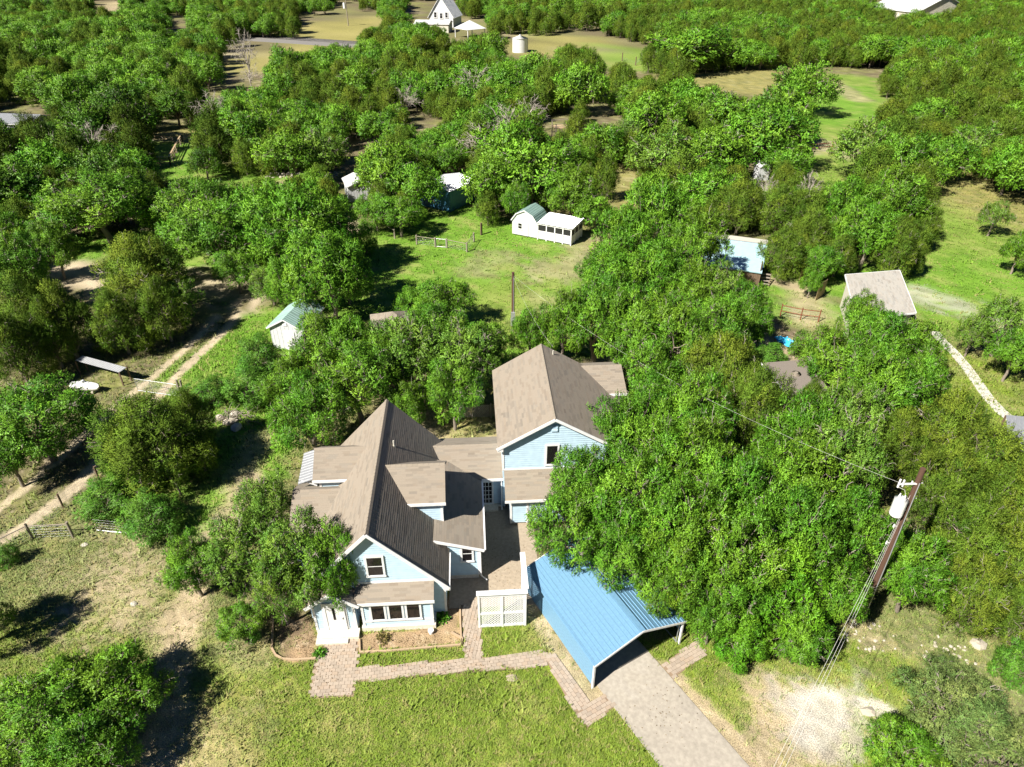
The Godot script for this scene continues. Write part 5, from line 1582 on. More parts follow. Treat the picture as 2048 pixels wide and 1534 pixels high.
func far_places():
	var t := thing("viewing_platform", "raised brown wooden platform with railings in the middle woods", "platform", Vector3(9.6, 0, -133.6), deg_to_rad(12))
	for k in 10:
		one("plank", M.pale_wood, t, Vector3(0, 2.5, -1.35 + k * 0.3), Vector3(4.2, 0.05, 0.28))
	for q in [Vector3(-1.9, 1.6, 1.4), Vector3(1.9, 1.75, 1.4), Vector3(-1.9, 1.6, -1.4), Vector3(1.9, 1.75, -1.4)]:
		one("post", M.weathered, t, q, Vector3(0.16, q.y * 2.0, 0.16))
	for q in [[Vector3(0, 3.4, -1.4), Vector3(4.2, 0.1, 0.08)], [Vector3(1.9, 3.4, 0), Vector3(0.08, 0.1, 2.9)], [Vector3(0, 3.3, 1.4), Vector3(4.2, 0.09, 0.08)], [Vector3(0, 2.9, 1.4), Vector3(4.2, 0.08, 0.07)]]:
		one("rail", M.weathered, t, q[0], q[1])
	t = thing("water_tank", "white cylindrical water tank with a shallow cone top in the far clearing", "tank", Vector3(2.56, 0, -245.24))
	var b := Build.new()
	b.tube([Vector3(0, 0, 0), Vector3(0, 4.0, 0)], [2.45, 2.45], 28)
	obj("shell", b, M.white_metal, t)
	b = Build.new()
	b.tube([Vector3(0, 4.0, 0), Vector3(0, 4.75, 0), Vector3(0, 5.0, 0)], [2.58, 0.4, 0.3], 28)
	obj("lid", b, M.tank_white, t)
	one("ladder", M.galv, t, Vector3(2.5, 2.0, 0.3), Vector3(0.1, 4.0, 0.4))
	t = thing("a_frame_house", "tall white house with a steep roof at the top of the picture", "house", Vector3(-27.0, 0, -318.0), deg_to_rad(-12))
	gable(t, 10, 12, 4.0, 11.0, M.white_wall, M.white_metal, true, 0.5)
	for q in [Vector3(-3.0, 3.3, 6.09), Vector3(-0.6, 3.0, 6.09), Vector3(1.6, 3.3, 6.09)]:
		window(t, q, Vector3.RIGHT, 1.4, 2.6 if q.x == -0.6 else 2.2, 1, 2, 0.2)
	t = thing("white_carport", "wide white metal roof in front of the tall white house", "carport", Vector3(-30.0, 0, -298.0), deg_to_rad(-4))
	gable(t, 8.0, 13.0, 3.0, 4.0, M.cream_wall, M.white_metal, true, 0.3)
	t.rotation.y = deg_to_rad(84)
	t = thing("white_pavilion", "small white pyramid-roofed pavilion right of the tall white house", "pavilion", Vector3(-15.2, 0, -281.0), deg_to_rad(40))
	var co := [Vector3(4.2, 3.0, 4.2), Vector3(4.2, 3.0, -4.2), Vector3(-4.2, 3.0, -4.2), Vector3(-4.2, 3.0, 4.2)]
	for k in 4:
		b = Build.new()
		b.slab([co[k], co[(k + 1) % 4], Vector3(0, 5.6, 0)], 0.1)
		obj("roof", b, M.white_metal, t)
		one("post", M.trim, t, co[k] * Vector3(0.9, 0.5, 0.9), Vector3(0.25, 3.0, 0.25))
	t = thing("white_roof_barn", "broad white metal roof among trees at the top right corner", "barn", Vector3(178.0, 0, -345.0), deg_to_rad(25))
	gable(t, 32, 24, 4.0, 9.5, M.cream_wall, M.white_metal, true, 0.5)
	t = thing("metal_roof_barn", "long grey metal roof among the trees at the left edge", "barn", Vector3(-96.0, 0, -136.5), deg_to_rad(82))
	gable(t, 6.0, 17.0, 3.2, 4.2, M.white_wall, M.galv, true, 0.3)
	t = thing("storage_box", "small white box-like cabinet under the big oak right of centre", "shed", Vector3(39.10, 0, -109.66), deg_to_rad(10))
	gable(t, 1.7, 2.0, 2.2, 2.6, M.white_wall, M.white_metal, true, 0.1)
	t = thing("far_utility_pole", "grey utility pole with a white transformer beside the far road", "utility pole", Vector3(-66.49, 0, -316.84))
	b = Build.new()
	b.tube([Vector3(0, 0, 0), Vector3(0, 11, 0)], [0.22, 0.16], 8)
	obj("pole", b, M.weathered, t)
	one("crossarm", M.weathered, t, Vector3(0, 10.3, 0), Vector3(2.6, 0.18, 0.18))
	t = thing("far_transformer", "white transformer can on the grey pole beside the far road", "transformer", Vector3(-66.49, 0, -316.84) + Vector3(-0.75, 6.3, 0))
	b = Build.new()
	b.tube([Vector3(0, 0, 0), Vector3(0, 1.9, 0), Vector3(0, 2.1, 0)], [0.55, 0.55, 0.3], 12)
	obj("tank", b, M.tank_white, t)
	one("bracket", M.galv, t, Vector3(0.62, 1.0, 0), Vector3(0.3, 0.2, 0.2))
	for k in 2:
		wire(["left", "right"][k] + " far overhead line on the grey pole by the road", [Vector3(-66.49, 0, -316.84) + Vector3(-1.1 + k * 2.2, 10.4, 0), [Vector3(-190, 11, -345), Vector3(40, 11, -420)][k]], 2.0, 0.035)
	var r := Build.new()
	r.slab([Vector3(-170, 0.05, -322), Vector3(-120, 0.05, -283), Vector3(-56, 0.05, -256), Vector3(-20, 0.05, -248), Vector3(-20, 0.05, -255), Vector3(-56, 0.05, -264), Vector3(-120, 0.05, -292), Vector3(-170, 0.05, -332)], 0.1)
	struct("far_road", r, M.road)
	rail_fence("dark solid fence line beside the far road at upper left", [Vector3(-170, 0, -338), Vector3(-150, 0, -334), Vector3(-130, 0, -322)], 3.0, [0.4, 0.9, 1.4, 1.9, 2.4], M.black, "fence", "privacy_fence", 0.2)
	var pk := thing("paddock_fence", "tan board paddock fence with a corner in the left clearing", "fence", Vector3(-56.83, 0, -117.15))
	var c0 := Vector3.ZERO
	var c1 := Vector3(-60.88, 0, -132.46) - Vector3(-56.83, 0, -117.15)
	var c2 := Vector3(-66.41, 0, -132.82) - Vector3(-56.83, 0, -117.15)
	var c3 := Vector3(-63.23, 0, -116.57) - Vector3(-56.83, 0, -117.15)
	for seg in [[c0, c1, 6], [c1, c2, 3], [c0, c3, 4]]:
		for k in int(seg[2]) + 1:
			var p: Vector3 = (seg[0] as Vector3).lerp(seg[1], float(k) / float(seg[2]))
			one("post", M.weathered, pk, p + Vector3(0, 0.7, 0), Vector3(0.16, 1.4, 0.16))
		for y in [0.5, 0.95, 1.42]:
			var bb := Build.new()
			bb.beam((seg[0] as Vector3) + Vector3(0, y, 0), (seg[1] as Vector3) + Vector3(0, y, 0), 0.05 if y < 1.4 else 0.26, 0.14 if y < 1.4 else 0.05)
			obj("rail", bb, M.pale_wood, pk)

func fallen_leaves():
	var r := RandomNumberGenerator.new()
	r.seed = 91
	var b := Build.new()
	for q in [[Vector2(-0.74, -30.03), 1.6, 2.6, 0.03, 240], [Vector2(-2.31, -24.27), 0.6, 1.0, 0.06, 60], [Vector2(-9.68, -22.73), 1.2, 1.6, 0.06, 90], [Vector2(-3.84, -22.88), 4.0, 0.5, 0.06, 90], [Vector2(7.72, -20.46), 1.4, 1.6, 0.035, 70], [Vector2(-11.12, -24.27), 0.9, 1.0, 0.01, 150], [Vector2(-5.65, -24.59), 2.6, 0.5, 0.01, 150]]:
		for _k in int(q[4]):
			var p := Vector3(q[0].x + r.randfn() * q[1] * 0.6, float(q[3]) + r.randf() * 0.01, q[0].y + r.randfn() * q[2] * 0.6)
			var t := r.randf() * TAU
			var l := Vector3(cos(t), r.randf_range(0.0, 0.3), sin(t)).normalized()
			leafy(b, p, l, Vector3.UP, Vector3.UP, r.randf_range(0.05, 0.11), r.randf_range(0.03, 0.06), Color(0.16, 0.105, 0.05) * r.randf_range(0.5, 1.4))
	obj("fallen_leaves", b, M.blade).set_meta("kind", "stuff")

func grass():
	# tufts over the near ground, as thick as the ground there is green
	var b := Build.new()
	var r := RandomNumberGenerator.new()
	r.seed = 31
	for k in 9:
		var t := r.randf() * TAU
		var o := Vector3(r.randf_range(-0.09, 0.09), 0, r.randf_range(-0.09, 0.09))
		var lean := Vector3(cos(t), 0, sin(t)) * r.randf_range(0.04, 0.11)
		var hh := r.randf_range(0.05, 0.13)
		var side := Vector3(-sin(t), 0, cos(t)) * 0.016
		var g := r.randf_range(0.8, 1.25)
		b.col = Color(g, g, g)
		b.tri(o - side, o + side, o + lean + Vector3(0, hh, 0))
	for j in b.n.size():
		b.n[j] = (b.n[j] * 0.4 + Vector3.UP).normalized()
	var mesh := b.mesh(M.blade)
	var xs := PackedVector2Array()
	var cols := PackedColorArray()
	var keep := [PackedVector2Array([Vector2(-10.34, -21.06), Vector2(-8.11, -21.20), Vector2(-8.26, -21.99), Vector2(-2.63, -22.64), Vector2(1.63, -22.88), Vector2(3.16, -20.25), Vector2(3.75, -19.54), Vector2(5.27, -20.68), Vector2(2.34, -23.67), Vector2(-1.57, -23.49), Vector2(-2.03, -27.34), Vector2(-2.99, -27.20), Vector2(-2.54, -23.39), Vector2(-8.32, -22.85), Vector2(-8.49, -24.66), Vector2(-10.26, -24.40), Vector2(-10.60, -23.03)]), PackedVector2Array([Vector2(0.9, -27.7), Vector2(14.2, -5.5), Vector2(18.6, -5.2), Vector2(4.1, -29.4)]), PackedVector2Array([Vector2(-11.5, -25.8), Vector2(1.8, -26.6), Vector2(9.3, -31), Vector2(9.3, -43), Vector2(-12, -39)]), PackedVector2Array([Vector2(7.98, -23.03), Vector2(8.44, -22.23), Vector2(10.53, -23.64), Vector2(10.28, -24.59)])]
	var step := 0.125
	var z := -13.5
	while z > -118.0:
		var half := (33.0 * 0.546 - z * 0.838) * 0.76 + 1.0
		var s := 0.1 if z > -32 else (0.2 if z > -62 else 0.42)
		var x := -half
		while x < half:
			var px := x + r.randf_range(-s, s) * 0.6
			var pz := z + r.randf_range(-s, s) * 0.6
			x += s
			var c := ground_at(px, pz)
			if r.randf() > c.a * 0.95:
				continue
			var at := Vector2(px, pz)
			var inside := false
			for p in keep:
				if Geometry2D.is_point_in_polygon(at, p):
					inside = true
			if inside:
				continue
			xs.append(at)
			var g := r.randf_range(0.75, 1.3)
			var gr := Color(c.r * g, c.g * g * 1.06, c.b * g, 1)
			gr = gr.lerp(Color(0.16, 0.27, 0.03) * g, 0.35)
			if r.randf() < 0.16:
				gr = gr.lerp(Color(0.36, 0.30, 0.13), 0.65)
			cols.append(gr)
		z -= s
	var mm := MultiMesh.new()
	mm.transform_format = MultiMesh.TRANSFORM_3D
	mm.use_colors = true
	mm.mesh = mesh
	mm.instance_count = xs.size()
	var buf := PackedFloat32Array()
	buf.resize(xs.size() * 16)
	for k in xs.size():
		var t := r.randf() * TAU
		var s := r.randf_range(0.8, 1.6) * (1.9 if r.randf() < 0.05 else 1.0) * (1.0 if xs[k].y > -32 else (1.5 if xs[k].y > -62 else 1.9))
		var o := k * 16
		buf[o] = cos(t) * s; buf[o + 1] = 0; buf[o + 2] = sin(t) * s; buf[o + 3] = xs[k].x
		buf[o + 4] = 0; buf[o + 5] = (s if xs[k].y > -62 else s * 0.55) * r.randf_range(0.6, 1.3); buf[o + 6] = 0; buf[o + 7] = -0.005
		buf[o + 8] = -sin(t) * s; buf[o + 9] = 0; buf[o + 10] = cos(t) * s; buf[o + 11] = xs[k].y
		buf[o + 12] = cols[k].r; buf[o + 13] = cols[k].g; buf[o + 14] = cols[k].b; buf[o + 15] = 1
	mm.buffer = buf
	var o := MultiMeshInstance3D.new()
	o.name = "grass"
	o.multimesh = mm
	add_child(o)
	o.set_meta("kind", "stuff"); o.set_meta("label", "short patchy lawn grass round the house and its yards"); o.set_meta("category", "grass")
	print("tufts ", xs.size())

func near_trees():
	plant("oak", 13, -19.8, -20.0, 2.6, 3.5, 6.0, "large round dark oak by the bare path at lower left, casting a wide shadow")
	plant("oak", 11, -22.1, -18.5, 2.6, 4.0, 1.5, "dense oak at the lower left corner, left of the large round oak")
	plant("oak", 15, -19.3, -17.3, 2.0, 3.6, 2.7, "low leafy oak at the bottom edge under the large round oak")
	plant("oak", 13, -29.0, -24.0, 1.8, 4.5, 6.2, "oak beyond the left edge whose shadow falls on the dry grass")
	plant("grey", 1, 21.0, -19.2, 2.3, 3.9, 3.3, "largest silvery grey bush at the lower right")
	plant("oak", 6, 17.7, -17.2, 1.6, 2.8, 1.9, "dark green bush at the bottom edge left of the silvery bush")
	plant("grey", 18, 22.2, -17.3, 2.1, 3.2, 0.3, "silvery bush at the lower right corner")
	plant("grey", 12, 22.5, -22.5, 0.7, 1.6, 1.8, "small silvery bush above the largest silvery bush")
	plant("shrub", 3, 26.0, -22.1, 1.1, 3.0, 3.4, "green bush at the right edge below the junipers")
	plant("juniper", 14, -24.9, -37.9, 3.8, 6.5, 2.9, "big dark juniper beside the dirt track left of the house")
	plant("juniper", 4, -23.9, -41.5, 2.1, 5.0, 5.8, "small dark juniper behind the big dark juniper by the track")
	plant("shrub", 1, -27.0, -34.7, 1.9, 2.6, 4.0, "low bright shrub at the left foot of the big dark juniper")
	plant("shrub", 11, -23.4, -33.1, 1.9, 2.6, 1.2, "low shrub at the front foot of the big dark juniper")
	plant("vine", 7, -26.2, -37.1, 1.8, 3.0, 0.7, "bright green vines over the front of the big dark juniper")
	plant("sparse", 9, -23.1, -36.5, 1.1, 3.4, 4.6, "thin pale sapling standing in front of the big dark juniper")
	plant("juniper", 1, -22.3, -39.0, 1.5, 3.4, 2.0, "dark juniper bush at the right foot of the big dark juniper")
	plant("oak", 10, -33.9, -40.2, 3.9, 6.0, 5.4, "wide oak below the propane tank at the left edge")
	plant("oak", 12, -34.5, -37.3, 1.9, 4.5, 1.5, "oak at the left edge beside the two-rutted dirt track")
	plant("shrub", 15, -31.1, -30.1, 0.7, 1.5, 5.6, "small shrub behind the lower left corner fence")
	plant("sparse", 13, -11.6, -26.9, 2.5, 6.4, 5.8, "oak leaning over the front porch of the house")
	plant("sparse", 1, -15.5, -28.1, 2.3, 5.2, 0.7, "oak with a low wide crown left of the porch oak")
	plant("oak", 17, -9.5, -26.3, 1.5, 6.2, 1.5, "oak bough over the left rake of the front gable and the porch roof")
	plant("oak", 8, 32.4, -57.7, 1.6, 5.0, 2.2, "oak hiding the left wall of the grey shingle roof house")
	plant("juniper", 4, -41.7, -50.4, 2.6, 6.5, 3.3, "dark juniper at the left edge below the lean-to roof")
	plant("juniper", 16, -40.3, -53.2, 2.1, 6.5, 6.0, "dark juniper at the left end of the lean-to roof")
	plant("oak", 7, -18.3, -27.7, 1.6, 4.4, 3.1, "outermost small oak left of the porch over the dry grass")
	plant("sparse", 19, -15.1, -31.7, 1.9, 5.2, 1.6, "oak standing at the left wing of the house")
	plant("oak", 1, -14.7, -24.5, 1.2, 2.4, 2.9, "low oak branch spray over the grass left of the entry pad")
	plant("sparse", 14, -11.0, -26.1, 1.2, 4.4, 1.8, "pale gnarled oak limbs close to the front door")
	plant("sparse", 2, -12.7, -25.7, 1.5, 4.8, 2.8, "thin gnarled oak at the left bed edging by the door")
	plant("oak", 0, -14.3, -40.5, 2.7, 6.4, 0.3, "oak at the rear left corner of the house")
	plant("oak", 6, -11.8, -44.7, 3.3, 7.2, 1.0, "large oak directly behind the steep front roof ridge")
	plant("sparse", 19, -8.2, -47.8, 3.4, 7.4, 1.2, "thinning grey-limbed oak behind the house left of centre")
	plant("sparse", 3, -3.7, -47.3, 3.2, 7.2, 3.8, "thinning grey-limbed oak touching the rear block of the house")
	plant("oak", 7, -4.5, -44.0, 2.2, 6.0, 4.3, "oak in the gap between the two roof ridges")
	plant("oak", 8, -7.9, -43.2, 1.4, 4.5, 3.5, "dark oak just behind the far end of the steep ridge")
	plant("oak", 18, -15.9, -50.0, 3.0, 6.4, 4.9, "oak in front of the garden shed with the green roof")
	plant("oak", 13, -17.8, -46.3, 2.1, 4.6, 4.0, "small oak left of the row behind the house")
	plant("shrub", 2, -21.6, -48.0, 2.2, 3.2, 4.2, "low straggling bush right of the pipe gate")
	plant("shrub", 1, -25.0, -47.8, 1.6, 2.2, 5.9, "low bush beside the gate post")
	plant("oak", 15, -11.3, -51.7, 1.8, 4.8, 0.6, "oak in front of the brown pyramid roof")
	plant("elm", 5, -13.6, -50.7, 2.2, 6.0, 0.3, "bright green tree left of the brown pyramid roof")
	plant("oak", 5, -6.8, -53.7, 2.5, 5.8, 2.7, "oak right of the brown pyramid roof")
	plant("oak", 17, -2.5, -51.1, 1.9, 5.6, 5.1, "oak left of the yard pole base")
	plant("shrub", 1, -22.0, -52.1, 2.0, 3.6, 0.9, "bush at the left foot of the garden shed")
	plant("oak", 17, -6.7, -60.8, 2.7, 4.9, 4.8, "rounded oak standing alone on the rear lawn")
	plant("elm", 5, -9.8, -61.7, 1.7, 3.6, 2.8, "small light tree at the left side of the rounded lawn oak")
	plant("dead", 4, -5.8, -60.3, 1.4, 1.8, 0.8, "bare grey bush below the rounded lawn oak")
	plant("oak", 4, 1.6, -53.5, 1.5, 5.6, 1.6, "oak right of the yard pole")
	plant("oak", 3, 4.4, -53.7, 2.1, 6.8, 3.5, "oak behind the rear roof ridge")
	plant("oak", 5, 7.4, -53.8, 2.8, 7.8, 5.0, "oak behind the right slope of the rear roof")
	plant("oak", 7, 10.3, -51.3, 3.0, 8.0, 3.3, "large oak behind the small right-hand roof gable")
	plant("oak", 18, 12.9, -48.4, 3.0, 8.0, 5.6, "oak right of the rear block, second row")
	plant("oak", 9, 10.1, -44.2, 2.5, 7.0, 5.1, "oak beside the right end of the rear roof")
	plant("oak", 9, 17.0, -52.4, 2.9, 7.0, 4.0, "oak left of the flat brown roof")
	plant("juniper", 15, 15.9, -44.6, 3.3, 7.6, 5.9, "yellowish juniper between the house and the flat brown roof")
	plant("juniper", 16, 17.2, -39.9, 2.6, 7.8, 2.7, "tall yellowish juniper in front of the flat brown roof")
	plant("oak", 2, 12.5, -38.3, 2.7, 8.0, 2.3, "oak right of the rear block, third row")
	plant("oak", 5, 9.2, -38.8, 2.2, 7.4, 5.7, "oak overhanging the right slope of the rear roof")
	plant("oak", 10, 6.1, -36.7, 2.1, 6.8, 6.2, "oak overhanging the right end of the front gable with one window")
	plant("oak", 12, 8.4, -33.9, 2.6, 7.6, 0.9, "oak in the middle of the mass right of the house")
	plant("oak", 15, 4.4, -32.5, 2.0, 6.4, 1.6, "oak overhanging the low front roof of the rear block")
	plant("oak", 3, 11.0, -33.0, 2.7, 8.2, 3.5, "broad oak in the thick of the wood right of the house")
	plant("oak", 7, 7.0, -29.8, 2.6, 7.6, 1.7, "oak above the back of the blue carport")
	plant("oak", 19, 3.5, -29.0, 2.2, 6.2, 0.9, "oak overhanging the left back corner of the blue carport")
	plant("oak", 1, 9.5, -27.8, 2.5, 8.0, 4.7, "broad oak above the middle of the blue carport")
	plant("oak", 15, 6.1, -27.5, 2.0, 5.8, 5.3, "oak whose boughs droop on the blue carport ridge")
	plant("oak", 10, 13.0, -29.7, 2.6, 8.2, 2.8, "oak in the wood halfway between carport and utility pole")
	plant("oak", 11, 12.1, -26.0, 2.4, 7.6, 2.2, "oak right above the front of the blue carport")
	plant("oak", 8, 8.8, -25.5, 1.9, 6.0, 4.6, "oak hiding the right slope of the blue carport")
	plant("oak", 18, 17.1, -31.7, 2.7, 8.0, 2.3, "oak left of the white transformer")
	plant("oak", 10, 15.8, -27.4, 2.4, 7.8, 1.6, "oak left of the middle of the utility pole")
	plant("oak", 7, 10.7, -24.4, 1.8, 5.2, 0.8, "oak at the right front post of the blue carport")
	plant("vine", 11, 14.5, -25.1, 2.3, 6.4, 5.7, "bright vine-covered mound left of the foot of the utility pole")
	plant("vine", 6, 12.1, -23.5, 1.5, 3.4, 0.6, "low bright vines at the front of the wood beside the paved strip")
	plant("oak", 7, 15.0, -23.2, 1.5, 3.6, 2.9, "low oak at the front edge of the wood above the chalk patch")
	plant("oak", 9, 17.4, -25.5, 1.6, 5.2, 5.5, "oak against the left side of the utility pole foot")
	plant("oak", 5, 19.8, -29.6, 2.0, 6.3, 2.1, "oak right behind the middle of the utility pole")
	plant("sparse", 7, 21.2, -34.4, 2.5, 7.6, 1.8, "grey-twigged oak left of the pole top")
	plant("oak", 0, 19.0, -36.7, 2.5, 7.2, 6.0, "oak below the flat brown roof")
	plant("sparse", 5, 23.2, -39.1, 2.6, 7.0, 4.3, "grey-twigged tree right of the flat brown roof")
	plant("juniper", 0, 22.8, -43.8, 1.2, 4.5, 1.2, "pointed dark juniper at the near corner of the flat brown roof")
	plant("oak", 17, 27.5, -42.7, 2.9, 7.2, 2.9, "oak left of the curved pale walk")
	plant("oak", 19, 31.0, -45.2, 2.1, 6.2, 2.5, "oak leaning on the curved pale walk")
	plant("juniper", 13, 26.7, -38.0, 1.9, 5.6, 2.6, "olive juniper with grey twigs above the pole top")
	plant("juniper", 11, 30.1, -38.3, 2.6, 6.8, 4.5, "olive juniper left of the trampoline")
	plant("juniper", 9, 29.8, -33.8, 2.8, 7.2, 6.2, "olive juniper below the trampoline at right")
	plant("juniper", 1, 26.8, -32.9, 2.3, 6.5, 0.8, "olive juniper just right of the white transformer")
	plant("juniper", 7, 30.6, -31.3, 2.4, 6.8, 4.7, "olive juniper at the right edge level with the transformer")
	plant("juniper", 12, 26.3, -28.8, 2.4, 6.4, 5.3, "broad olive juniper right of the middle of the pole")
	plant("juniper", 15, 27.7, -26.9, 2.2, 6.0, 4.8, "broad olive juniper at the right edge below the middle of the pole")
	plant("oak", 12, 22.2, -26.5, 1.8, 5.4, 2.0, "bright oak right of the lower part of the utility pole")
	plant("juniper", 7, 25.0, -25.4, 1.9, 5.2, 5.4, "frontmost olive juniper at right above the stony ground")
	plant("juniper", 14, 27.2, -24.6, 1.4, 4.2, 6.2, "small olive juniper at the right edge above the bush")
	plant("oak", 15, 22.7, -28.9, 0.9, 4.2, 5.4, "narrow oak close to the right side of the pole")
	plant("oak", 11, 26.8, -46.9, 2.7, 6.4, 6.3, "oak right of the blue tarpaulin")
	plant("oak", 3, 25.8, -50.4, 2.2, 5.3, 3.0, "oak directly right of the crumpled blue tarpaulin")
	plant("oak", 15, 30.9, -50.9, 2.9, 6.4, 3.1, "oak in front of the grey shingle roof")
	plant("oak", 3, 34.1, -51.0, 2.2, 5.4, 5.2, "oak at the near corner of the grey shingle roof")
	plant("shrub", 2, 22.8, -52.8, 1.6, 2.6, 2.7, "bush on the bare ground left of the blue tarpaulin")
	plant("oak", 0, 21.9, -58.6, 2.2, 5.4, 1.1, "oak below the pale-roofed cabin")
	plant("sparse", 0, 20.0, -60.9, 2.7, 6.0, 0.3, "grey-topped oak left of the cabin steps")
	plant("oak", 2, 21.7, -56.1, 1.9, 4.4, 3.0, "oak above the blue tarpaulin")
	plant("elm", 15, 31.5, -67.3, 1.0, 3.0, 4.8, "small round bright tree between the two plank fence panels")
	plant("sparse", 10, 41.7, -55.2, 1.3, 4.2, 5.1, "bare-limbed oak right of the start of the curved walk")
	plant("oak", 7, 42.7, -51.0, 1.9, 5.0, 5.7, "oak right of the curved walk at the right edge")
	plant("sparse", 19, 44.2, -55.3, 2.5, 5.6, 4.0, "greyish oak at the right edge above the curved walk")
	plant("oak", 18, 56.9, -73.5, 1.8, 5.0, 3.7, "leaning oak at the right edge of the meadow")
	plant("sparse", 0, 61.0, -85.3, 1.9, 4.2, 4.2, "small lone tree in the right meadow")
	plant("far_oak", 14, 60.8, -154.5, 5.4, 9.0, 3.9, "lone spreading oak with a dark trunk in the far right clearing")
	plant("far_oak", 7, 48.9, -207.6, 10.1, 10.0, 2.7, "very large rounded oak in the far clearing right of centre")
	plant("far_juniper", 15, 37.2, -206.4, 2.4, 6.5, 2.6, "small pointed juniper left of the very large far oak")
	plant("far_sparse", 19, 53.9, -110.2, 4.3, 7.5, 3.7, "spreading oak with pale twisted trunk at the meadow fence")
	plant("far_oak", 6, 57.5, -104.6, 3.1, 7.5, 4.3, "oak right of the pale twisted trunk at the meadow fence")
	plant("far_oak", 16, 41.1, -114.7, 5.6, 9.5, 2.2, "large oak behind the white storage box")
	plant("far_oak", 13, 39.0, -124.0, 4.8, 8.5, 1.3, "oak left of the large oak behind the storage box")
	plant("oak", 3, 46.8, -84.6, 4.0, 8.5, 4.1, "broad oak at the left edge of the right meadow")
	plant("elm", 1, 40.3, -74.9, 3.2, 7.5, 4.7, "bright green tree left of the right meadow")
	plant("juniper", 4, 42.4, -72.7, 2.6, 6.5, 1.1, "juniper at the left edge of the meadow above the grey roof")
	plant("elm", 12, 40.9, -83.3, 2.9, 7.5, 4.2, "bright tree above the red tractor")
	plant("juniper", 6, 34.9, -77.9, 3.0, 6.0, 2.0, "olive juniper right of the pale-roofed cabin")
	plant("juniper", 8, 30.0, -72.6, 2.7, 5.4, 1.5, "olive juniper at the cabin steps")
	plant("juniper", 16, 33.3, -84.0, 3.5, 6.5, 2.5, "olive juniper behind the pale-roofed cabin")
	plant("juniper", 13, 28.8, -85.8, 3.2, 6.5, 3.7, "olive juniper left behind the pale-roofed cabin")
	plant("elm", 17, 15.7, -73.6, 3.7, 10.0, 5.5, "tallest bright green tree at the right of the rear lawn")
	plant("elm", 0, 11.9, -69.2, 3.0, 8.5, 3.5, "bright green tree at the right edge of the rear lawn")
	plant("oak", 13, 18.8, -68.6, 3.2, 8.5, 2.9, "oak left of the pale-roofed cabin")
	plant("elm", 4, 10.0, -63.6, 2.8, 6.4, 2.9, "lower bright tree at the right edge of the rear lawn")
	plant("elm", 10, 14.0, -62.8, 3.0, 7.6, 5.4, "bright tree below the tallest bright green tree")
	plant("oak", 13, 16.9, -60.2, 2.6, 6.6, 2.6, "oak below and left of the cabin")
	plant("oak", 5, 9.3, -68.0, 2.1, 4.6, 5.2, "small oak spreading over the rear lawn edge")
	plant("elm", 3, -17.4, -61.1, 3.5, 9.0, 5.5, "tall leafy tree casting a big shadow on the rear lawn")
	plant("elm", 6, -22.8, -71.4, 4.6, 10.0, 1.9, "very tall bright tree left of the rear lawn")
	plant("elm", 15, -28.2, -76.6, 4.0, 8.5, 3.5, "bright tree left of the very tall bright tree")
	plant("elm", 14, -20.3, -74.2, 3.2, 8.0, 1.5, "bright tree right of the very tall bright tree")
	plant("elm", 15, -17.0, -65.9, 2.4, 7.0, 4.6, "rounded bright tree at the left edge of the rear lawn")
	plant("oak", 2, -29.4, -68.6, 2.3, 4.6, 4.7, "small oak over the pale track left of the bright trees")
	plant("elm", 11, -22.1, -63.5, 2.1, 6.0, 6.2, "bright tree just above the garden shed")
	plant("oak", 16, -36.6, -79.2, 4.5, 8.5, 1.9, "wide oak with a dark trunk left of the bright trees")
	plant("oak", 6, -50.0, -82.8, 5.9, 8.5, 1.2, "wide oak with a leaning dark trunk at the left")
	plant("juniper", 15, -36.2, -63.2, 4.6, 8.0, 5.6, "large ragged juniper over the pale bare ground at left")
	plant("oak", 3, -50.3, -72.1, 2.3, 6.2, 3.8, "dark oak left of the pale bare ground")
	plant("oak", 12, -48.9, -64.1, 2.8, 8.0, 2.7, "dark oak at the left edge above the lean-to")
	plant("juniper", 18, -42.7, -54.8, 3.1, 8.0, 4.4, "dark juniper at the left edge behind the lean-to")
	plant("juniper", 5, -39.8, -54.8, 2.9, 7.0, 3.3, "dark juniper behind the long lean-to")
	plant("juniper", 0, -35.5, -55.7, 2.6, 6.0, 3.1, "dark ragged juniper right of the lean-to")
	plant("juniper", 0, -32.5, -58.0, 2.4, 6.2, 5.0, "juniper between the lean-to and the pale track")
	plant("sparse", 3, -32.5, -61.7, 1.9, 4.4, 1.4, "small silvery oak beside the shaded track")
	plant("vine", 5, -17.7, -79.6, 1.5, 4.0, 3.0, "bright green vines climbing at the end of the rail fence")
	plant("oak", 4, -14.1, -85.0, 3.0, 5.0, 1.1, "dark rounded oak left of the blue barn")
	plant("oak", 4, -17.5, -86.8, 2.5, 5.0, 3.1, "dark oak right of the small white shed")
	plant("far_oak", 16, -13.1, -93.5, 3.2, 6.6, 5.9, "oak behind the dark rounded oak left of the blue barn")
	plant("far_oak", 3, -17.7, -97.1, 3.9, 7.5, 2.9, "oak above the small white shed")
	plant("far_oak", 8, 2.5, -95.1, 5.1, 8.5, 1.4, "large oak behind the white coop")
	plant("far_oak", 9, -2.9, -92.4, 3.1, 7.0, 1.9, "oak right of the blue barn")
	plant("oak", 8, 7.6, -90.3, 3.4, 7.0, 2.2, "oak behind the screened run of the coop")
	plant("oak", 12, 0.7, -88.9, 1.9, 5.5, 2.0, "oak over the roof of the coop")
	plant("far_juniper", 4, 13.3, -99.2, 1.9, 6.0, 3.8, "narrow juniper in the dry gap above the tallest bright tree")
	plant("far_oak", 9, -33.7, -106.8, 3.7, 7.0, 1.7, "tall oak with two dark trunks above the stony ground")
	plant("far_oak", 1, -42.7, -118.3, 4.6, 8.0, 1.1, "oak left of the tall oak with two dark trunks")
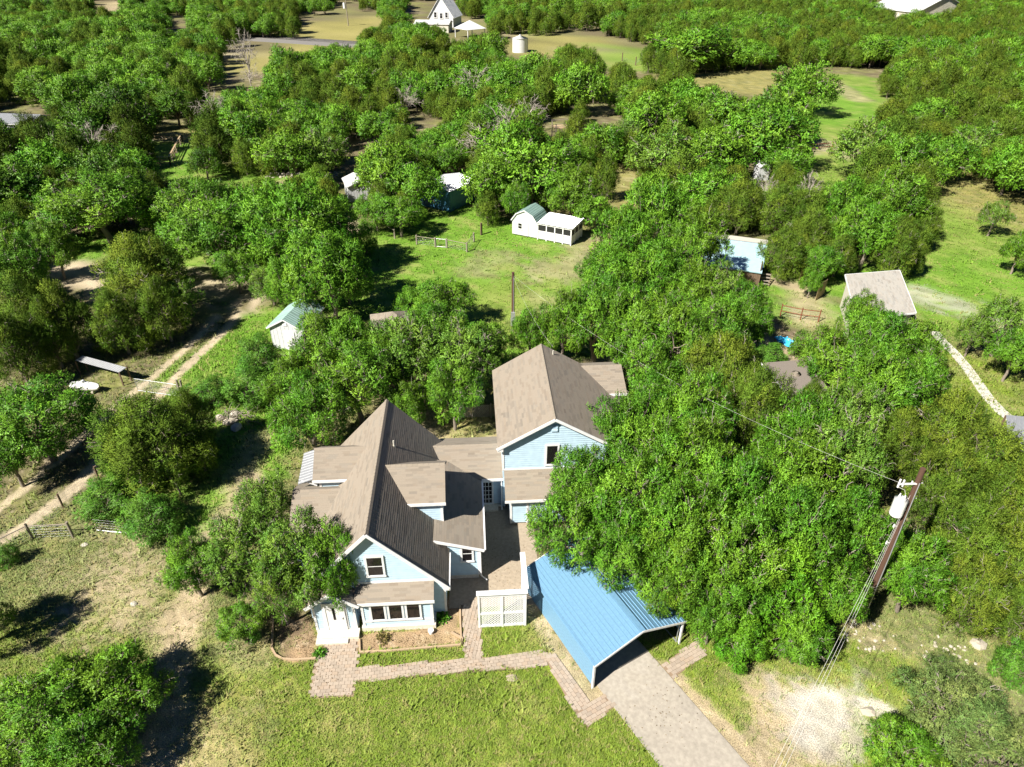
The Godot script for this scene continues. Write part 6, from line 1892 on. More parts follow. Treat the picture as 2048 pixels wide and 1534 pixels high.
	plant("dark_juniper", 4, -49.8, -120.4, 3.5, 7.5, 5.5, "juniper right of the paddock fence")
	plant("far_dead", 15, -68.2, -195.3, 3.1, 11.0, 3.5, "tall bare white tree at upper left")
	plant("far_dead", 17, -63.0, -181.0, 2.2, 6.0, 5.2, "low bare grey tree below the tall bare white tree")
	plant("grey", 19, 17.5, -121.3, 4.7, 6.0, 4.2, "greyish feathery bush below the wooden platform")
	plant("far_dead", 16, 33.4, -114.2, 3.0, 5.5, 5.2, "bare grey tree right of the platform woods")
	plant("far_dead", 19, 29.8, -112.4, 2.7, 5.0, 3.8, "bare grey tree left of the other bare tree right of the platform")
	plant("far_juniper", 3, 11.1, -126.2, 2.3, 5.5, 3.3, "dark juniper at the right foot of the wooden platform")
	plant("far_dead", 5, 40.1, -92.6, 1.9, 5.5, 5.6, "bare twiggy tree above the red tractor")
	plant("far_dead", 19, 35.1, -95.6, 1.7, 4.5, 2.5, "bare twiggy bush below the white storage box")
	plant("far_elm", 13, 13.5, -346.9, 6.2, 4.0, 5.9, "small bright round tree at the edge of the far tank clearing")

func woods():
	var g0 := "oaks of the surrounding woods"
	plant("sparse", 10, -24.9, -65.8, 2.2, 3.9, 5.3, "small grey-limbed thin oak nearest to and below the small white shed", g0)
	plant("oak", 0, 33.8, -71.0, 2.2, 4.1, 3.2, "small oak nearest to and below the red tractor", g0)
	plant("oak", 4, -37.6, -71.7, 2.2, 4.7, 3.2, "small oak nearest to and right of the pale bare ground at left", g0)
	plant("oak", 9, -33.3, -73.9, 4.6, 8.0, 3.9, "large oak right of the wide oak with a leaning trunk, second from it", g0)
	plant("far_oak", 2, 10.6, -86.7, 2.2, 4.2, 2.3, "small oak nearest to and below the dry gap", g0)
	plant("far_oak", 19, -32.0, -82.4, 3.2, 6.5, 1.2, "oak left of the small white shed, third from it", g0)
	plant("sparse", 5, 38.8, -79.5, 2.2, 4.2, 3.5, "small grey-limbed thin oak nearest to and above the red tractor", g0)
	plant("far_oak", 14, 23.0, -86.9, 2.2, 3.8, 3.1, "small oak nearest to and above the pale-roofed cabin", g0)
	plant("far_oak", 2, -36.7, -86.3, 2.8, 5.7, 2.1, "oak below the paddock fence, third from it", g0)
	plant("far_oak", 6, 26.0, -90.8, 3.6, 6.4, 5.6, "oak left of the white storage box, fourth from it", g0)
	plant("far_oak", 15, 19.5, -92.8, 2.8, 5.2, 0.1, "oak nearest to and right of the dry gap", g0)
	plant("far_oak", 3, -44.8, -84.8, 2.2, 4.1, 4.2, "small oak nearest to and right of the wide oak with a leaning trunk", g0)
	plant("oak", 17, -55.4, -78.9, 2.2, 4.3, 4.8, "small oak nearest to and above the pale bare ground at left", g0)
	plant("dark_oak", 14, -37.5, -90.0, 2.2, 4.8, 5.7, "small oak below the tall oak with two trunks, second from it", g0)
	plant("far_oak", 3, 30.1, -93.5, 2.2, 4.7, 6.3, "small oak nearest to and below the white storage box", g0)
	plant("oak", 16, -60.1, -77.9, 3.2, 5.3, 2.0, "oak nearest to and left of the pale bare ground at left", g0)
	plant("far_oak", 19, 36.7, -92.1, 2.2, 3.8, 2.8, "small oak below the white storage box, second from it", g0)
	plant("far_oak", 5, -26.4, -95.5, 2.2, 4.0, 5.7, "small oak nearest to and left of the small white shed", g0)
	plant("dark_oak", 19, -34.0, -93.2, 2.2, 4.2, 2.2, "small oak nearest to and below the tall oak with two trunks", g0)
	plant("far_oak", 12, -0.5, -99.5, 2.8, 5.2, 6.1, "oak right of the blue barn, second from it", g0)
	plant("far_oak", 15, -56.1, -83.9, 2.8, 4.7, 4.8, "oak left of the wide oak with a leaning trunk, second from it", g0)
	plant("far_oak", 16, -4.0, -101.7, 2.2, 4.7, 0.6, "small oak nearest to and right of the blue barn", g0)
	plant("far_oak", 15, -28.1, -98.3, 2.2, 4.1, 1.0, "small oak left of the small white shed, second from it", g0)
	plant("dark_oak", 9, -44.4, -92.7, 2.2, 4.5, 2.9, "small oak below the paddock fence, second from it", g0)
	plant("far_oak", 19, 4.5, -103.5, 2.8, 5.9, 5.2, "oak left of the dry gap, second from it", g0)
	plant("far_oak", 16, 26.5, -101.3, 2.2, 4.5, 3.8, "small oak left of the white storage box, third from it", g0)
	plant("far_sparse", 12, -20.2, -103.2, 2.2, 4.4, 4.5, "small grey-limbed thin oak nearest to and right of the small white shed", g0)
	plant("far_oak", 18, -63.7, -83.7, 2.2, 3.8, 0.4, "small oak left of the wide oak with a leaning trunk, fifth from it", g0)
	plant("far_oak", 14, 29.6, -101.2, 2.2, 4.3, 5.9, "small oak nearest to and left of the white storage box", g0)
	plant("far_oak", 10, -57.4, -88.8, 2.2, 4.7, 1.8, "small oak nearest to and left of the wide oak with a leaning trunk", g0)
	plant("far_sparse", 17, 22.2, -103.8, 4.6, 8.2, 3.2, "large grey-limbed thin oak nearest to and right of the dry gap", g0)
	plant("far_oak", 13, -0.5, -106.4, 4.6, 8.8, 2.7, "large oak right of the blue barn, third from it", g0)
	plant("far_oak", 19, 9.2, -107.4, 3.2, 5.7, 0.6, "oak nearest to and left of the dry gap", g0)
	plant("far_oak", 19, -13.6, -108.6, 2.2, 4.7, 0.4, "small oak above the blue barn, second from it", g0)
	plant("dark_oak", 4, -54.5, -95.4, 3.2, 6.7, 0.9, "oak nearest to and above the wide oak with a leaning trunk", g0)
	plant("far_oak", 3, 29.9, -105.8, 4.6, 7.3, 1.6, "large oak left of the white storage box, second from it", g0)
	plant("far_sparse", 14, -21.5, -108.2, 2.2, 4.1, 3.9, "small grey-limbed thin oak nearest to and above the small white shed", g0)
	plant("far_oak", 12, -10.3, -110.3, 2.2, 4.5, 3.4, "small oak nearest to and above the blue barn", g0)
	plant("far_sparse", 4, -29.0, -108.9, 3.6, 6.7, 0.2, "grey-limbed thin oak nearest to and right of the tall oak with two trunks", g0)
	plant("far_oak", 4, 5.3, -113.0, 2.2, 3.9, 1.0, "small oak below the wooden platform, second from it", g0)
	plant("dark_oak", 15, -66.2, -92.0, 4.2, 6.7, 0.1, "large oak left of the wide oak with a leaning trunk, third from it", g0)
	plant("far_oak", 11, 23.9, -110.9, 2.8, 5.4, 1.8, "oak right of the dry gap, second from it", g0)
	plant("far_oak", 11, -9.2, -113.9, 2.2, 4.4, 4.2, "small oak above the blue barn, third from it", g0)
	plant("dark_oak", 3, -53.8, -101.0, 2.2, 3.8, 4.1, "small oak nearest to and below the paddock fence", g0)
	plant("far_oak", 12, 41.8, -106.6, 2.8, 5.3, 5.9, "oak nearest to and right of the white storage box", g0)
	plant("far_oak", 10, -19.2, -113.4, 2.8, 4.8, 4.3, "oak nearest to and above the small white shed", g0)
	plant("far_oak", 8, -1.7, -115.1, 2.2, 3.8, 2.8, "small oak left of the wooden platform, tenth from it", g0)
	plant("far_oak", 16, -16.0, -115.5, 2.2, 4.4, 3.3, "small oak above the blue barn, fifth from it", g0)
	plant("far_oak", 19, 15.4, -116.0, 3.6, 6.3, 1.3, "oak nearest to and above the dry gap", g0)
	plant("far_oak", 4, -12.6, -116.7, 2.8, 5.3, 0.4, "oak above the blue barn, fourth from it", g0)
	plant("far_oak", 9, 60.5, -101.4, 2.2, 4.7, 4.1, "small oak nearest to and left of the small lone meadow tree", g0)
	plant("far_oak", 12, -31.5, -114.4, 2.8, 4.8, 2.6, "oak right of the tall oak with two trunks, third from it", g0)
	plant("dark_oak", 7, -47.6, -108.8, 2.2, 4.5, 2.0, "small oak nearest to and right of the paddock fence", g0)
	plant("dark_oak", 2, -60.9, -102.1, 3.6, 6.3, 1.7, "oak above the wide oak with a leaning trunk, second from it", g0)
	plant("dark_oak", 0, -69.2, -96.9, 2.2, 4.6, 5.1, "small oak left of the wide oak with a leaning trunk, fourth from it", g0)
	plant("far_oak", 17, -39.8, -114.3, 2.2, 4.4, 6.3, "small oak nearest to and left of the tall oak with two trunks", g0)
	plant("far_oak", 17, 11.6, -120.7, 2.2, 3.8, 6.0, "small oak nearest to and below the wooden platform", g0)
	plant("far_oak", 13, 73.8, -96.7, 4.2, 7.2, 3.3, "large oak nearest to and right of the small lone meadow tree", g0)
	plant("far_oak", 5, -14.1, -121.5, 2.2, 4.3, 1.6, "small oak above the blue barn, sixth from it", g0)
	plant("far_oak", 4, -33.2, -118.4, 2.2, 4.4, 4.8, "small oak nearest to and right of the tall oak with two trunks", g0)
	plant("far_oak", 4, 3.8, -123.3, 2.2, 4.1, 6.1, "small oak left of the wooden platform, second from it", g0)
	plant("far_oak", 14, 35.0, -118.4, 2.8, 5.1, 0.9, "oak nearest to and above the white storage box", g0)
	plant("far_oak", 14, 28.9, -120.5, 2.2, 4.3, 1.5, "small oak left of the white storage box, sixth from it", g0)
	plant("far_oak", 4, -9.7, -123.7, 3.2, 5.4, 1.2, "oak above the blue barn, seventh from it", g0)
	plant("dark_oak", 9, -60.2, -108.6, 2.8, 4.9, 5.4, "oak left of the paddock fence, third from it", g0)
	plant("far_oak", 19, -19.2, -123.1, 2.8, 5.1, 0.9, "oak above the small white shed, second from it", g0)
	plant("far_oak", 4, 66.4, -107.5, 3.2, 6.5, 2.1, "oak nearest to and above the small lone meadow tree", g0)
	plant("far_oak", 1, -34.2, -121.7, 2.2, 3.8, 0.8, "small oak right of the tall oak with two trunks, second from it", g0)
	plant("far_oak", 5, 24.5, -124.3, 4.6, 9.1, 2.1, "large oak above the dry gap, second from it", g0)
	plant("dark_oak", 19, -72.5, -104.1, 2.2, 3.8, 5.6, "small oak below the grey metal roof at the left edge, eighth from it", g0)
	plant("far_oak", 10, 30.3, -123.3, 2.2, 4.6, 6.3, "small oak left of the white storage box, fifth from it", g0)
	plant("far_oak", 6, -5.2, -127.9, 3.6, 6.6, 3.3, "oak left of the wooden platform, eleventh from it", g0)
	plant("dark_oak", 5, -68.3, -108.9, 3.6, 6.9, 2.3, "oak above the wide oak with a leaning trunk, third from it", g0)
	plant("far_oak", 8, 20.9, -127.6, 2.2, 4.4, 4.7, "small oak right of the wooden platform, second from it", g0)
	plant("far_oak", 3, 2.0, -130.0, 3.6, 5.9, 1.3, "oak left of the wooden platform, third from it", g0)
	plant("far_oak", 2, -31.4, -126.2, 2.2, 4.7, 5.7, "small oak right of the tall oak with two trunks, fourth from it", g0)
	plant("dark_oak", 0, -74.9, -106.8, 2.2, 4.2, 5.0, "small oak below the grey metal roof at the left edge, seventh from it", g0)
	plant("far_oak", 0, -8.4, -130.9, 2.2, 4.5, 5.8, "small oak left of the wooden platform, thirteenth from it", g0)
	plant("far_oak", 18, -24.2, -129.7, 3.2, 5.6, 4.4, "oak above the small white shed, third from it", g0)
	plant("far_oak", 12, -1.9, -132.4, 2.8, 5.9, 5.7, "oak left of the wooden platform, sixth from it", g0)
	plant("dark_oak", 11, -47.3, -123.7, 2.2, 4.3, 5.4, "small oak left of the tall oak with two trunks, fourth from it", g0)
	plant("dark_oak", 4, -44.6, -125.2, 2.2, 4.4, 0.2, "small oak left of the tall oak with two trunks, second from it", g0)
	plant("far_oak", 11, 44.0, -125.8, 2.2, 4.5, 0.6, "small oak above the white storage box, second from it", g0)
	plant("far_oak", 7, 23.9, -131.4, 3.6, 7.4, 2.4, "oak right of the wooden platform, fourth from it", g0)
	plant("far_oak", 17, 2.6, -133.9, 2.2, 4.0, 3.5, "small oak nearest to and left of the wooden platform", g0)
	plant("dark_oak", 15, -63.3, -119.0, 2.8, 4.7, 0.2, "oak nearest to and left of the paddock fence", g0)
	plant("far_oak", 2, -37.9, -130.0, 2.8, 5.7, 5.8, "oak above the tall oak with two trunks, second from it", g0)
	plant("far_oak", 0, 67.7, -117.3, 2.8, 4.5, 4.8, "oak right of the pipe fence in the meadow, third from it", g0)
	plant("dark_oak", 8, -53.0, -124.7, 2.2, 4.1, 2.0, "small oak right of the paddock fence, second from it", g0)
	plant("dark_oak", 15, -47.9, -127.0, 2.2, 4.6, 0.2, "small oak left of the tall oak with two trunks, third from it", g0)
	plant("far_oak", 17, -31.5, -132.0, 3.2, 6.1, 4.9, "oak right of the tall oak with two trunks, fifth from it", g0)
	plant("far_oak", 14, 37.8, -130.8, 2.2, 4.2, 4.3, "small oak above the white storage box, third from it", g0)
	plant("far_oak", 18, 28.9, -133.4, 2.2, 4.2, 5.1, "small oak above the dry gap, third from it", g0)
	plant("far_oak", 16, 79.0, -111.6, 3.6, 5.6, 3.4, "oak near the right edge above the meadow, fourth from it", g0)
	plant("dark_oak", 5, -73.0, -115.7, 2.8, 5.4, 5.6, "oak below the grey metal roof at the left edge, sixth from it", g0)
	plant("far_oak", 3, -42.2, -130.3, 2.2, 4.7, 3.1, "small oak nearest to and above the tall oak with two trunks", g0)
	plant("far_sparse", 12, 32.4, -133.2, 2.2, 4.0, 1.6, "small grey-limbed thin oak nearest to and left of the white storage box", g0)
	plant("far_oak", 19, 47.8, -128.6, 4.6, 9.2, 5.2, "large oak nearest to and left of the pipe fence in the meadow", g0)
	plant("far_sparse", 7, 75.4, -115.0, 3.6, 6.2, 2.8, "grey-limbed thin oak nearest to the right edge above the meadow", g0)
	plant("far_oak", 12, -35.7, -133.1, 2.8, 5.5, 5.8, "oak above the tall oak with two trunks, fifth from it", g0)
	plant("far_sparse", 18, 42.8, -131.7, 2.8, 4.7, 3.3, "grey-limbed thin oak nearest to and above the white storage box", g0)
	plant("far_oak", 12, -2.2, -138.6, 3.2, 6.6, 2.3, "oak left of the wooden platform, seventh from it", g0)
	plant("dark_oak", 9, -81.7, -113.8, 3.2, 5.5, 6.2, "oak below the grey metal roof at the left edge, fifth from it", g0)
	plant("far_oak", 9, -45.7, -133.0, 3.2, 6.4, 3.5, "oak above the tall oak with two trunks, third from it", g0)
	plant("far_oak", 9, 32.7, -136.9, 2.8, 5.7, 1.2, "oak above the white storage box, fourth from it", g0)
	plant("far_sparse", 7, 39.1, -135.5, 4.2, 7.2, 1.0, "large grey-limbed thin oak above the white storage box, second from it", g0)
	plant("dark_oak", 15, -79.1, -117.2, 2.2, 4.3, 1.2, "small oak below the grey metal roof at the left edge, third from it", g0)
	plant("far_oak", 2, 46.4, -133.8, 2.8, 5.0, 1.1, "oak below the lone spreading oak, fourth from it", g0)
	plant("dark_oak", 9, -71.2, -123.1, 4.2, 8.0, 5.4, "large oak left of the paddock fence, sixth from it", g0)
	plant("far_oak", 19, 82.2, -116.8, 2.2, 3.7, 3.8, "small oak near the right edge above the meadow, second from it", g0)
	plant("far_oak", 6, -40.4, -137.1, 3.6, 6.1, 4.0, "oak above the tall oak with two trunks, fourth from it", g0)
	plant("far_oak", 3, -22.2, -142.0, 2.2, 4.2, 6.1, "small oak above the small white shed, fourth from it", g0)
	plant("far_oak", 17, -50.1, -135.4, 3.6, 6.6, 4.9, "oak left of the tall oak with two trunks, fifth from it", g0)
	plant("far_oak", 19, 52.6, -134.7, 2.2, 4.4, 0.9, "small oak nearest to and above the pipe fence in the meadow", g0)
	plant("dark_oak", 9, -84.1, -117.8, 2.8, 5.7, 3.5, "oak below the grey metal roof at the left edge, fourth from it", g0)
	plant("dark_oak", 18, -54.9, -134.6, 2.2, 4.3, 4.1, "small oak right of the paddock fence, third from it", g0)
	plant("far_oak", 14, 50.0, -136.6, 2.2, 4.7, 6.2, "small oak below the lone spreading oak, second from it", g0)
	plant("far_oak", 5, 69.0, -128.6, 3.2, 4.5, 0.3, "oak nearest to and right of the pipe fence in the meadow", g0)
	plant("dark_oak", 7, -77.8, -124.1, 2.8, 4.9, 1.3, "oak nearest to and right of the grey metal roof at the left edge", g0)
	plant("far_oak", 13, 79.1, -123.8, 3.2, 4.5, 1.6, "oak near the right edge above the meadow, third from it", g0)
	plant("far_oak", 15, -2.1, -147.2, 3.2, 6.3, 3.9, "oak left of the wooden platform, eighth from it", g0)
	plant("dark_oak", 10, -69.4, -129.8, 4.6, 9.2, 2.3, "large oak left of the paddock fence, second from it", g0)
	plant("dark_oak", 15, -53.9, -137.6, 2.2, 3.9, 2.1, "small oak right of the paddock fence, fourth from it", g0)
	plant("far_oak", 16, 43.9, -141.2, 2.8, 5.0, 4.2, "oak left of the lone spreading oak, second from it", g0)
	plant("far_oak", 8, -30.8, -145.1, 3.2, 6.3, 4.2, "oak right of the tall oak with two trunks, sixth from it", g0)
	plant("dark_oak", 0, -84.1, -123.4, 2.2, 4.3, 0.2, "small oak nearest to and below the grey metal roof at the left edge", g0)
	plant("far_oak", 14, -51.3, -140.4, 2.2, 3.9, 4.6, "small oak above the tall oak with two trunks, sixth from it", g0)
	plant("dark_oak", 2, -86.7, -121.8, 2.2, 4.7, 1.5, "small oak below the grey metal roof at the left edge, second from it", g0)
	plant("dark_oak", 15, -74.2, -130.2, 2.2, 4.3, 4.3, "small oak left of the paddock fence, seventh from it", g0)
	plant("far_oak", 6, 49.1, -141.7, 2.2, 3.8, 5.7, "small oak below the lone spreading oak, third from it", g0)
	plant("dark_oak", 0, -90.8, -119.8, 4.6, 8.2, 3.2, "large oak left of the grey metal roof at the left edge, second from it", g0)
	plant("far_oak", 12, -6.0, -150.3, 4.2, 6.8, 1.4, "large oak left of the wooden platform, twelfth from it", g0)
	plant("far_oak", 5, 2.0, -151.2, 3.2, 5.5, 0.6, "oak left of the wooden platform, fourth from it", g0)
	plant("dark_oak", 14, -72.4, -133.5, 2.2, 4.6, 3.5, "small oak left of the paddock fence, fourth from it", g0)
	plant("far_oak", 13, 52.5, -143.2, 2.2, 4.6, 3.3, "small oak nearest to and below the lone spreading oak", g0)
	plant("far_oak", 8, 24.2, -151.5, 2.2, 4.1, 3.2, "small oak right of the wooden platform, third from it", g0)
	plant("far_oak", 17, 49.3, -145.9, 2.8, 4.9, 6.2, "oak nearest to and left of the lone spreading oak", g0)
	plant("far_oak", 11, 14.3, -154.3, 4.6, 9.2, 4.3, "large oak nearest to and above the wooden platform", g0)
	plant("far_oak", 16, 0.5, -155.4, 2.2, 4.2, 5.4, "small oak left of the wooden platform, fifth from it", g0)
	plant("far_sparse", 16, -52.9, -146.5, 2.2, 3.8, 2.4, "small grey-limbed thin oak nearest to and above the tall oak with two trunks", g0)
	plant("far_oak", 3, 22.6, -154.9, 2.2, 4.0, 5.7, "small oak nearest to and right of the wooden platform", g0)
	plant("far_oak", 14, 30.7, -153.6, 2.8, 5.0, 1.6, "oak below the very large far oak, second from it", g0)
	plant("far_sparse", 10, 3.6, -156.6, 2.2, 4.6, 4.4, "small grey-limbed thin oak nearest to and above the wooden platform", g0)
	plant("dark_oak", 0, -92.5, -127.4, 2.8, 5.2, 1.4, "oak nearest to and left of the grey metal roof at the left edge", g0)
	plant("far_oak", 15, -50.1, -149.4, 2.8, 5.7, 4.7, "oak above the tall oak with two trunks, seventh from it", g0)
	plant("far_oak", 9, 26.7, -155.4, 3.6, 5.9, 4.8, "oak right of the wooden platform, fifth from it", g0)
	plant("far_oak", 13, 86.6, -132.2, 2.2, 3.8, 5.4, "small oak nearest to the right edge above the meadow", g0)
	plant("dark_oak", 15, -65.9, -143.8, 3.6, 6.7, 1.0, "oak nearest to and above the paddock fence", g0)
	plant("dark_oak", 15, -81.1, -135.9, 2.2, 4.1, 1.9, "small oak right of the grey metal roof at the left edge, second from it", g0)
	plant("far_oak", 18, -55.7, -148.5, 2.8, 5.9, 5.3, "oak above the tall oak with two trunks, eighth from it", g0)
	plant("far_oak", 2, -59.1, -147.2, 2.2, 4.3, 0.3, "small oak above the paddock fence, second from it", g0)
	plant("far_oak", 12, -20.3, -157.5, 2.8, 5.8, 1.6, "oak nearest to and below the white pavilion roof", g0)
	plant("dark_oak", 10, -75.5, -139.9, 4.6, 7.6, 5.8, "large oak left of the paddock fence, fifth from it", g0)
	plant("far_oak", 6, 72.6, -141.6, 2.2, 3.8, 4.4, "small oak right of the pipe fence in the meadow, second from it", g0)
	plant("far_oak", 10, -2.3, -159.2, 4.2, 8.2, 1.4, "large oak left of the wooden platform, ninth from it", g0)
	plant("far_oak", 2, 34.5, -155.5, 2.8, 4.8, 5.2, "oak nearest to and below the very large far oak", g0)
	plant("far_oak", 8, 14.2, -158.8, 2.2, 4.3, 0.3, "small oak above the wooden platform, second from it", g0)
	plant("far_oak", 2, 5.5, -159.6, 2.8, 5.2, 1.0, "oak above the wooden platform, third from it", g0)
	var g1 := "junipers of the surrounding woods"
	plant("juniper", 18, -28.1, -71.3, 1.7, 3.7, 5.5, "small juniper nearest to and below the small white shed", g1)
	plant("juniper", 10, -38.4, -68.7, 1.7, 4.1, 4.7, "small juniper right of the pale bare ground at left, second from it", g1)
	plant("juniper", 19, -41.3, -68.9, 2.1, 4.6, 5.4, "juniper nearest to and right of the pale bare ground at left", g1)
	plant("juniper", 19, 32.7, -74.4, 1.7, 3.9, 2.3, "small juniper nearest to and left of the red tractor", g1)
	plant("juniper", 10, 36.4, -72.8, 2.1, 4.5, 5.9, "juniper nearest to and below the red tractor", g1)
	plant("juniper", 12, -51.3, -66.6, 1.7, 3.8, 4.3, "small juniper nearest to and left of the pale bare ground at left", g1)
	plant("far_juniper", 9, -28.4, -81.1, 2.5, 5.0, 6.1, "juniper left of the small white shed, sixth from it", g1)
	plant("juniper", 17, 45.2, -73.5, 1.7, 3.5, 1.2, "small juniper nearest to and above the grey shingle roof", g1)
	plant("juniper", 11, -54.0, -70.6, 2.9, 5.4, 3.3, "large juniper left of the pale bare ground at left, second from it", g1)
	plant("far_juniper", 4, 25.2, -85.5, 1.7, 4.5, 4.1, "small juniper nearest to and above the pale-roofed cabin", g1)
	plant("far_juniper", 15, -3.2, -89.2, 1.7, 4.2, 3.1, "small juniper nearest to and right of the blue barn", g1)
	plant("juniper", 18, 45.3, -77.7, 1.7, 3.8, 5.1, "small juniper right of the red tractor, third from it", g1)
	plant("juniper", 7, 42.5, -79.9, 1.7, 3.6, 2.7, "small juniper nearest to and right of the red tractor", g1)
	plant("far_juniper", 3, -14.4, -90.1, 1.7, 3.6, 4.2, "small juniper left of the blue barn, second from it", g1)
	plant("far_juniper", 1, -33.5, -85.9, 2.1, 5.2, 5.4, "juniper below the tall oak with two trunks, third from it", g1)
	plant("far_juniper", 2, -17.3, -90.6, 2.1, 4.5, 6.0, "juniper nearest to and right of the small white shed", g1)
	plant("far_juniper", 11, -25.5, -88.7, 1.7, 4.4, 1.5, "small juniper left of the small white shed, third from it", g1)
	plant("juniper", 6, 46.8, -79.7, 2.1, 4.2, 4.7, "juniper right of the red tractor, fourth from it", g1)
	plant("far_juniper", 16, 44.6, -81.0, 1.7, 4.3, 5.6, "small juniper right of the red tractor, second from it", g1)
	plant("far_juniper", 11, 37.2, -85.4, 2.5, 5.6, 4.5, "juniper nearest to and above the red tractor", g1)
	plant("juniper", 3, -57.3, -73.7, 2.1, 4.8, 5.6, "juniper left of the pale bare ground at left, third from it", g1)
	plant("far_juniper", 13, -41.4, -83.8, 1.7, 3.7, 0.1, "small juniper right of the wide oak with a leaning trunk, fifth from it", g1)
	plant("far_juniper", 19, 49.4, -80.3, 1.7, 3.9, 3.4, "small juniper left of the small lone meadow tree, second from it", g1)
	plant("far_juniper", 11, 34.3, -87.9, 2.5, 4.9, 4.7, "juniper below the white storage box, second from it", g1)
	plant("far_juniper", 14, 30.9, -89.4, 2.1, 5.3, 3.5, "juniper nearest to and below the white storage box", g1)
	plant("far_juniper", 6, -32.4, -89.2, 2.9, 5.7, 5.0, "large juniper below the tall oak with two trunks, second from it", g1)
	plant("far_juniper", 18, -28.3, -90.8, 2.1, 5.1, 5.9, "juniper left of the small white shed, fourth from it", g1)
	plant("far_juniper", 3, 8.4, -95.4, 1.7, 3.9, 1.1, "small juniper left of the dry gap, second from it", g1)
	plant("far_juniper", 13, -24.9, -92.8, 1.7, 4.5, 0.0, "small juniper nearest to and left of the small white shed", g1)
	plant("far_juniper", 17, 39.6, -87.7, 2.1, 4.5, 1.4, "juniper above the red tractor, second from it", g1)
	plant("far_juniper", 10, 37.4, -89.1, 1.7, 4.5, 4.8, "small juniper below the white storage box, third from it", g1)
	plant("far_juniper", 3, -41.9, -87.2, 1.7, 4.4, 3.6, "small juniper right of the wide oak with a leaning trunk, sixth from it", g1)
	plant("far_juniper", 15, -3.8, -97.7, 1.7, 4.0, 3.5, "small juniper right of the blue barn, second from it", g1)
	plant("far_juniper", 15, -30.4, -93.0, 1.7, 3.8, 2.3, "small juniper left of the small white shed, fifth from it", g1)
	plant("far_juniper", 16, 51.7, -83.9, 1.7, 4.4, 4.5, "small juniper nearest to and left of the small lone meadow tree", g1)
	plant("far_juniper", 12, 42.3, -89.2, 1.7, 4.1, 4.0, "small juniper above the red tractor, third from it", g1)
	plant("far_juniper", 1, -44.3, -88.4, 1.7, 3.5, 3.6, "small juniper right of the wide oak with a leaning trunk, fourth from it", g1)
	plant("far_juniper", 5, 6.2, -99.5, 1.7, 4.1, 4.2, "small juniper left of the dry gap, fourth from it", g1)
	plant("far_juniper", 4, 23.9, -97.3, 3.3, 6.9, 6.0, "large juniper right of the dry gap, second from it", g1)
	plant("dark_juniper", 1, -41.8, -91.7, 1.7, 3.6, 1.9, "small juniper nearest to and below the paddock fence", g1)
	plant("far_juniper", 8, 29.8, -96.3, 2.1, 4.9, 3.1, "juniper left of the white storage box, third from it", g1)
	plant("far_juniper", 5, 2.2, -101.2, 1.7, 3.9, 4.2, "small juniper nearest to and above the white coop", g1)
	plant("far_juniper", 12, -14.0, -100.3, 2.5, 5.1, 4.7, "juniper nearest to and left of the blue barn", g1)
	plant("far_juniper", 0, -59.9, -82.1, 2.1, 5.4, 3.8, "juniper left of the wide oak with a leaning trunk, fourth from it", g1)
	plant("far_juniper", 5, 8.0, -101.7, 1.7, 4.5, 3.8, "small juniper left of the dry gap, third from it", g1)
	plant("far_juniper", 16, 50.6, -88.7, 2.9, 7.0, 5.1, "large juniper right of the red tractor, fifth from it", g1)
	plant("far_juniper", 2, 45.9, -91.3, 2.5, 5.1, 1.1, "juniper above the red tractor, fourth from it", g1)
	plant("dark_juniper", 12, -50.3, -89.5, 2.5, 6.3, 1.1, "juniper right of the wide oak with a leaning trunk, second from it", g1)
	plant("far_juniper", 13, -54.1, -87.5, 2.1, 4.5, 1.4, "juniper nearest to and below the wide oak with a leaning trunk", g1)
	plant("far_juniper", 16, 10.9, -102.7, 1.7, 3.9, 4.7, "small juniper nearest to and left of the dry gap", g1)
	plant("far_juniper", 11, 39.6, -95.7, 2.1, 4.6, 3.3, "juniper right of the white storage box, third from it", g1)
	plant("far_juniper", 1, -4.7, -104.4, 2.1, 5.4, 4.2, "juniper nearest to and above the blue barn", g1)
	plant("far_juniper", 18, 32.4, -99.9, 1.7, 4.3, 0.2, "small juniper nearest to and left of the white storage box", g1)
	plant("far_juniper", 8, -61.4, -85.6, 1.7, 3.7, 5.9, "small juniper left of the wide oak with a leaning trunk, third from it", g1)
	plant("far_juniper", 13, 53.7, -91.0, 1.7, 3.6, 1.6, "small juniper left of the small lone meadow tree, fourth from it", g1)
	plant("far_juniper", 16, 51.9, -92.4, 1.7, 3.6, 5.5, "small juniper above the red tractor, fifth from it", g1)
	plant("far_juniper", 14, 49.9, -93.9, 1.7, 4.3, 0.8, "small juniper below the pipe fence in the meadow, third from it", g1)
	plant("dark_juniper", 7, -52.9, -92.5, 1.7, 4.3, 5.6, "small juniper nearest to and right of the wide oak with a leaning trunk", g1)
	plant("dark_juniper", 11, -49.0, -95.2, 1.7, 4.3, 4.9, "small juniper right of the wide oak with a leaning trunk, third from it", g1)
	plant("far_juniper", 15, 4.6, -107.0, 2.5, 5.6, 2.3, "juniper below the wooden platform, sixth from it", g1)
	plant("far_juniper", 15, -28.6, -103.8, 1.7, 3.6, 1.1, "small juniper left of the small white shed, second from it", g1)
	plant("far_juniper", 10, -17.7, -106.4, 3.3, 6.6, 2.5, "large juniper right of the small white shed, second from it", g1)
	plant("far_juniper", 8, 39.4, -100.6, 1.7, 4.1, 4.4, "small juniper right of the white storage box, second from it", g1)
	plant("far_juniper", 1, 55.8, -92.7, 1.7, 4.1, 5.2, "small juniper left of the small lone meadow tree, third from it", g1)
	plant("far_juniper", 11, 49.8, -96.5, 1.7, 4.0, 1.1, "small juniper below the pipe fence in the meadow, second from it", g1)
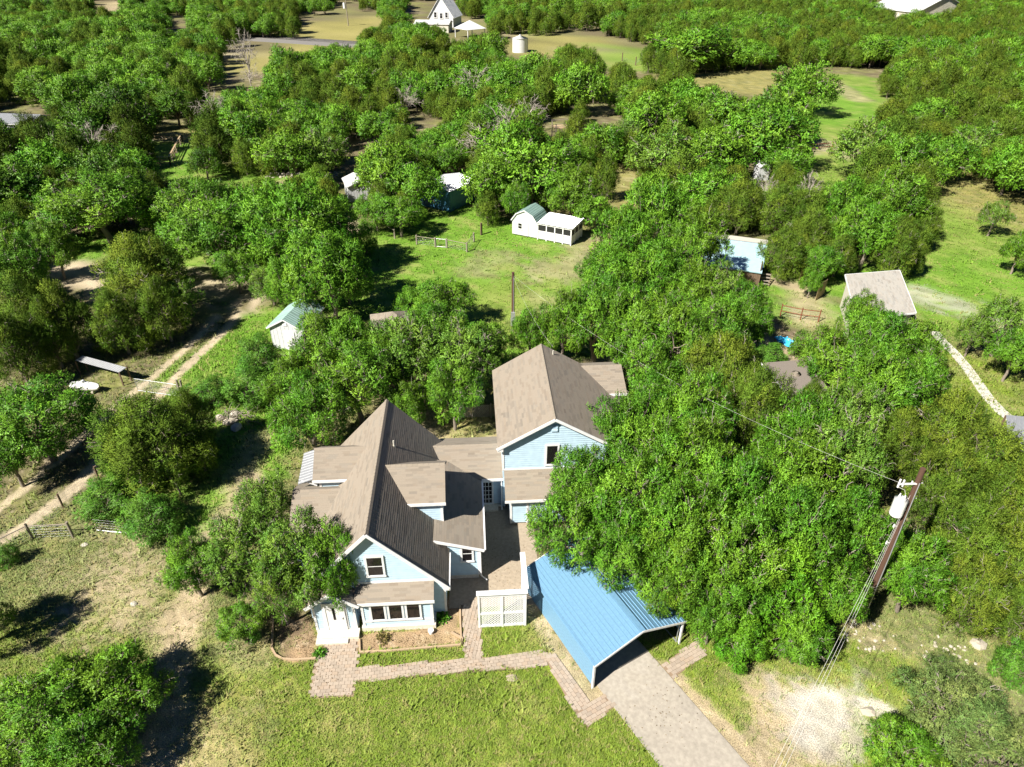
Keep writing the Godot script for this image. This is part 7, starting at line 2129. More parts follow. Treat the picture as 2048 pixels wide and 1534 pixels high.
	plant("far_juniper", 12, 52.4, -95.1, 2.1, 5.3, 4.6, "juniper right of the pipe fence in the meadow, eleventh from it", g1)
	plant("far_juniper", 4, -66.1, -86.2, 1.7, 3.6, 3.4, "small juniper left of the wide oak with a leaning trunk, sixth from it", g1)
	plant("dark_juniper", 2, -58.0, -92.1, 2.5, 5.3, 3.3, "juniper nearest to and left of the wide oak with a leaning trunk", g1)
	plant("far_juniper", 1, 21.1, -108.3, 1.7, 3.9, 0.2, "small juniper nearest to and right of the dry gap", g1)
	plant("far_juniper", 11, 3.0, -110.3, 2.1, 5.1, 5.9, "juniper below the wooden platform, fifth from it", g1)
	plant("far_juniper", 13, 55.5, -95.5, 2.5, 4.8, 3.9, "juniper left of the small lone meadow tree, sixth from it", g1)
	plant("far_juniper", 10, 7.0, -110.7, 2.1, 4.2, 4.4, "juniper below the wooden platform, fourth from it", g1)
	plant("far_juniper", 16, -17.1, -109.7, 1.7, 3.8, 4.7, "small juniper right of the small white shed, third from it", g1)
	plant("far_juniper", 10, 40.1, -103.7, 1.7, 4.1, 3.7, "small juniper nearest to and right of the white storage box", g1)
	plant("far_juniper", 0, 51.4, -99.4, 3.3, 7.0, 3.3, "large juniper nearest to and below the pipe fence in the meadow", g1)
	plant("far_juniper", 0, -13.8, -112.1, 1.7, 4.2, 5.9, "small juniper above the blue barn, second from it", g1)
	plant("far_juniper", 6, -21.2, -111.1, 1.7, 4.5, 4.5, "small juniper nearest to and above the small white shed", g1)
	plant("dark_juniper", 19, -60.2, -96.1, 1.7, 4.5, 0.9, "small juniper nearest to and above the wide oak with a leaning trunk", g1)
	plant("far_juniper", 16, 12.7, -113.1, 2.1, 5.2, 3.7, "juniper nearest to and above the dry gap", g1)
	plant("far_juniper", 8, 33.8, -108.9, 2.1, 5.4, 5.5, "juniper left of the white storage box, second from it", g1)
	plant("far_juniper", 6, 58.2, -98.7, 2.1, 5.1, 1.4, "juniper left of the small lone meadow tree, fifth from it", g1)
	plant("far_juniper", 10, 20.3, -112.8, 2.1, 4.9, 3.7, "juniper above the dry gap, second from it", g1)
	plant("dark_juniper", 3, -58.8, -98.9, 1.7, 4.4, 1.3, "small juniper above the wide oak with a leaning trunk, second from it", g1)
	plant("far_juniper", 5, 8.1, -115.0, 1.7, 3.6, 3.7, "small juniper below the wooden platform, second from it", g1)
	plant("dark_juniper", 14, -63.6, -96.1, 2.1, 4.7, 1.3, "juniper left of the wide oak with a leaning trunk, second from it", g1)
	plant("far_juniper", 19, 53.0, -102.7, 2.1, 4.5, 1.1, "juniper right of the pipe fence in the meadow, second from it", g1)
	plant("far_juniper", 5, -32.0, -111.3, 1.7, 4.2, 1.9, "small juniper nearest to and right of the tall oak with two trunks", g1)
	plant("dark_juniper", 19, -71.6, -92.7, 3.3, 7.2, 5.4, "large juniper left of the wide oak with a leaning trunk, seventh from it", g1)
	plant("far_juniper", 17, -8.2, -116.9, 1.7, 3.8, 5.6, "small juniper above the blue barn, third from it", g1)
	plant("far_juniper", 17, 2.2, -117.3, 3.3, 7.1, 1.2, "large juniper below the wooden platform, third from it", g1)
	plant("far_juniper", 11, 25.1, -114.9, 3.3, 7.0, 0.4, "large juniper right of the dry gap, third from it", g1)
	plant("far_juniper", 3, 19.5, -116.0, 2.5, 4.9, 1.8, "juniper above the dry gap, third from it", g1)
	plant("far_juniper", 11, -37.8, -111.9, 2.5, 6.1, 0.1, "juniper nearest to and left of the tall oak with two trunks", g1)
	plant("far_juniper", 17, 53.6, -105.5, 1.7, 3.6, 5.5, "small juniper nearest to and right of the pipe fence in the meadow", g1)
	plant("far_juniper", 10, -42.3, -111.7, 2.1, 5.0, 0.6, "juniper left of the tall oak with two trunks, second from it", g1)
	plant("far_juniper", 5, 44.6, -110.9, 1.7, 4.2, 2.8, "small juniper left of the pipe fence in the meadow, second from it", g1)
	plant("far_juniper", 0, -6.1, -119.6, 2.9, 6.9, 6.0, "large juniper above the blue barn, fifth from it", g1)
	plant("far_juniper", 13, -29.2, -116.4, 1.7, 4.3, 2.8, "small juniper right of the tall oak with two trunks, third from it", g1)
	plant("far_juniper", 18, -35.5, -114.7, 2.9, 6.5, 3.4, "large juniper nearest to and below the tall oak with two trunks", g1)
	plant("far_juniper", 4, 0.2, -120.4, 1.7, 4.4, 4.0, "small juniper left of the wooden platform, fifth from it", g1)
	plant("far_juniper", 5, -3.0, -120.5, 1.7, 4.0, 2.1, "small juniper left of the wooden platform, seventh from it", g1)
	plant("far_juniper", 2, 28.3, -117.2, 2.1, 5.1, 0.8, "juniper left of the white storage box, fifth from it", g1)
	plant("far_juniper", 6, -10.7, -120.1, 1.7, 4.4, 3.7, "small juniper above the blue barn, fourth from it", g1)
	plant("far_juniper", 5, 8.2, -120.7, 1.7, 4.3, 1.3, "small juniper nearest to and below the wooden platform", g1)
	plant("far_juniper", 10, -18.3, -119.9, 2.1, 5.1, 0.8, "juniper above the small white shed, second from it", g1)
	plant("far_juniper", 4, 22.1, -120.0, 1.7, 3.6, 2.8, "small juniper above the dry gap, fourth from it", g1)
	plant("far_juniper", 10, -30.2, -119.1, 2.1, 4.3, 2.7, "juniper right of the tall oak with two trunks, second from it", g1)
	plant("far_juniper", 1, 46.0, -114.1, 1.7, 3.9, 1.1, "small juniper nearest to and left of the pipe fence in the meadow", g1)
	plant("dark_juniper", 7, -47.5, -113.6, 3.3, 6.5, 1.9, "large juniper nearest to and right of the paddock fence", g1)
	plant("far_juniper", 11, 58.7, -108.9, 2.1, 4.0, 5.3, "juniper right of the pipe fence in the meadow, fourth from it", g1)
	plant("dark_juniper", 16, -65.1, -105.3, 2.9, 7.0, 1.8, "large juniper above the wide oak with a leaning trunk, third from it", g1)
	plant("dark_juniper", 13, -74.8, -98.7, 3.3, 6.4, 2.7, "large juniper below the grey metal roof at the left edge, thirteenth from it", g1)
	plant("far_juniper", 0, 61.8, -107.5, 2.5, 5.2, 5.6, "juniper right of the pipe fence in the meadow, thirteenth from it", g1)
	plant("dark_juniper", 8, -71.0, -101.8, 1.7, 4.4, 1.0, "small juniper left of the wide oak with a leaning trunk, fifth from it", g1)
	plant("far_juniper", 10, -13.0, -124.1, 1.7, 4.1, 4.7, "small juniper above the blue barn, sixth from it", g1)
	plant("dark_juniper", 0, -68.7, -104.6, 1.7, 3.9, 5.7, "small juniper above the wide oak with a leaning trunk, fourth from it", g1)
	plant("far_juniper", 8, 77.6, -99.0, 1.7, 4.4, 4.8, "small juniper nearest to and right of the small lone meadow tree", g1)
	plant("far_juniper", 8, -37.2, -121.2, 1.7, 4.5, 4.4, "small juniper nearest to and above the tall oak with two trunks", g1)
	plant("far_juniper", 15, 33.6, -122.3, 2.5, 5.5, 4.0, "juniper left of the white storage box, fourth from it", g1)
	plant("far_juniper", 18, 42.6, -119.7, 2.1, 5.1, 0.4, "juniper nearest to and above the white storage box", g1)
	plant("far_juniper", 16, 63.8, -110.5, 2.1, 4.4, 5.7, "juniper right of the pipe fence in the meadow, fifteenth from it", g1)
	plant("far_juniper", 13, 59.8, -113.0, 2.9, 4.9, 5.7, "large juniper right of the pipe fence in the meadow, third from it", g1)
	plant("dark_juniper", 5, -62.7, -111.4, 2.5, 5.4, 3.3, "juniper left of the paddock fence, third from it", g1)
	plant("far_juniper", 16, -11.9, -127.6, 1.7, 4.4, 3.4, "small juniper above the blue barn, seventh from it", g1)
	plant("far_juniper", 13, 76.1, -104.1, 2.9, 6.6, 6.0, "large juniper nearest to and above the small lone meadow tree", g1)
	plant("dark_juniper", 4, -77.2, -104.1, 2.5, 5.0, 0.5, "juniper below the grey metal roof at the left edge, eleventh from it", g1)
	plant("dark_juniper", 17, -60.5, -114.7, 2.5, 5.7, 4.9, "juniper nearest to and left of the paddock fence", g1)
	plant("far_juniper", 17, -20.7, -128.1, 1.7, 4.4, 2.0, "small juniper above the small white shed, third from it", g1)
	plant("far_juniper", 15, -40.6, -123.3, 1.7, 3.8, 5.5, "small juniper above the tall oak with two trunks, third from it", g1)
	plant("far_juniper", 7, 33.8, -125.9, 2.1, 4.9, 2.2, "juniper above the white storage box, second from it", g1)
	plant("far_juniper", 8, -38.3, -124.8, 1.7, 3.7, 4.6, "small juniper above the tall oak with two trunks, second from it", g1)
	plant("far_juniper", 11, 14.3, -129.9, 1.7, 3.8, 0.8, "small juniper nearest to and right of the wooden platform", g1)
	plant("far_juniper", 5, 46.3, -122.3, 2.9, 6.6, 3.9, "large juniper left of the pipe fence in the meadow, third from it", g1)
	plant("far_juniper", 1, 63.2, -115.1, 2.5, 4.5, 4.4, "juniper right of the pipe fence in the meadow, seventh from it", g1)
	plant("far_juniper", 4, 19.5, -129.9, 1.7, 3.7, 2.7, "small juniper right of the wooden platform, second from it", g1)
	plant("far_juniper", 17, 30.2, -128.1, 3.3, 6.3, 0.3, "large juniper left of the white storage box, sixth from it", g1)
	plant("far_juniper", 14, 74.7, -109.4, 3.3, 5.3, 1.1, "large juniper near the right edge above the meadow, seventeenth from it", g1)
	plant("dark_juniper", 5, -69.4, -112.9, 2.1, 4.6, 5.9, "juniper above the wide oak with a leaning trunk, fifth from it", g1)
	plant("dark_juniper", 10, -80.8, -105.1, 2.1, 5.0, 2.3, "juniper below the grey metal roof at the left edge, twelfth from it", g1)
	plant("dark_juniper", 0, -73.3, -111.7, 2.9, 6.6, 2.5, "large juniper below the grey metal roof at the left edge, ninth from it", g1)
	plant("far_juniper", 4, 82.0, -106.0, 1.7, 3.9, 5.9, "small juniper near the right edge above the meadow, twenty-third from it", g1)
	plant("far_juniper", 1, 70.5, -114.3, 1.7, 3.3, 2.5, "small juniper near the right edge above the meadow, twenty-fourth from it", g1)
	plant("far_juniper", 0, -7.7, -134.2, 2.1, 4.4, 4.6, "juniper left of the wooden platform, eleventh from it", g1)
	plant("far_juniper", 4, 34.3, -130.1, 2.9, 6.3, 1.3, "large juniper above the white storage box, third from it", g1)
	plant("far_juniper", 18, -20.3, -133.2, 1.7, 4.4, 3.8, "small juniper above the small white shed, fifth from it", g1)
	plant("far_juniper", 8, -5.0, -135.3, 1.7, 4.1, 3.7, "small juniper left of the wooden platform, ninth from it", g1)
	plant("far_juniper", 8, -0.1, -135.5, 2.5, 6.0, 1.0, "juniper left of the wooden platform, third from it", g1)
	plant("dark_juniper", 5, -78.8, -110.2, 3.3, 6.6, 5.3, "large juniper below the grey metal roof at the left edge, eighth from it", g1)
	plant("far_juniper", 13, -22.9, -134.0, 1.7, 4.2, 5.6, "small juniper above the small white shed, fourth from it", g1)
	plant("far_juniper", 12, 21.8, -134.4, 1.7, 3.9, 4.1, "small juniper right of the wooden platform, third from it", g1)
	plant("dark_juniper", 17, -82.9, -108.6, 1.7, 4.5, 4.8, "small juniper below the grey metal roof at the left edge, tenth from it", g1)
	plant("far_juniper", 12, -10.2, -137.1, 2.5, 5.7, 2.3, "juniper left of the wooden platform, fifteenth from it", g1)
	plant("far_juniper", 0, 65.4, -120.9, 3.3, 6.6, 3.6, "large juniper right of the pipe fence in the meadow, sixth from it", g1)
	plant("far_juniper", 19, 72.2, -117.1, 2.1, 3.8, 2.6, "juniper near the right edge above the meadow, twenty-second from it", g1)
	plant("dark_juniper", 0, -76.6, -114.8, 2.5, 5.9, 3.1, "juniper below the grey metal roof at the left edge, seventh from it", g1)
	plant("far_juniper", 15, -6.1, -138.1, 2.1, 5.2, 6.1, "juniper left of the wooden platform, tenth from it", g1)
	plant("dark_juniper", 13, -71.3, -118.6, 1.7, 4.5, 3.2, "small juniper right of the grey metal roof at the left edge, third from it", g1)
	plant("far_juniper", 17, -29.2, -135.4, 1.7, 4.3, 5.0, "small juniper right of the tall oak with two trunks, fourth from it", g1)
	plant("far_juniper", 15, -22.5, -137.0, 1.7, 4.5, 4.8, "small juniper above the small white shed, sixth from it", g1)
	plant("far_juniper", 17, -40.2, -133.1, 1.7, 3.8, 3.5, "small juniper above the tall oak with two trunks, fourth from it", g1)
	plant("dark_juniper", 12, -65.4, -123.3, 3.3, 7.2, 2.7, "large juniper left of the paddock fence, second from it", g1)
	plant("far_juniper", 5, 84.4, -111.1, 2.1, 4.2, 3.0, "juniper near the right edge above the meadow, nineteenth from it", g1)
	plant("far_juniper", 1, 24.2, -137.6, 3.3, 6.9, 4.2, "large juniper right of the wooden platform, fifth from it", g1)
	plant("far_juniper", 1, -26.9, -137.1, 2.5, 6.0, 6.0, "juniper right of the tall oak with two trunks, sixth from it", g1)
	plant("far_juniper", 7, 71.4, -120.1, 1.7, 3.1, 3.1, "small juniper near the right edge above the meadow, twenty-seventh from it", g1)
	plant("dark_juniper", 16, -49.1, -131.2, 2.5, 6.3, 2.5, "juniper left of the tall oak with two trunks, third from it", g1)
	plant("far_juniper", 9, 75.1, -119.1, 1.7, 3.8, 6.3, "small juniper near the right edge above the meadow, eighteenth from it", g1)
	plant("far_juniper", 2, 68.6, -123.2, 2.1, 3.7, 0.6, "juniper right of the pipe fence in the meadow, tenth from it", g1)
	plant("far_juniper", 19, -10.1, -140.6, 2.5, 5.6, 0.2, "juniper left of the wooden platform, fourteenth from it", g1)
	plant("far_juniper", 2, 79.5, -116.7, 1.7, 3.8, 0.4, "small juniper near the right edge above the meadow, twelfth from it", g1)
	plant("far_juniper", 10, 28.8, -138.2, 2.9, 6.5, 3.7, "large juniper right of the wooden platform, eighth from it", g1)
	plant("far_juniper", 5, 66.7, -125.2, 1.7, 3.8, 0.5, "small juniper right of the pipe fence in the meadow, fifth from it", g1)
	plant("far_juniper", 13, -4.7, -141.8, 2.9, 6.9, 1.4, "large juniper left of the wooden platform, eighth from it", g1)
	plant("far_juniper", 11, 2.4, -142.1, 1.7, 4.0, 1.0, "small juniper nearest to and left of the wooden platform", g1)
	plant("far_juniper", 8, 84.5, -114.3, 2.1, 4.5, 3.7, "juniper near the right edge above the meadow, thirteenth from it", g1)
	plant("dark_juniper", 12, -77.7, -119.6, 1.7, 3.5, 3.9, "small juniper below the grey metal roof at the left edge, sixth from it", g1)
	plant("far_juniper", 18, 72.9, -122.8, 2.5, 4.8, 4.3, "juniper near the right edge above the meadow, twenty-fifth from it", g1)
	plant("far_juniper", 12, 77.9, -119.9, 1.7, 3.7, 2.9, "small juniper near the right edge above the meadow, fourteenth from it", g1)
	plant("far_juniper", 7, -27.3, -140.7, 2.1, 4.6, 0.3, "juniper right of the tall oak with two trunks, seventh from it", g1)
	plant("far_juniper", 12, -0.3, -143.5, 1.7, 3.7, 1.3, "small juniper left of the wooden platform, fourth from it", g1)
	plant("far_juniper", 3, -30.6, -140.3, 2.9, 7.1, 4.6, "large juniper right of the tall oak with two trunks, fifth from it", g1)
	plant("far_juniper", 2, 70.6, -125.3, 2.1, 3.9, 4.5, "juniper right of the pipe fence in the meadow, fourteenth from it", g1)
	plant("far_juniper", 11, -10.2, -143.7, 1.7, 4.0, 0.4, "small juniper left of the wooden platform, thirteenth from it", g1)
	plant("far_juniper", 9, -35.4, -139.8, 2.1, 4.9, 2.7, "juniper above the tall oak with two trunks, eleventh from it", g1)
	plant("dark_juniper", 2, -80.7, -120.3, 2.9, 6.2, 2.7, "large juniper below the grey metal roof at the left edge, fifth from it", g1)
	plant("far_juniper", 15, 81.1, -120.1, 2.1, 3.7, 0.4, "juniper near the right edge above the meadow, tenth from it", g1)
	plant("far_juniper", 2, 29.7, -142.3, 1.7, 4.4, 0.2, "small juniper right of the wooden platform, ninth from it", g1)
	plant("far_juniper", 14, 47.3, -137.7, 2.1, 5.4, 3.4, "juniper below the lone spreading oak, third from it", g1)
	plant("far_juniper", 4, -45.9, -138.1, 1.7, 3.7, 0.2, "small juniper above the tall oak with two trunks, fifth from it", g1)
	plant("far_juniper", 8, 26.2, -143.2, 3.3, 6.7, 6.1, "large juniper right of the wooden platform, sixth from it", g1)
	plant("far_juniper", 3, -25.3, -143.4, 1.7, 3.8, 3.4, "small juniper right of the tall oak with two trunks, twelfth from it", g1)
	plant("far_juniper", 19, 87.0, -118.0, 2.9, 5.0, 5.6, "large juniper near the right edge above the meadow, eleventh from it", g1)
	plant("far_juniper", 15, 2.4, -146.7, 2.9, 6.4, 6.0, "large juniper left of the wooden platform, second from it", g1)
	plant("far_juniper", 12, -9.7, -146.6, 1.7, 4.2, 2.4, "small juniper left of the wooden platform, twelfth from it", g1)
	plant("dark_juniper", 13, -75.1, -126.5, 2.1, 4.5, 4.5, "juniper right of the grey metal roof at the left edge, second from it", g1)
	plant("far_juniper", 18, 74.2, -127.1, 2.5, 4.2, 0.4, "juniper near the right edge above the meadow, twenty-sixth from it", g1)
	plant("far_juniper", 18, -43.6, -141.0, 2.1, 5.4, 3.7, "juniper above the tall oak with two trunks, sixth from it", g1)
	plant("far_juniper", 2, -34.4, -143.8, 2.1, 4.6, 4.3, "juniper above the tall oak with two trunks, sixteenth from it", g1)
	plant("far_juniper", 7, -40.7, -142.3, 1.7, 3.6, 1.3, "small juniper above the tall oak with two trunks, seventh from it", g1)
	plant("far_juniper", 1, -37.9, -143.1, 1.7, 4.3, 4.6, "small juniper above the tall oak with two trunks, ninth from it", g1)
	plant("far_juniper", 14, 52.9, -138.4, 2.5, 5.8, 0.6, "juniper below the lone spreading oak, second from it", g1)
	plant("far_juniper", 0, 77.0, -126.8, 1.7, 3.4, 2.5, "small juniper near the right edge above the meadow, twentieth from it", g1)
	plant("far_juniper", 4, 24.4, -146.4, 2.1, 5.4, 2.7, "juniper right of the wooden platform, fourth from it", g1)
	plant("far_juniper", 2, 13.9, -147.8, 1.7, 3.7, 6.2, "small juniper nearest to and above the wooden platform", g1)
	plant("far_juniper", 6, 83.8, -122.9, 2.9, 5.8, 3.6, "large juniper near the right edge above the meadow, fifth from it", g1)
	plant("far_juniper", 8, 30.4, -145.7, 2.1, 4.8, 0.9, "juniper below the very large far oak, fourth from it", g1)
	plant("dark_juniper", 14, -81.3, -125.0, 2.1, 4.9, 0.4, "juniper below the grey metal roof at the left edge, fourth from it", g1)
	plant("far_juniper", 8, -24.4, -147.3, 2.5, 5.7, 3.1, "juniper right of the tall oak with two trunks, thirteenth from it", g1)
	plant("far_juniper", 2, 87.5, -121.1, 1.7, 3.6, 5.8, "small juniper near the right edge above the meadow, sixth from it", g1)
	plant("far_juniper", 3, -28.0, -147.0, 1.7, 3.7, 4.7, "small juniper right of the tall oak with two trunks, tenth from it", g1)
	plant("far_juniper", 16, 70.4, -132.3, 2.5, 4.6, 5.6, "juniper right of the pipe fence in the meadow, ninth from it", g1)
	plant("far_juniper", 0, -12.6, -149.4, 2.5, 5.7, 2.5, "juniper below the white water tank, second from it", g1)
	plant("far_juniper", 19, -36.6, -145.7, 1.7, 3.8, 3.6, "small juniper above the tall oak with two trunks, fifteenth from it", g1)
	plant("far_juniper", 19, 39.4, -145.2, 2.9, 6.4, 0.8, "large juniper below the very large far oak, third from it", g1)
	plant("far_juniper", 5, 27.5, -148.3, 3.3, 7.5, 1.6, "large juniper right of the wooden platform, seventh from it", g1)
	plant("far_juniper", 10, -39.9, -145.6, 2.5, 6.2, 4.2, "juniper above the tall oak with two trunks, tenth from it", g1)
	plant("far_juniper", 18, 80.2, -128.5, 1.7, 3.1, 0.7, "small juniper near the right edge above the meadow, fifteenth from it", g1)
	plant("far_juniper", 14, 46.4, -144.3, 1.7, 4.3, 5.9, "small juniper left of the lone spreading oak, second from it", g1)
	plant("far_juniper", 11, -30.2, -148.6, 2.1, 4.5, 4.3, "juniper right of the tall oak with two trunks, eighth from it", g1)
	plant("far_juniper", 12, -43.7, -145.4, 1.7, 4.3, 0.3, "small juniper above the tall oak with two trunks, eighth from it", g1)
	plant("dark_juniper", 7, -84.2, -126.8, 1.7, 4.2, 4.1, "small juniper below the grey metal roof at the left edge, second from it", g1)
	plant("dark_juniper", 2, -69.1, -135.8, 2.1, 5.0, 4.9, "juniper nearest to and above the paddock fence", g1)
	plant("far_juniper", 11, -14.9, -151.6, 1.7, 4.0, 0.3, "small juniper below the white water tank, third from it", g1)
	plant("far_juniper", 4, 78.6, -130.7, 2.1, 4.4, 4.0, "juniper near the right edge above the meadow, twenty-first from it", g1)
	plant("far_juniper", 1, 83.9, -127.4, 1.7, 3.8, 1.9, "small juniper near the right edge above the meadow, seventh from it", g1)
	plant("far_juniper", 1, 75.9, -132.6, 2.1, 4.4, 5.1, "juniper near the right edge above the meadow, twenty-ninth from it", g1)
	plant("far_juniper", 14, -51.7, -143.8, 1.7, 4.4, 1.8, "small juniper above the tall oak with two trunks, thirteenth from it", g1)
	plant("far_juniper", 6, -34.9, -148.8, 3.3, 7.2, 2.6, "large juniper above the tall oak with two trunks, eighteenth from it", g1)
	plant("dark_juniper", 2, -88.6, -124.5, 1.7, 4.0, 5.3, "small juniper below the grey metal roof at the left edge, third from it", g1)
	plant("dark_juniper", 5, -75.4, -133.0, 1.7, 4.3, 5.8, "small juniper left of the paddock fence, fourth from it", g1)
	plant("far_juniper", 15, 73.5, -134.4, 1.7, 3.3, 2.9, "small juniper right of the pipe fence in the meadow, twelfth from it", g1)
	plant("far_juniper", 16, 88.0, -125.6, 2.5, 5.3, 4.4, "juniper near the right edge above the meadow, fourth from it", g1)
	plant("far_juniper", 11, -11.0, -153.0, 2.5, 5.9, 0.6, "juniper nearest to and below the white water tank", g1)
	plant("far_juniper", 7, -28.8, -150.8, 1.7, 4.3, 3.0, "small juniper right of the tall oak with two trunks, eleventh from it", g1)
	plant("far_juniper", 2, 6.8, -153.5, 2.9, 7.0, 1.2, "large juniper above the wooden platform, second from it", g1)
	plant("dark_juniper", 4, -86.3, -128.1, 1.7, 4.1, 6.0, "small juniper nearest to and below the grey metal roof at the left edge", g1)
	plant("far_juniper", 2, 39.7, -149.3, 2.5, 6.0, 1.4, "juniper below the very large far oak, second from it", g1)
	plant("far_juniper", 7, -17.0, -153.6, 1.7, 4.1, 1.4, "small juniper below the white pavilion roof, second from it", g1)
	plant("far_juniper", 12, 92.0, -124.6, 1.7, 3.2, 4.7, "small juniper near the right edge above the meadow, eighth from it", g1)
	plant("far_juniper", 13, 71.6, -137.5, 2.9, 5.7, 4.8, "large juniper right of the pipe fence in the meadow, eighth from it", g1)
	plant("far_juniper", 7, -2.1, -155.1, 1.7, 4.0, 0.3, "small juniper left of the wooden platform, sixth from it", g1)
	plant("far_juniper", 10, 84.4, -130.2, 2.1, 4.5, 3.8, "juniper near the right edge above the meadow, ninth from it", g1)
	plant("dark_juniper", 7, -62.1, -142.3, 2.1, 5.3, 0.3, "juniper above the paddock fence, third from it", g1)
	plant("far_juniper", 5, -58.8, -143.9, 1.7, 3.8, 5.5, "small juniper above the paddock fence, fourth from it", g1)
	plant("dark_juniper", 17, -77.4, -135.2, 2.1, 4.6, 1.1, "juniper right of the grey metal roof at the left edge, fourth from it", g1)
	plant("far_juniper", 1, -26.5, -153.6, 3.3, 6.5, 5.0, "large juniper right of the tall oak with two trunks, fourteenth from it", g1)
	plant("far_juniper", 2, 77.4, -135.4, 1.7, 3.1, 1.2, "small juniper near the right edge above the meadow, twenty-eighth from it", g1)
	plant("far_juniper", 2, -43.5, -149.9, 2.5, 5.6, 2.8, "juniper above the tall oak with two trunks, twelfth from it", g1)
	plant("far_juniper", 12, 88.2, -129.3, 2.9, 5.4, 5.5, "large juniper near the right edge above the meadow, second from it", g1)
	plant("far_juniper", 4, 57.6, -145.5, 1.7, 3.9, 3.2, "small juniper nearest to and below the lone spreading oak", g1)
	plant("far_juniper", 9, 46.6, -149.6, 2.1, 4.2, 2.4, "juniper left of the lone spreading oak, third from it", g1)
	plant("far_juniper", 0, -31.7, -153.8, 2.1, 4.9, 3.6, "juniper right of the tall oak with two trunks, ninth from it", g1)
	plant("far_juniper", 19, 8.1, -156.9, 2.1, 5.4, 6.3, "juniper above the wooden platform, fourth from it", g1)
	plant("far_juniper", 0, 10.7, -156.8, 1.7, 4.1, 0.7, "small juniper above the wooden platform, third from it", g1)
	plant("dark_juniper", 8, -70.1, -140.7, 2.5, 5.3, 2.4, "juniper above the paddock fence, second from it", g1)
	plant("far_juniper", 1, 82.2, -134.0, 1.7, 3.1, 3.5, "small juniper near the right edge above the meadow, sixteenth from it", g1)
	plant("far_juniper", 4, 44.0, -151.0, 1.7, 3.9, 1.5, "small juniper left of the lone spreading oak, fourth from it", g1)
	plant("far_juniper", 12, 91.6, -128.0, 2.1, 3.6, 1.7, "juniper near the right edge above the meadow, third from it", g1)
	plant("dark_juniper", 9, -83.5, -133.6, 2.5, 5.2, 5.6, "juniper nearest to and right of the grey metal roof at the left edge", g1)
	plant("far_juniper", 0, 39.5, -152.6, 1.7, 4.5, 0.5, "small juniper nearest to and below the very large far oak", g1)
	plant("far_juniper", 7, -35.9, -153.8, 1.7, 4.5, 5.8, "small juniper above the tall oak with two trunks, nineteenth from it", g1)
	plant("far_juniper", 19, -16.8, -157.2, 1.7, 4.1, 2.6, "small juniper nearest to and below the white pavilion roof", g1)
	plant("far_juniper", 15, 53.3, -149.3, 1.7, 3.7, 0.8, "small juniper nearest to and left of the lone spreading oak", g1)
	plant("far_juniper", 8, -45.3, -152.0, 1.7, 3.6, 2.5, "small juniper above the tall oak with two trunks, fourteenth from it", g1)
	plant("far_juniper", 15, -40.8, -153.5, 2.9, 7.2, 4.5, "large juniper above the tall oak with two trunks, seventeenth from it", g1)
	plant("far_juniper", 8, 89.6, -132.0, 1.7, 3.3, 1.6, "small juniper nearest to the right edge above the meadow", g1)
	plant("far_juniper", 13, 9.4, -159.3, 1.7, 3.9, 4.0, "small juniper above the wooden platform, fifth from it", g1)
	var g2 := "bright trees of the surrounding woods"
	plant("far_elm", 17, 18.7, -87.6, 2.2, 4.1, 0.4, "small bright tree nearest to and right of the dry gap", g2)
	plant("far_elm", 10, -61.4, -89.8, 2.2, 3.9, 6.0, "small bright tree nearest to and left of the wide oak with a leaning trunk", g2)
	plant("far_elm", 7, -68.8, -88.1, 2.2, 3.9, 3.1, "small bright tree left of the wide oak with a leaning trunk, third from it", g2)
	plant("far_elm", 18, 11.0, -117.3, 2.2, 3.9, 1.8, "small bright tree nearest to and below the wooden platform", g2)
	plant("far_elm", 18, -56.1, -103.9, 2.8, 5.5, 3.6, "bright tree nearest to and below the paddock fence", g2)
	plant("far_elm", 14, -19.8, -117.1, 2.2, 4.5, 0.3, "small bright tree nearest to and above the small white shed", g2)
	plant("far_elm", 16, -67.2, -100.8, 4.2, 7.1, 0.0, "large bright tree left of the wide oak with a leaning trunk, second from it", g2)
	plant("far_elm", 2, 72.5, -101.9, 3.2, 6.7, 4.0, "bright tree nearest to and above the small lone meadow tree", g2)
	plant("far_elm", 8, 45.5, -117.7, 2.2, 3.8, 1.7, "small bright tree nearest to and left of the pipe fence in the meadow", g2)
	plant("far_elm", 4, -34.5, -125.4, 2.2, 4.4, 0.5, "small bright tree nearest to and right of the tall oak with two trunks", g2)
	plant("far_elm", 13, -65.4, -113.5, 2.2, 4.5, 0.7, "small bright tree nearest to and left of the paddock fence", g2)
	plant("far_elm", 17, 67.6, -112.5, 2.8, 4.8, 4.3, "bright tree nearest to the right edge above the meadow", g2)
	plant("far_elm", 19, -52.8, -128.6, 2.8, 5.2, 5.1, "bright tree nearest to and right of the paddock fence", g2)
	plant("far_elm", 17, 44.0, -136.4, 2.2, 4.7, 4.1, "small bright tree nearest to and left of the lone spreading oak", g2)
	plant("far_elm", 13, 36.1, -140.6, 4.6, 7.3, 3.8, "large bright tree below the very large far oak, second from it", g2)
	plant("far_elm", 19, -48.0, -143.0, 3.6, 6.8, 1.3, "bright tree nearest to and above the tall oak with two trunks", g2)
	plant("far_elm", 18, -80.0, -129.6, 2.2, 4.1, 2.1, "small bright tree nearest to and right of the grey metal roof at the left edge", g2)
	plant("far_elm", 4, 34.1, -150.3, 3.6, 7.3, 3.3, "bright tree nearest to and below the very large far oak", g2)
	var g3 := "bare trees of the surrounding woods"
	plant("far_dead", 8, -4.2, -111.4, 4.2, 7.6, 5.2, "large bare grey tree nearest to and above the blue barn", g3)
	plant("far_dead", 16, -0.6, -124.6, 4.6, 7.4, 4.5, "large bare grey tree left of the wooden platform, second from it", g3)
	plant("far_dead", 14, -68.2, -116.8, 3.6, 6.3, 4.4, "bare grey tree nearest to and left of the paddock fence", g3)
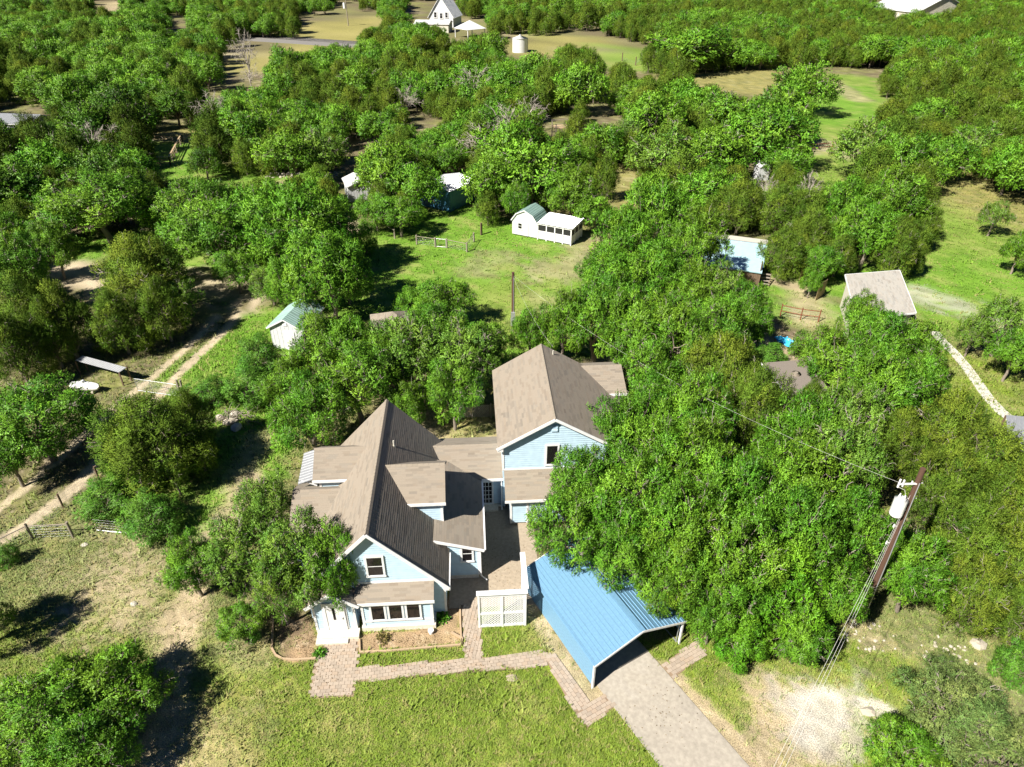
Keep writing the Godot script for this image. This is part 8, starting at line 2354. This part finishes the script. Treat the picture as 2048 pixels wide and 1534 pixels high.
	plant("far_dead", 7, 2.9, -138.3, 3.6, 6.3, 2.3, "bare grey tree nearest to and left of the wooden platform", g3)
	plant("far_dead", 1, -57.4, -140.9, 3.2, 6.5, 3.6, "bare grey tree nearest to and above the paddock fence", g3)
	plant("far_dead", 2, -21.9, -150.6, 2.8, 5.9, 5.5, "bare grey tree nearest to and below the white pavilion roof", g3)
	plant("far_dead", 16, 75.3, -137.3, 2.2, 3.4, 1.0, "small bare grey tree nearest to and right of the pipe fence in the meadow", g3)
	plant("far_dead", 12, -8.0, -157.2, 4.2, 8.3, 5.2, "large bare grey tree nearest to and below the white water tank", g3)
	plant("far_dead", 5, 56.6, -149.4, 2.2, 4.2, 0.7, "small bare grey tree nearest to and below the lone spreading oak", g3)

	# the rest of the woods, too many and too far to tell apart
	var r := RandomNumberGenerator.new()
	r.seed = 404
	var open := []
	open.append(PackedVector2Array([Vector2(67, -113), Vector2(78, -113), Vector2(80, -99), Vector2(58, -67), Vector2(49, -62), Vector2(43, -62), Vector2(42, -65), Vector2(46, -72), Vector2(47, -75), Vector2(53, -84), Vector2(60, -95)]))
	open.append(PackedVector2Array([Vector2(88, -215), Vector2(97, -205), Vector2(66, -127), Vector2(61, -117), Vector2(49, -117), Vector2(64, -162)]))
	open.append(PackedVector2Array([Vector2(51, -205), Vector2(75, -211), Vector2(62, -170), Vector2(52, -168), Vector2(45, -179)]))
	open.append(PackedVector2Array([Vector2(24, -300), Vector2(45, -255), Vector2(36, -203), Vector2(31, -215), Vector2(28, -255)]))
	open.append(PackedVector2Array([Vector2(6, -264), Vector2(21, -294), Vector2(21, -261), Vector2(9, -227)]))
	open.append(PackedVector2Array([Vector2(-98, -277), Vector2(-57, -271), Vector2(-52, -250), Vector2(-77, -243)]))
	open.append(PackedVector2Array([Vector2(-93, -343), Vector2(-65, -379), Vector2(-53, -300), Vector2(-73, -294)]))
	open.append(PackedVector2Array([Vector2(-147, -335), Vector2(-141, -339), Vector2(-126, -300), Vector2(-131, -300)]))
	open.append(PackedVector2Array([Vector2(-231, -435), Vector2(-215, -435), Vector2(-181, -360), Vector2(-190, -360)]))
	open.append(PackedVector2Array([Vector2(-74, -150), Vector2(-65, -150), Vector2(-58, -130), Vector2(-53, -113), Vector2(-55, -106)]))
	open.append(PackedVector2Array([Vector2(-58, -113), Vector2(-40, -116), Vector2(-33, -117), Vector2(-30, -106), Vector2(-43, -104), Vector2(-52, -106)]))
	open.append(PackedVector2Array([Vector2(-89, -239), Vector2(-78, -239), Vector2(-60, -179), Vector2(-67, -179)]))
	open.append(PackedVector2Array([Vector2(15, -122), Vector2(21, -117), Vector2(17, -98), Vector2(13, -95), Vector2(12, -104)]))
	open.append(PackedVector2Array([Vector2(52, -125), Vector2(59, -122), Vector2(52, -108), Vector2(45, -97), Vector2(46, -110)]))
	open.append(PackedVector2Array([Vector2(-13, -113), Vector2(-6, -113), Vector2(-5, -90), Vector2(-11, -94)]))
	open.append(PackedVector2Array([Vector2(-56, -435), Vector2(-31, -435), Vector2(-22, -300), Vector2(-41, -317)]))
	open.append(PackedVector2Array([Vector2(-26, -343), Vector2(-12, -343), Vector2(-10, -282), Vector2(-22, -282)]))
	open.append(PackedVector2Array([Vector2(-2, -285), Vector2(7, -285), Vector2(6, -237), Vector2(-1, -237)]))
	open.append(PackedVector2Array([Vector2(8, -157), Vector2(14, -157), Vector2(12, -136), Vector2(7, -136)]))
	open.append(PackedVector2Array([Vector2(40, -119), Vector2(44, -119), Vector2(40, -106), Vector2(36, -106)]))
	open.append(PackedVector2Array([Vector2(-112, -161), Vector2(-101, -159), Vector2(-94, -145), Vector2(-103, -146)]))
	open.append(PackedVector2Array([Vector2(-27, -113), Vector2(-24, -113), Vector2(-21, -96), Vector2(-24, -96)]))
	open.append(PackedVector2Array([Vector2(-87, -384), Vector2(-87, -435), Vector2(-59, -303), Vector2(-65, -300)]))
	open.append(PackedVector2Array([Vector2(199, -435), Vector2(239, -435), Vector2(195, -351), Vector2(174, -351)]))
	open.append(PackedVector2Array([Vector2(-31, -136), Vector2(-26, -134), Vector2(-25, -124), Vector2(-29, -127)]))
	open.append(PackedVector2Array([Vector2(-22, -157), Vector2(-13, -152), Vector2(-14, -141), Vector2(-20, -141)]))
	open.append(PackedVector2Array([Vector2(17, -165), Vector2(23, -162), Vector2(21, -146), Vector2(16, -146)]))
	var lists := {"far_oak": [], "far_juniper": []}
	var z := -95.0
	while z > -560.0:
		var half := (18.0 - z * 0.838) * 0.78 + 20.0
		var x := -half
		while x < half:
			var at := Vector2(x + r.randf_range(-2.4, 2.4), z + r.randf_range(-2.4, 2.4))
			x += 4.7
			if at.length() < 161.3:
				continue
			var rad := r.randf_range(2.2, 4.3)
			var high := rad * r.randf_range(1.4, 1.9) + 0.8
			var inside := false
			for p in open:
				for q in [1.0, 1.05, 1.1, 1.15, 1.2, 1.25]:
					if q > 33.0 / (33.0 - high * 0.85) + 0.02:
						break
					if Geometry2D.is_point_in_polygon(at * q, p) or Geometry2D.is_point_in_polygon(at * q + Vector2(rad * 1.1, 0), p) or Geometry2D.is_point_in_polygon(at * q - Vector2(rad * 1.1, 0), p):
						inside = true
			if inside or big.get_noise_2d(at.x * 0.8, at.y * 0.8) < -0.26:
				continue
			var j := mid.get_noise_2d(at.x * 0.12 + 300.0, at.y * 0.12) + r.randf_range(-0.25, 0.25) < (0.2 if at.x > 0 else -0.05)
			if j:
				rad *= 0.8
			lists["far_juniper" if j else "far_oak"].append([at.x, at.y, rad, r.randi() % 30, r.randf() * TAU, high])
		z -= 4.4
	mass("distant_oaks", "far_oak", lists["far_oak"])
	mass("distant_junipers", "far_juniper", lists["far_juniper"])
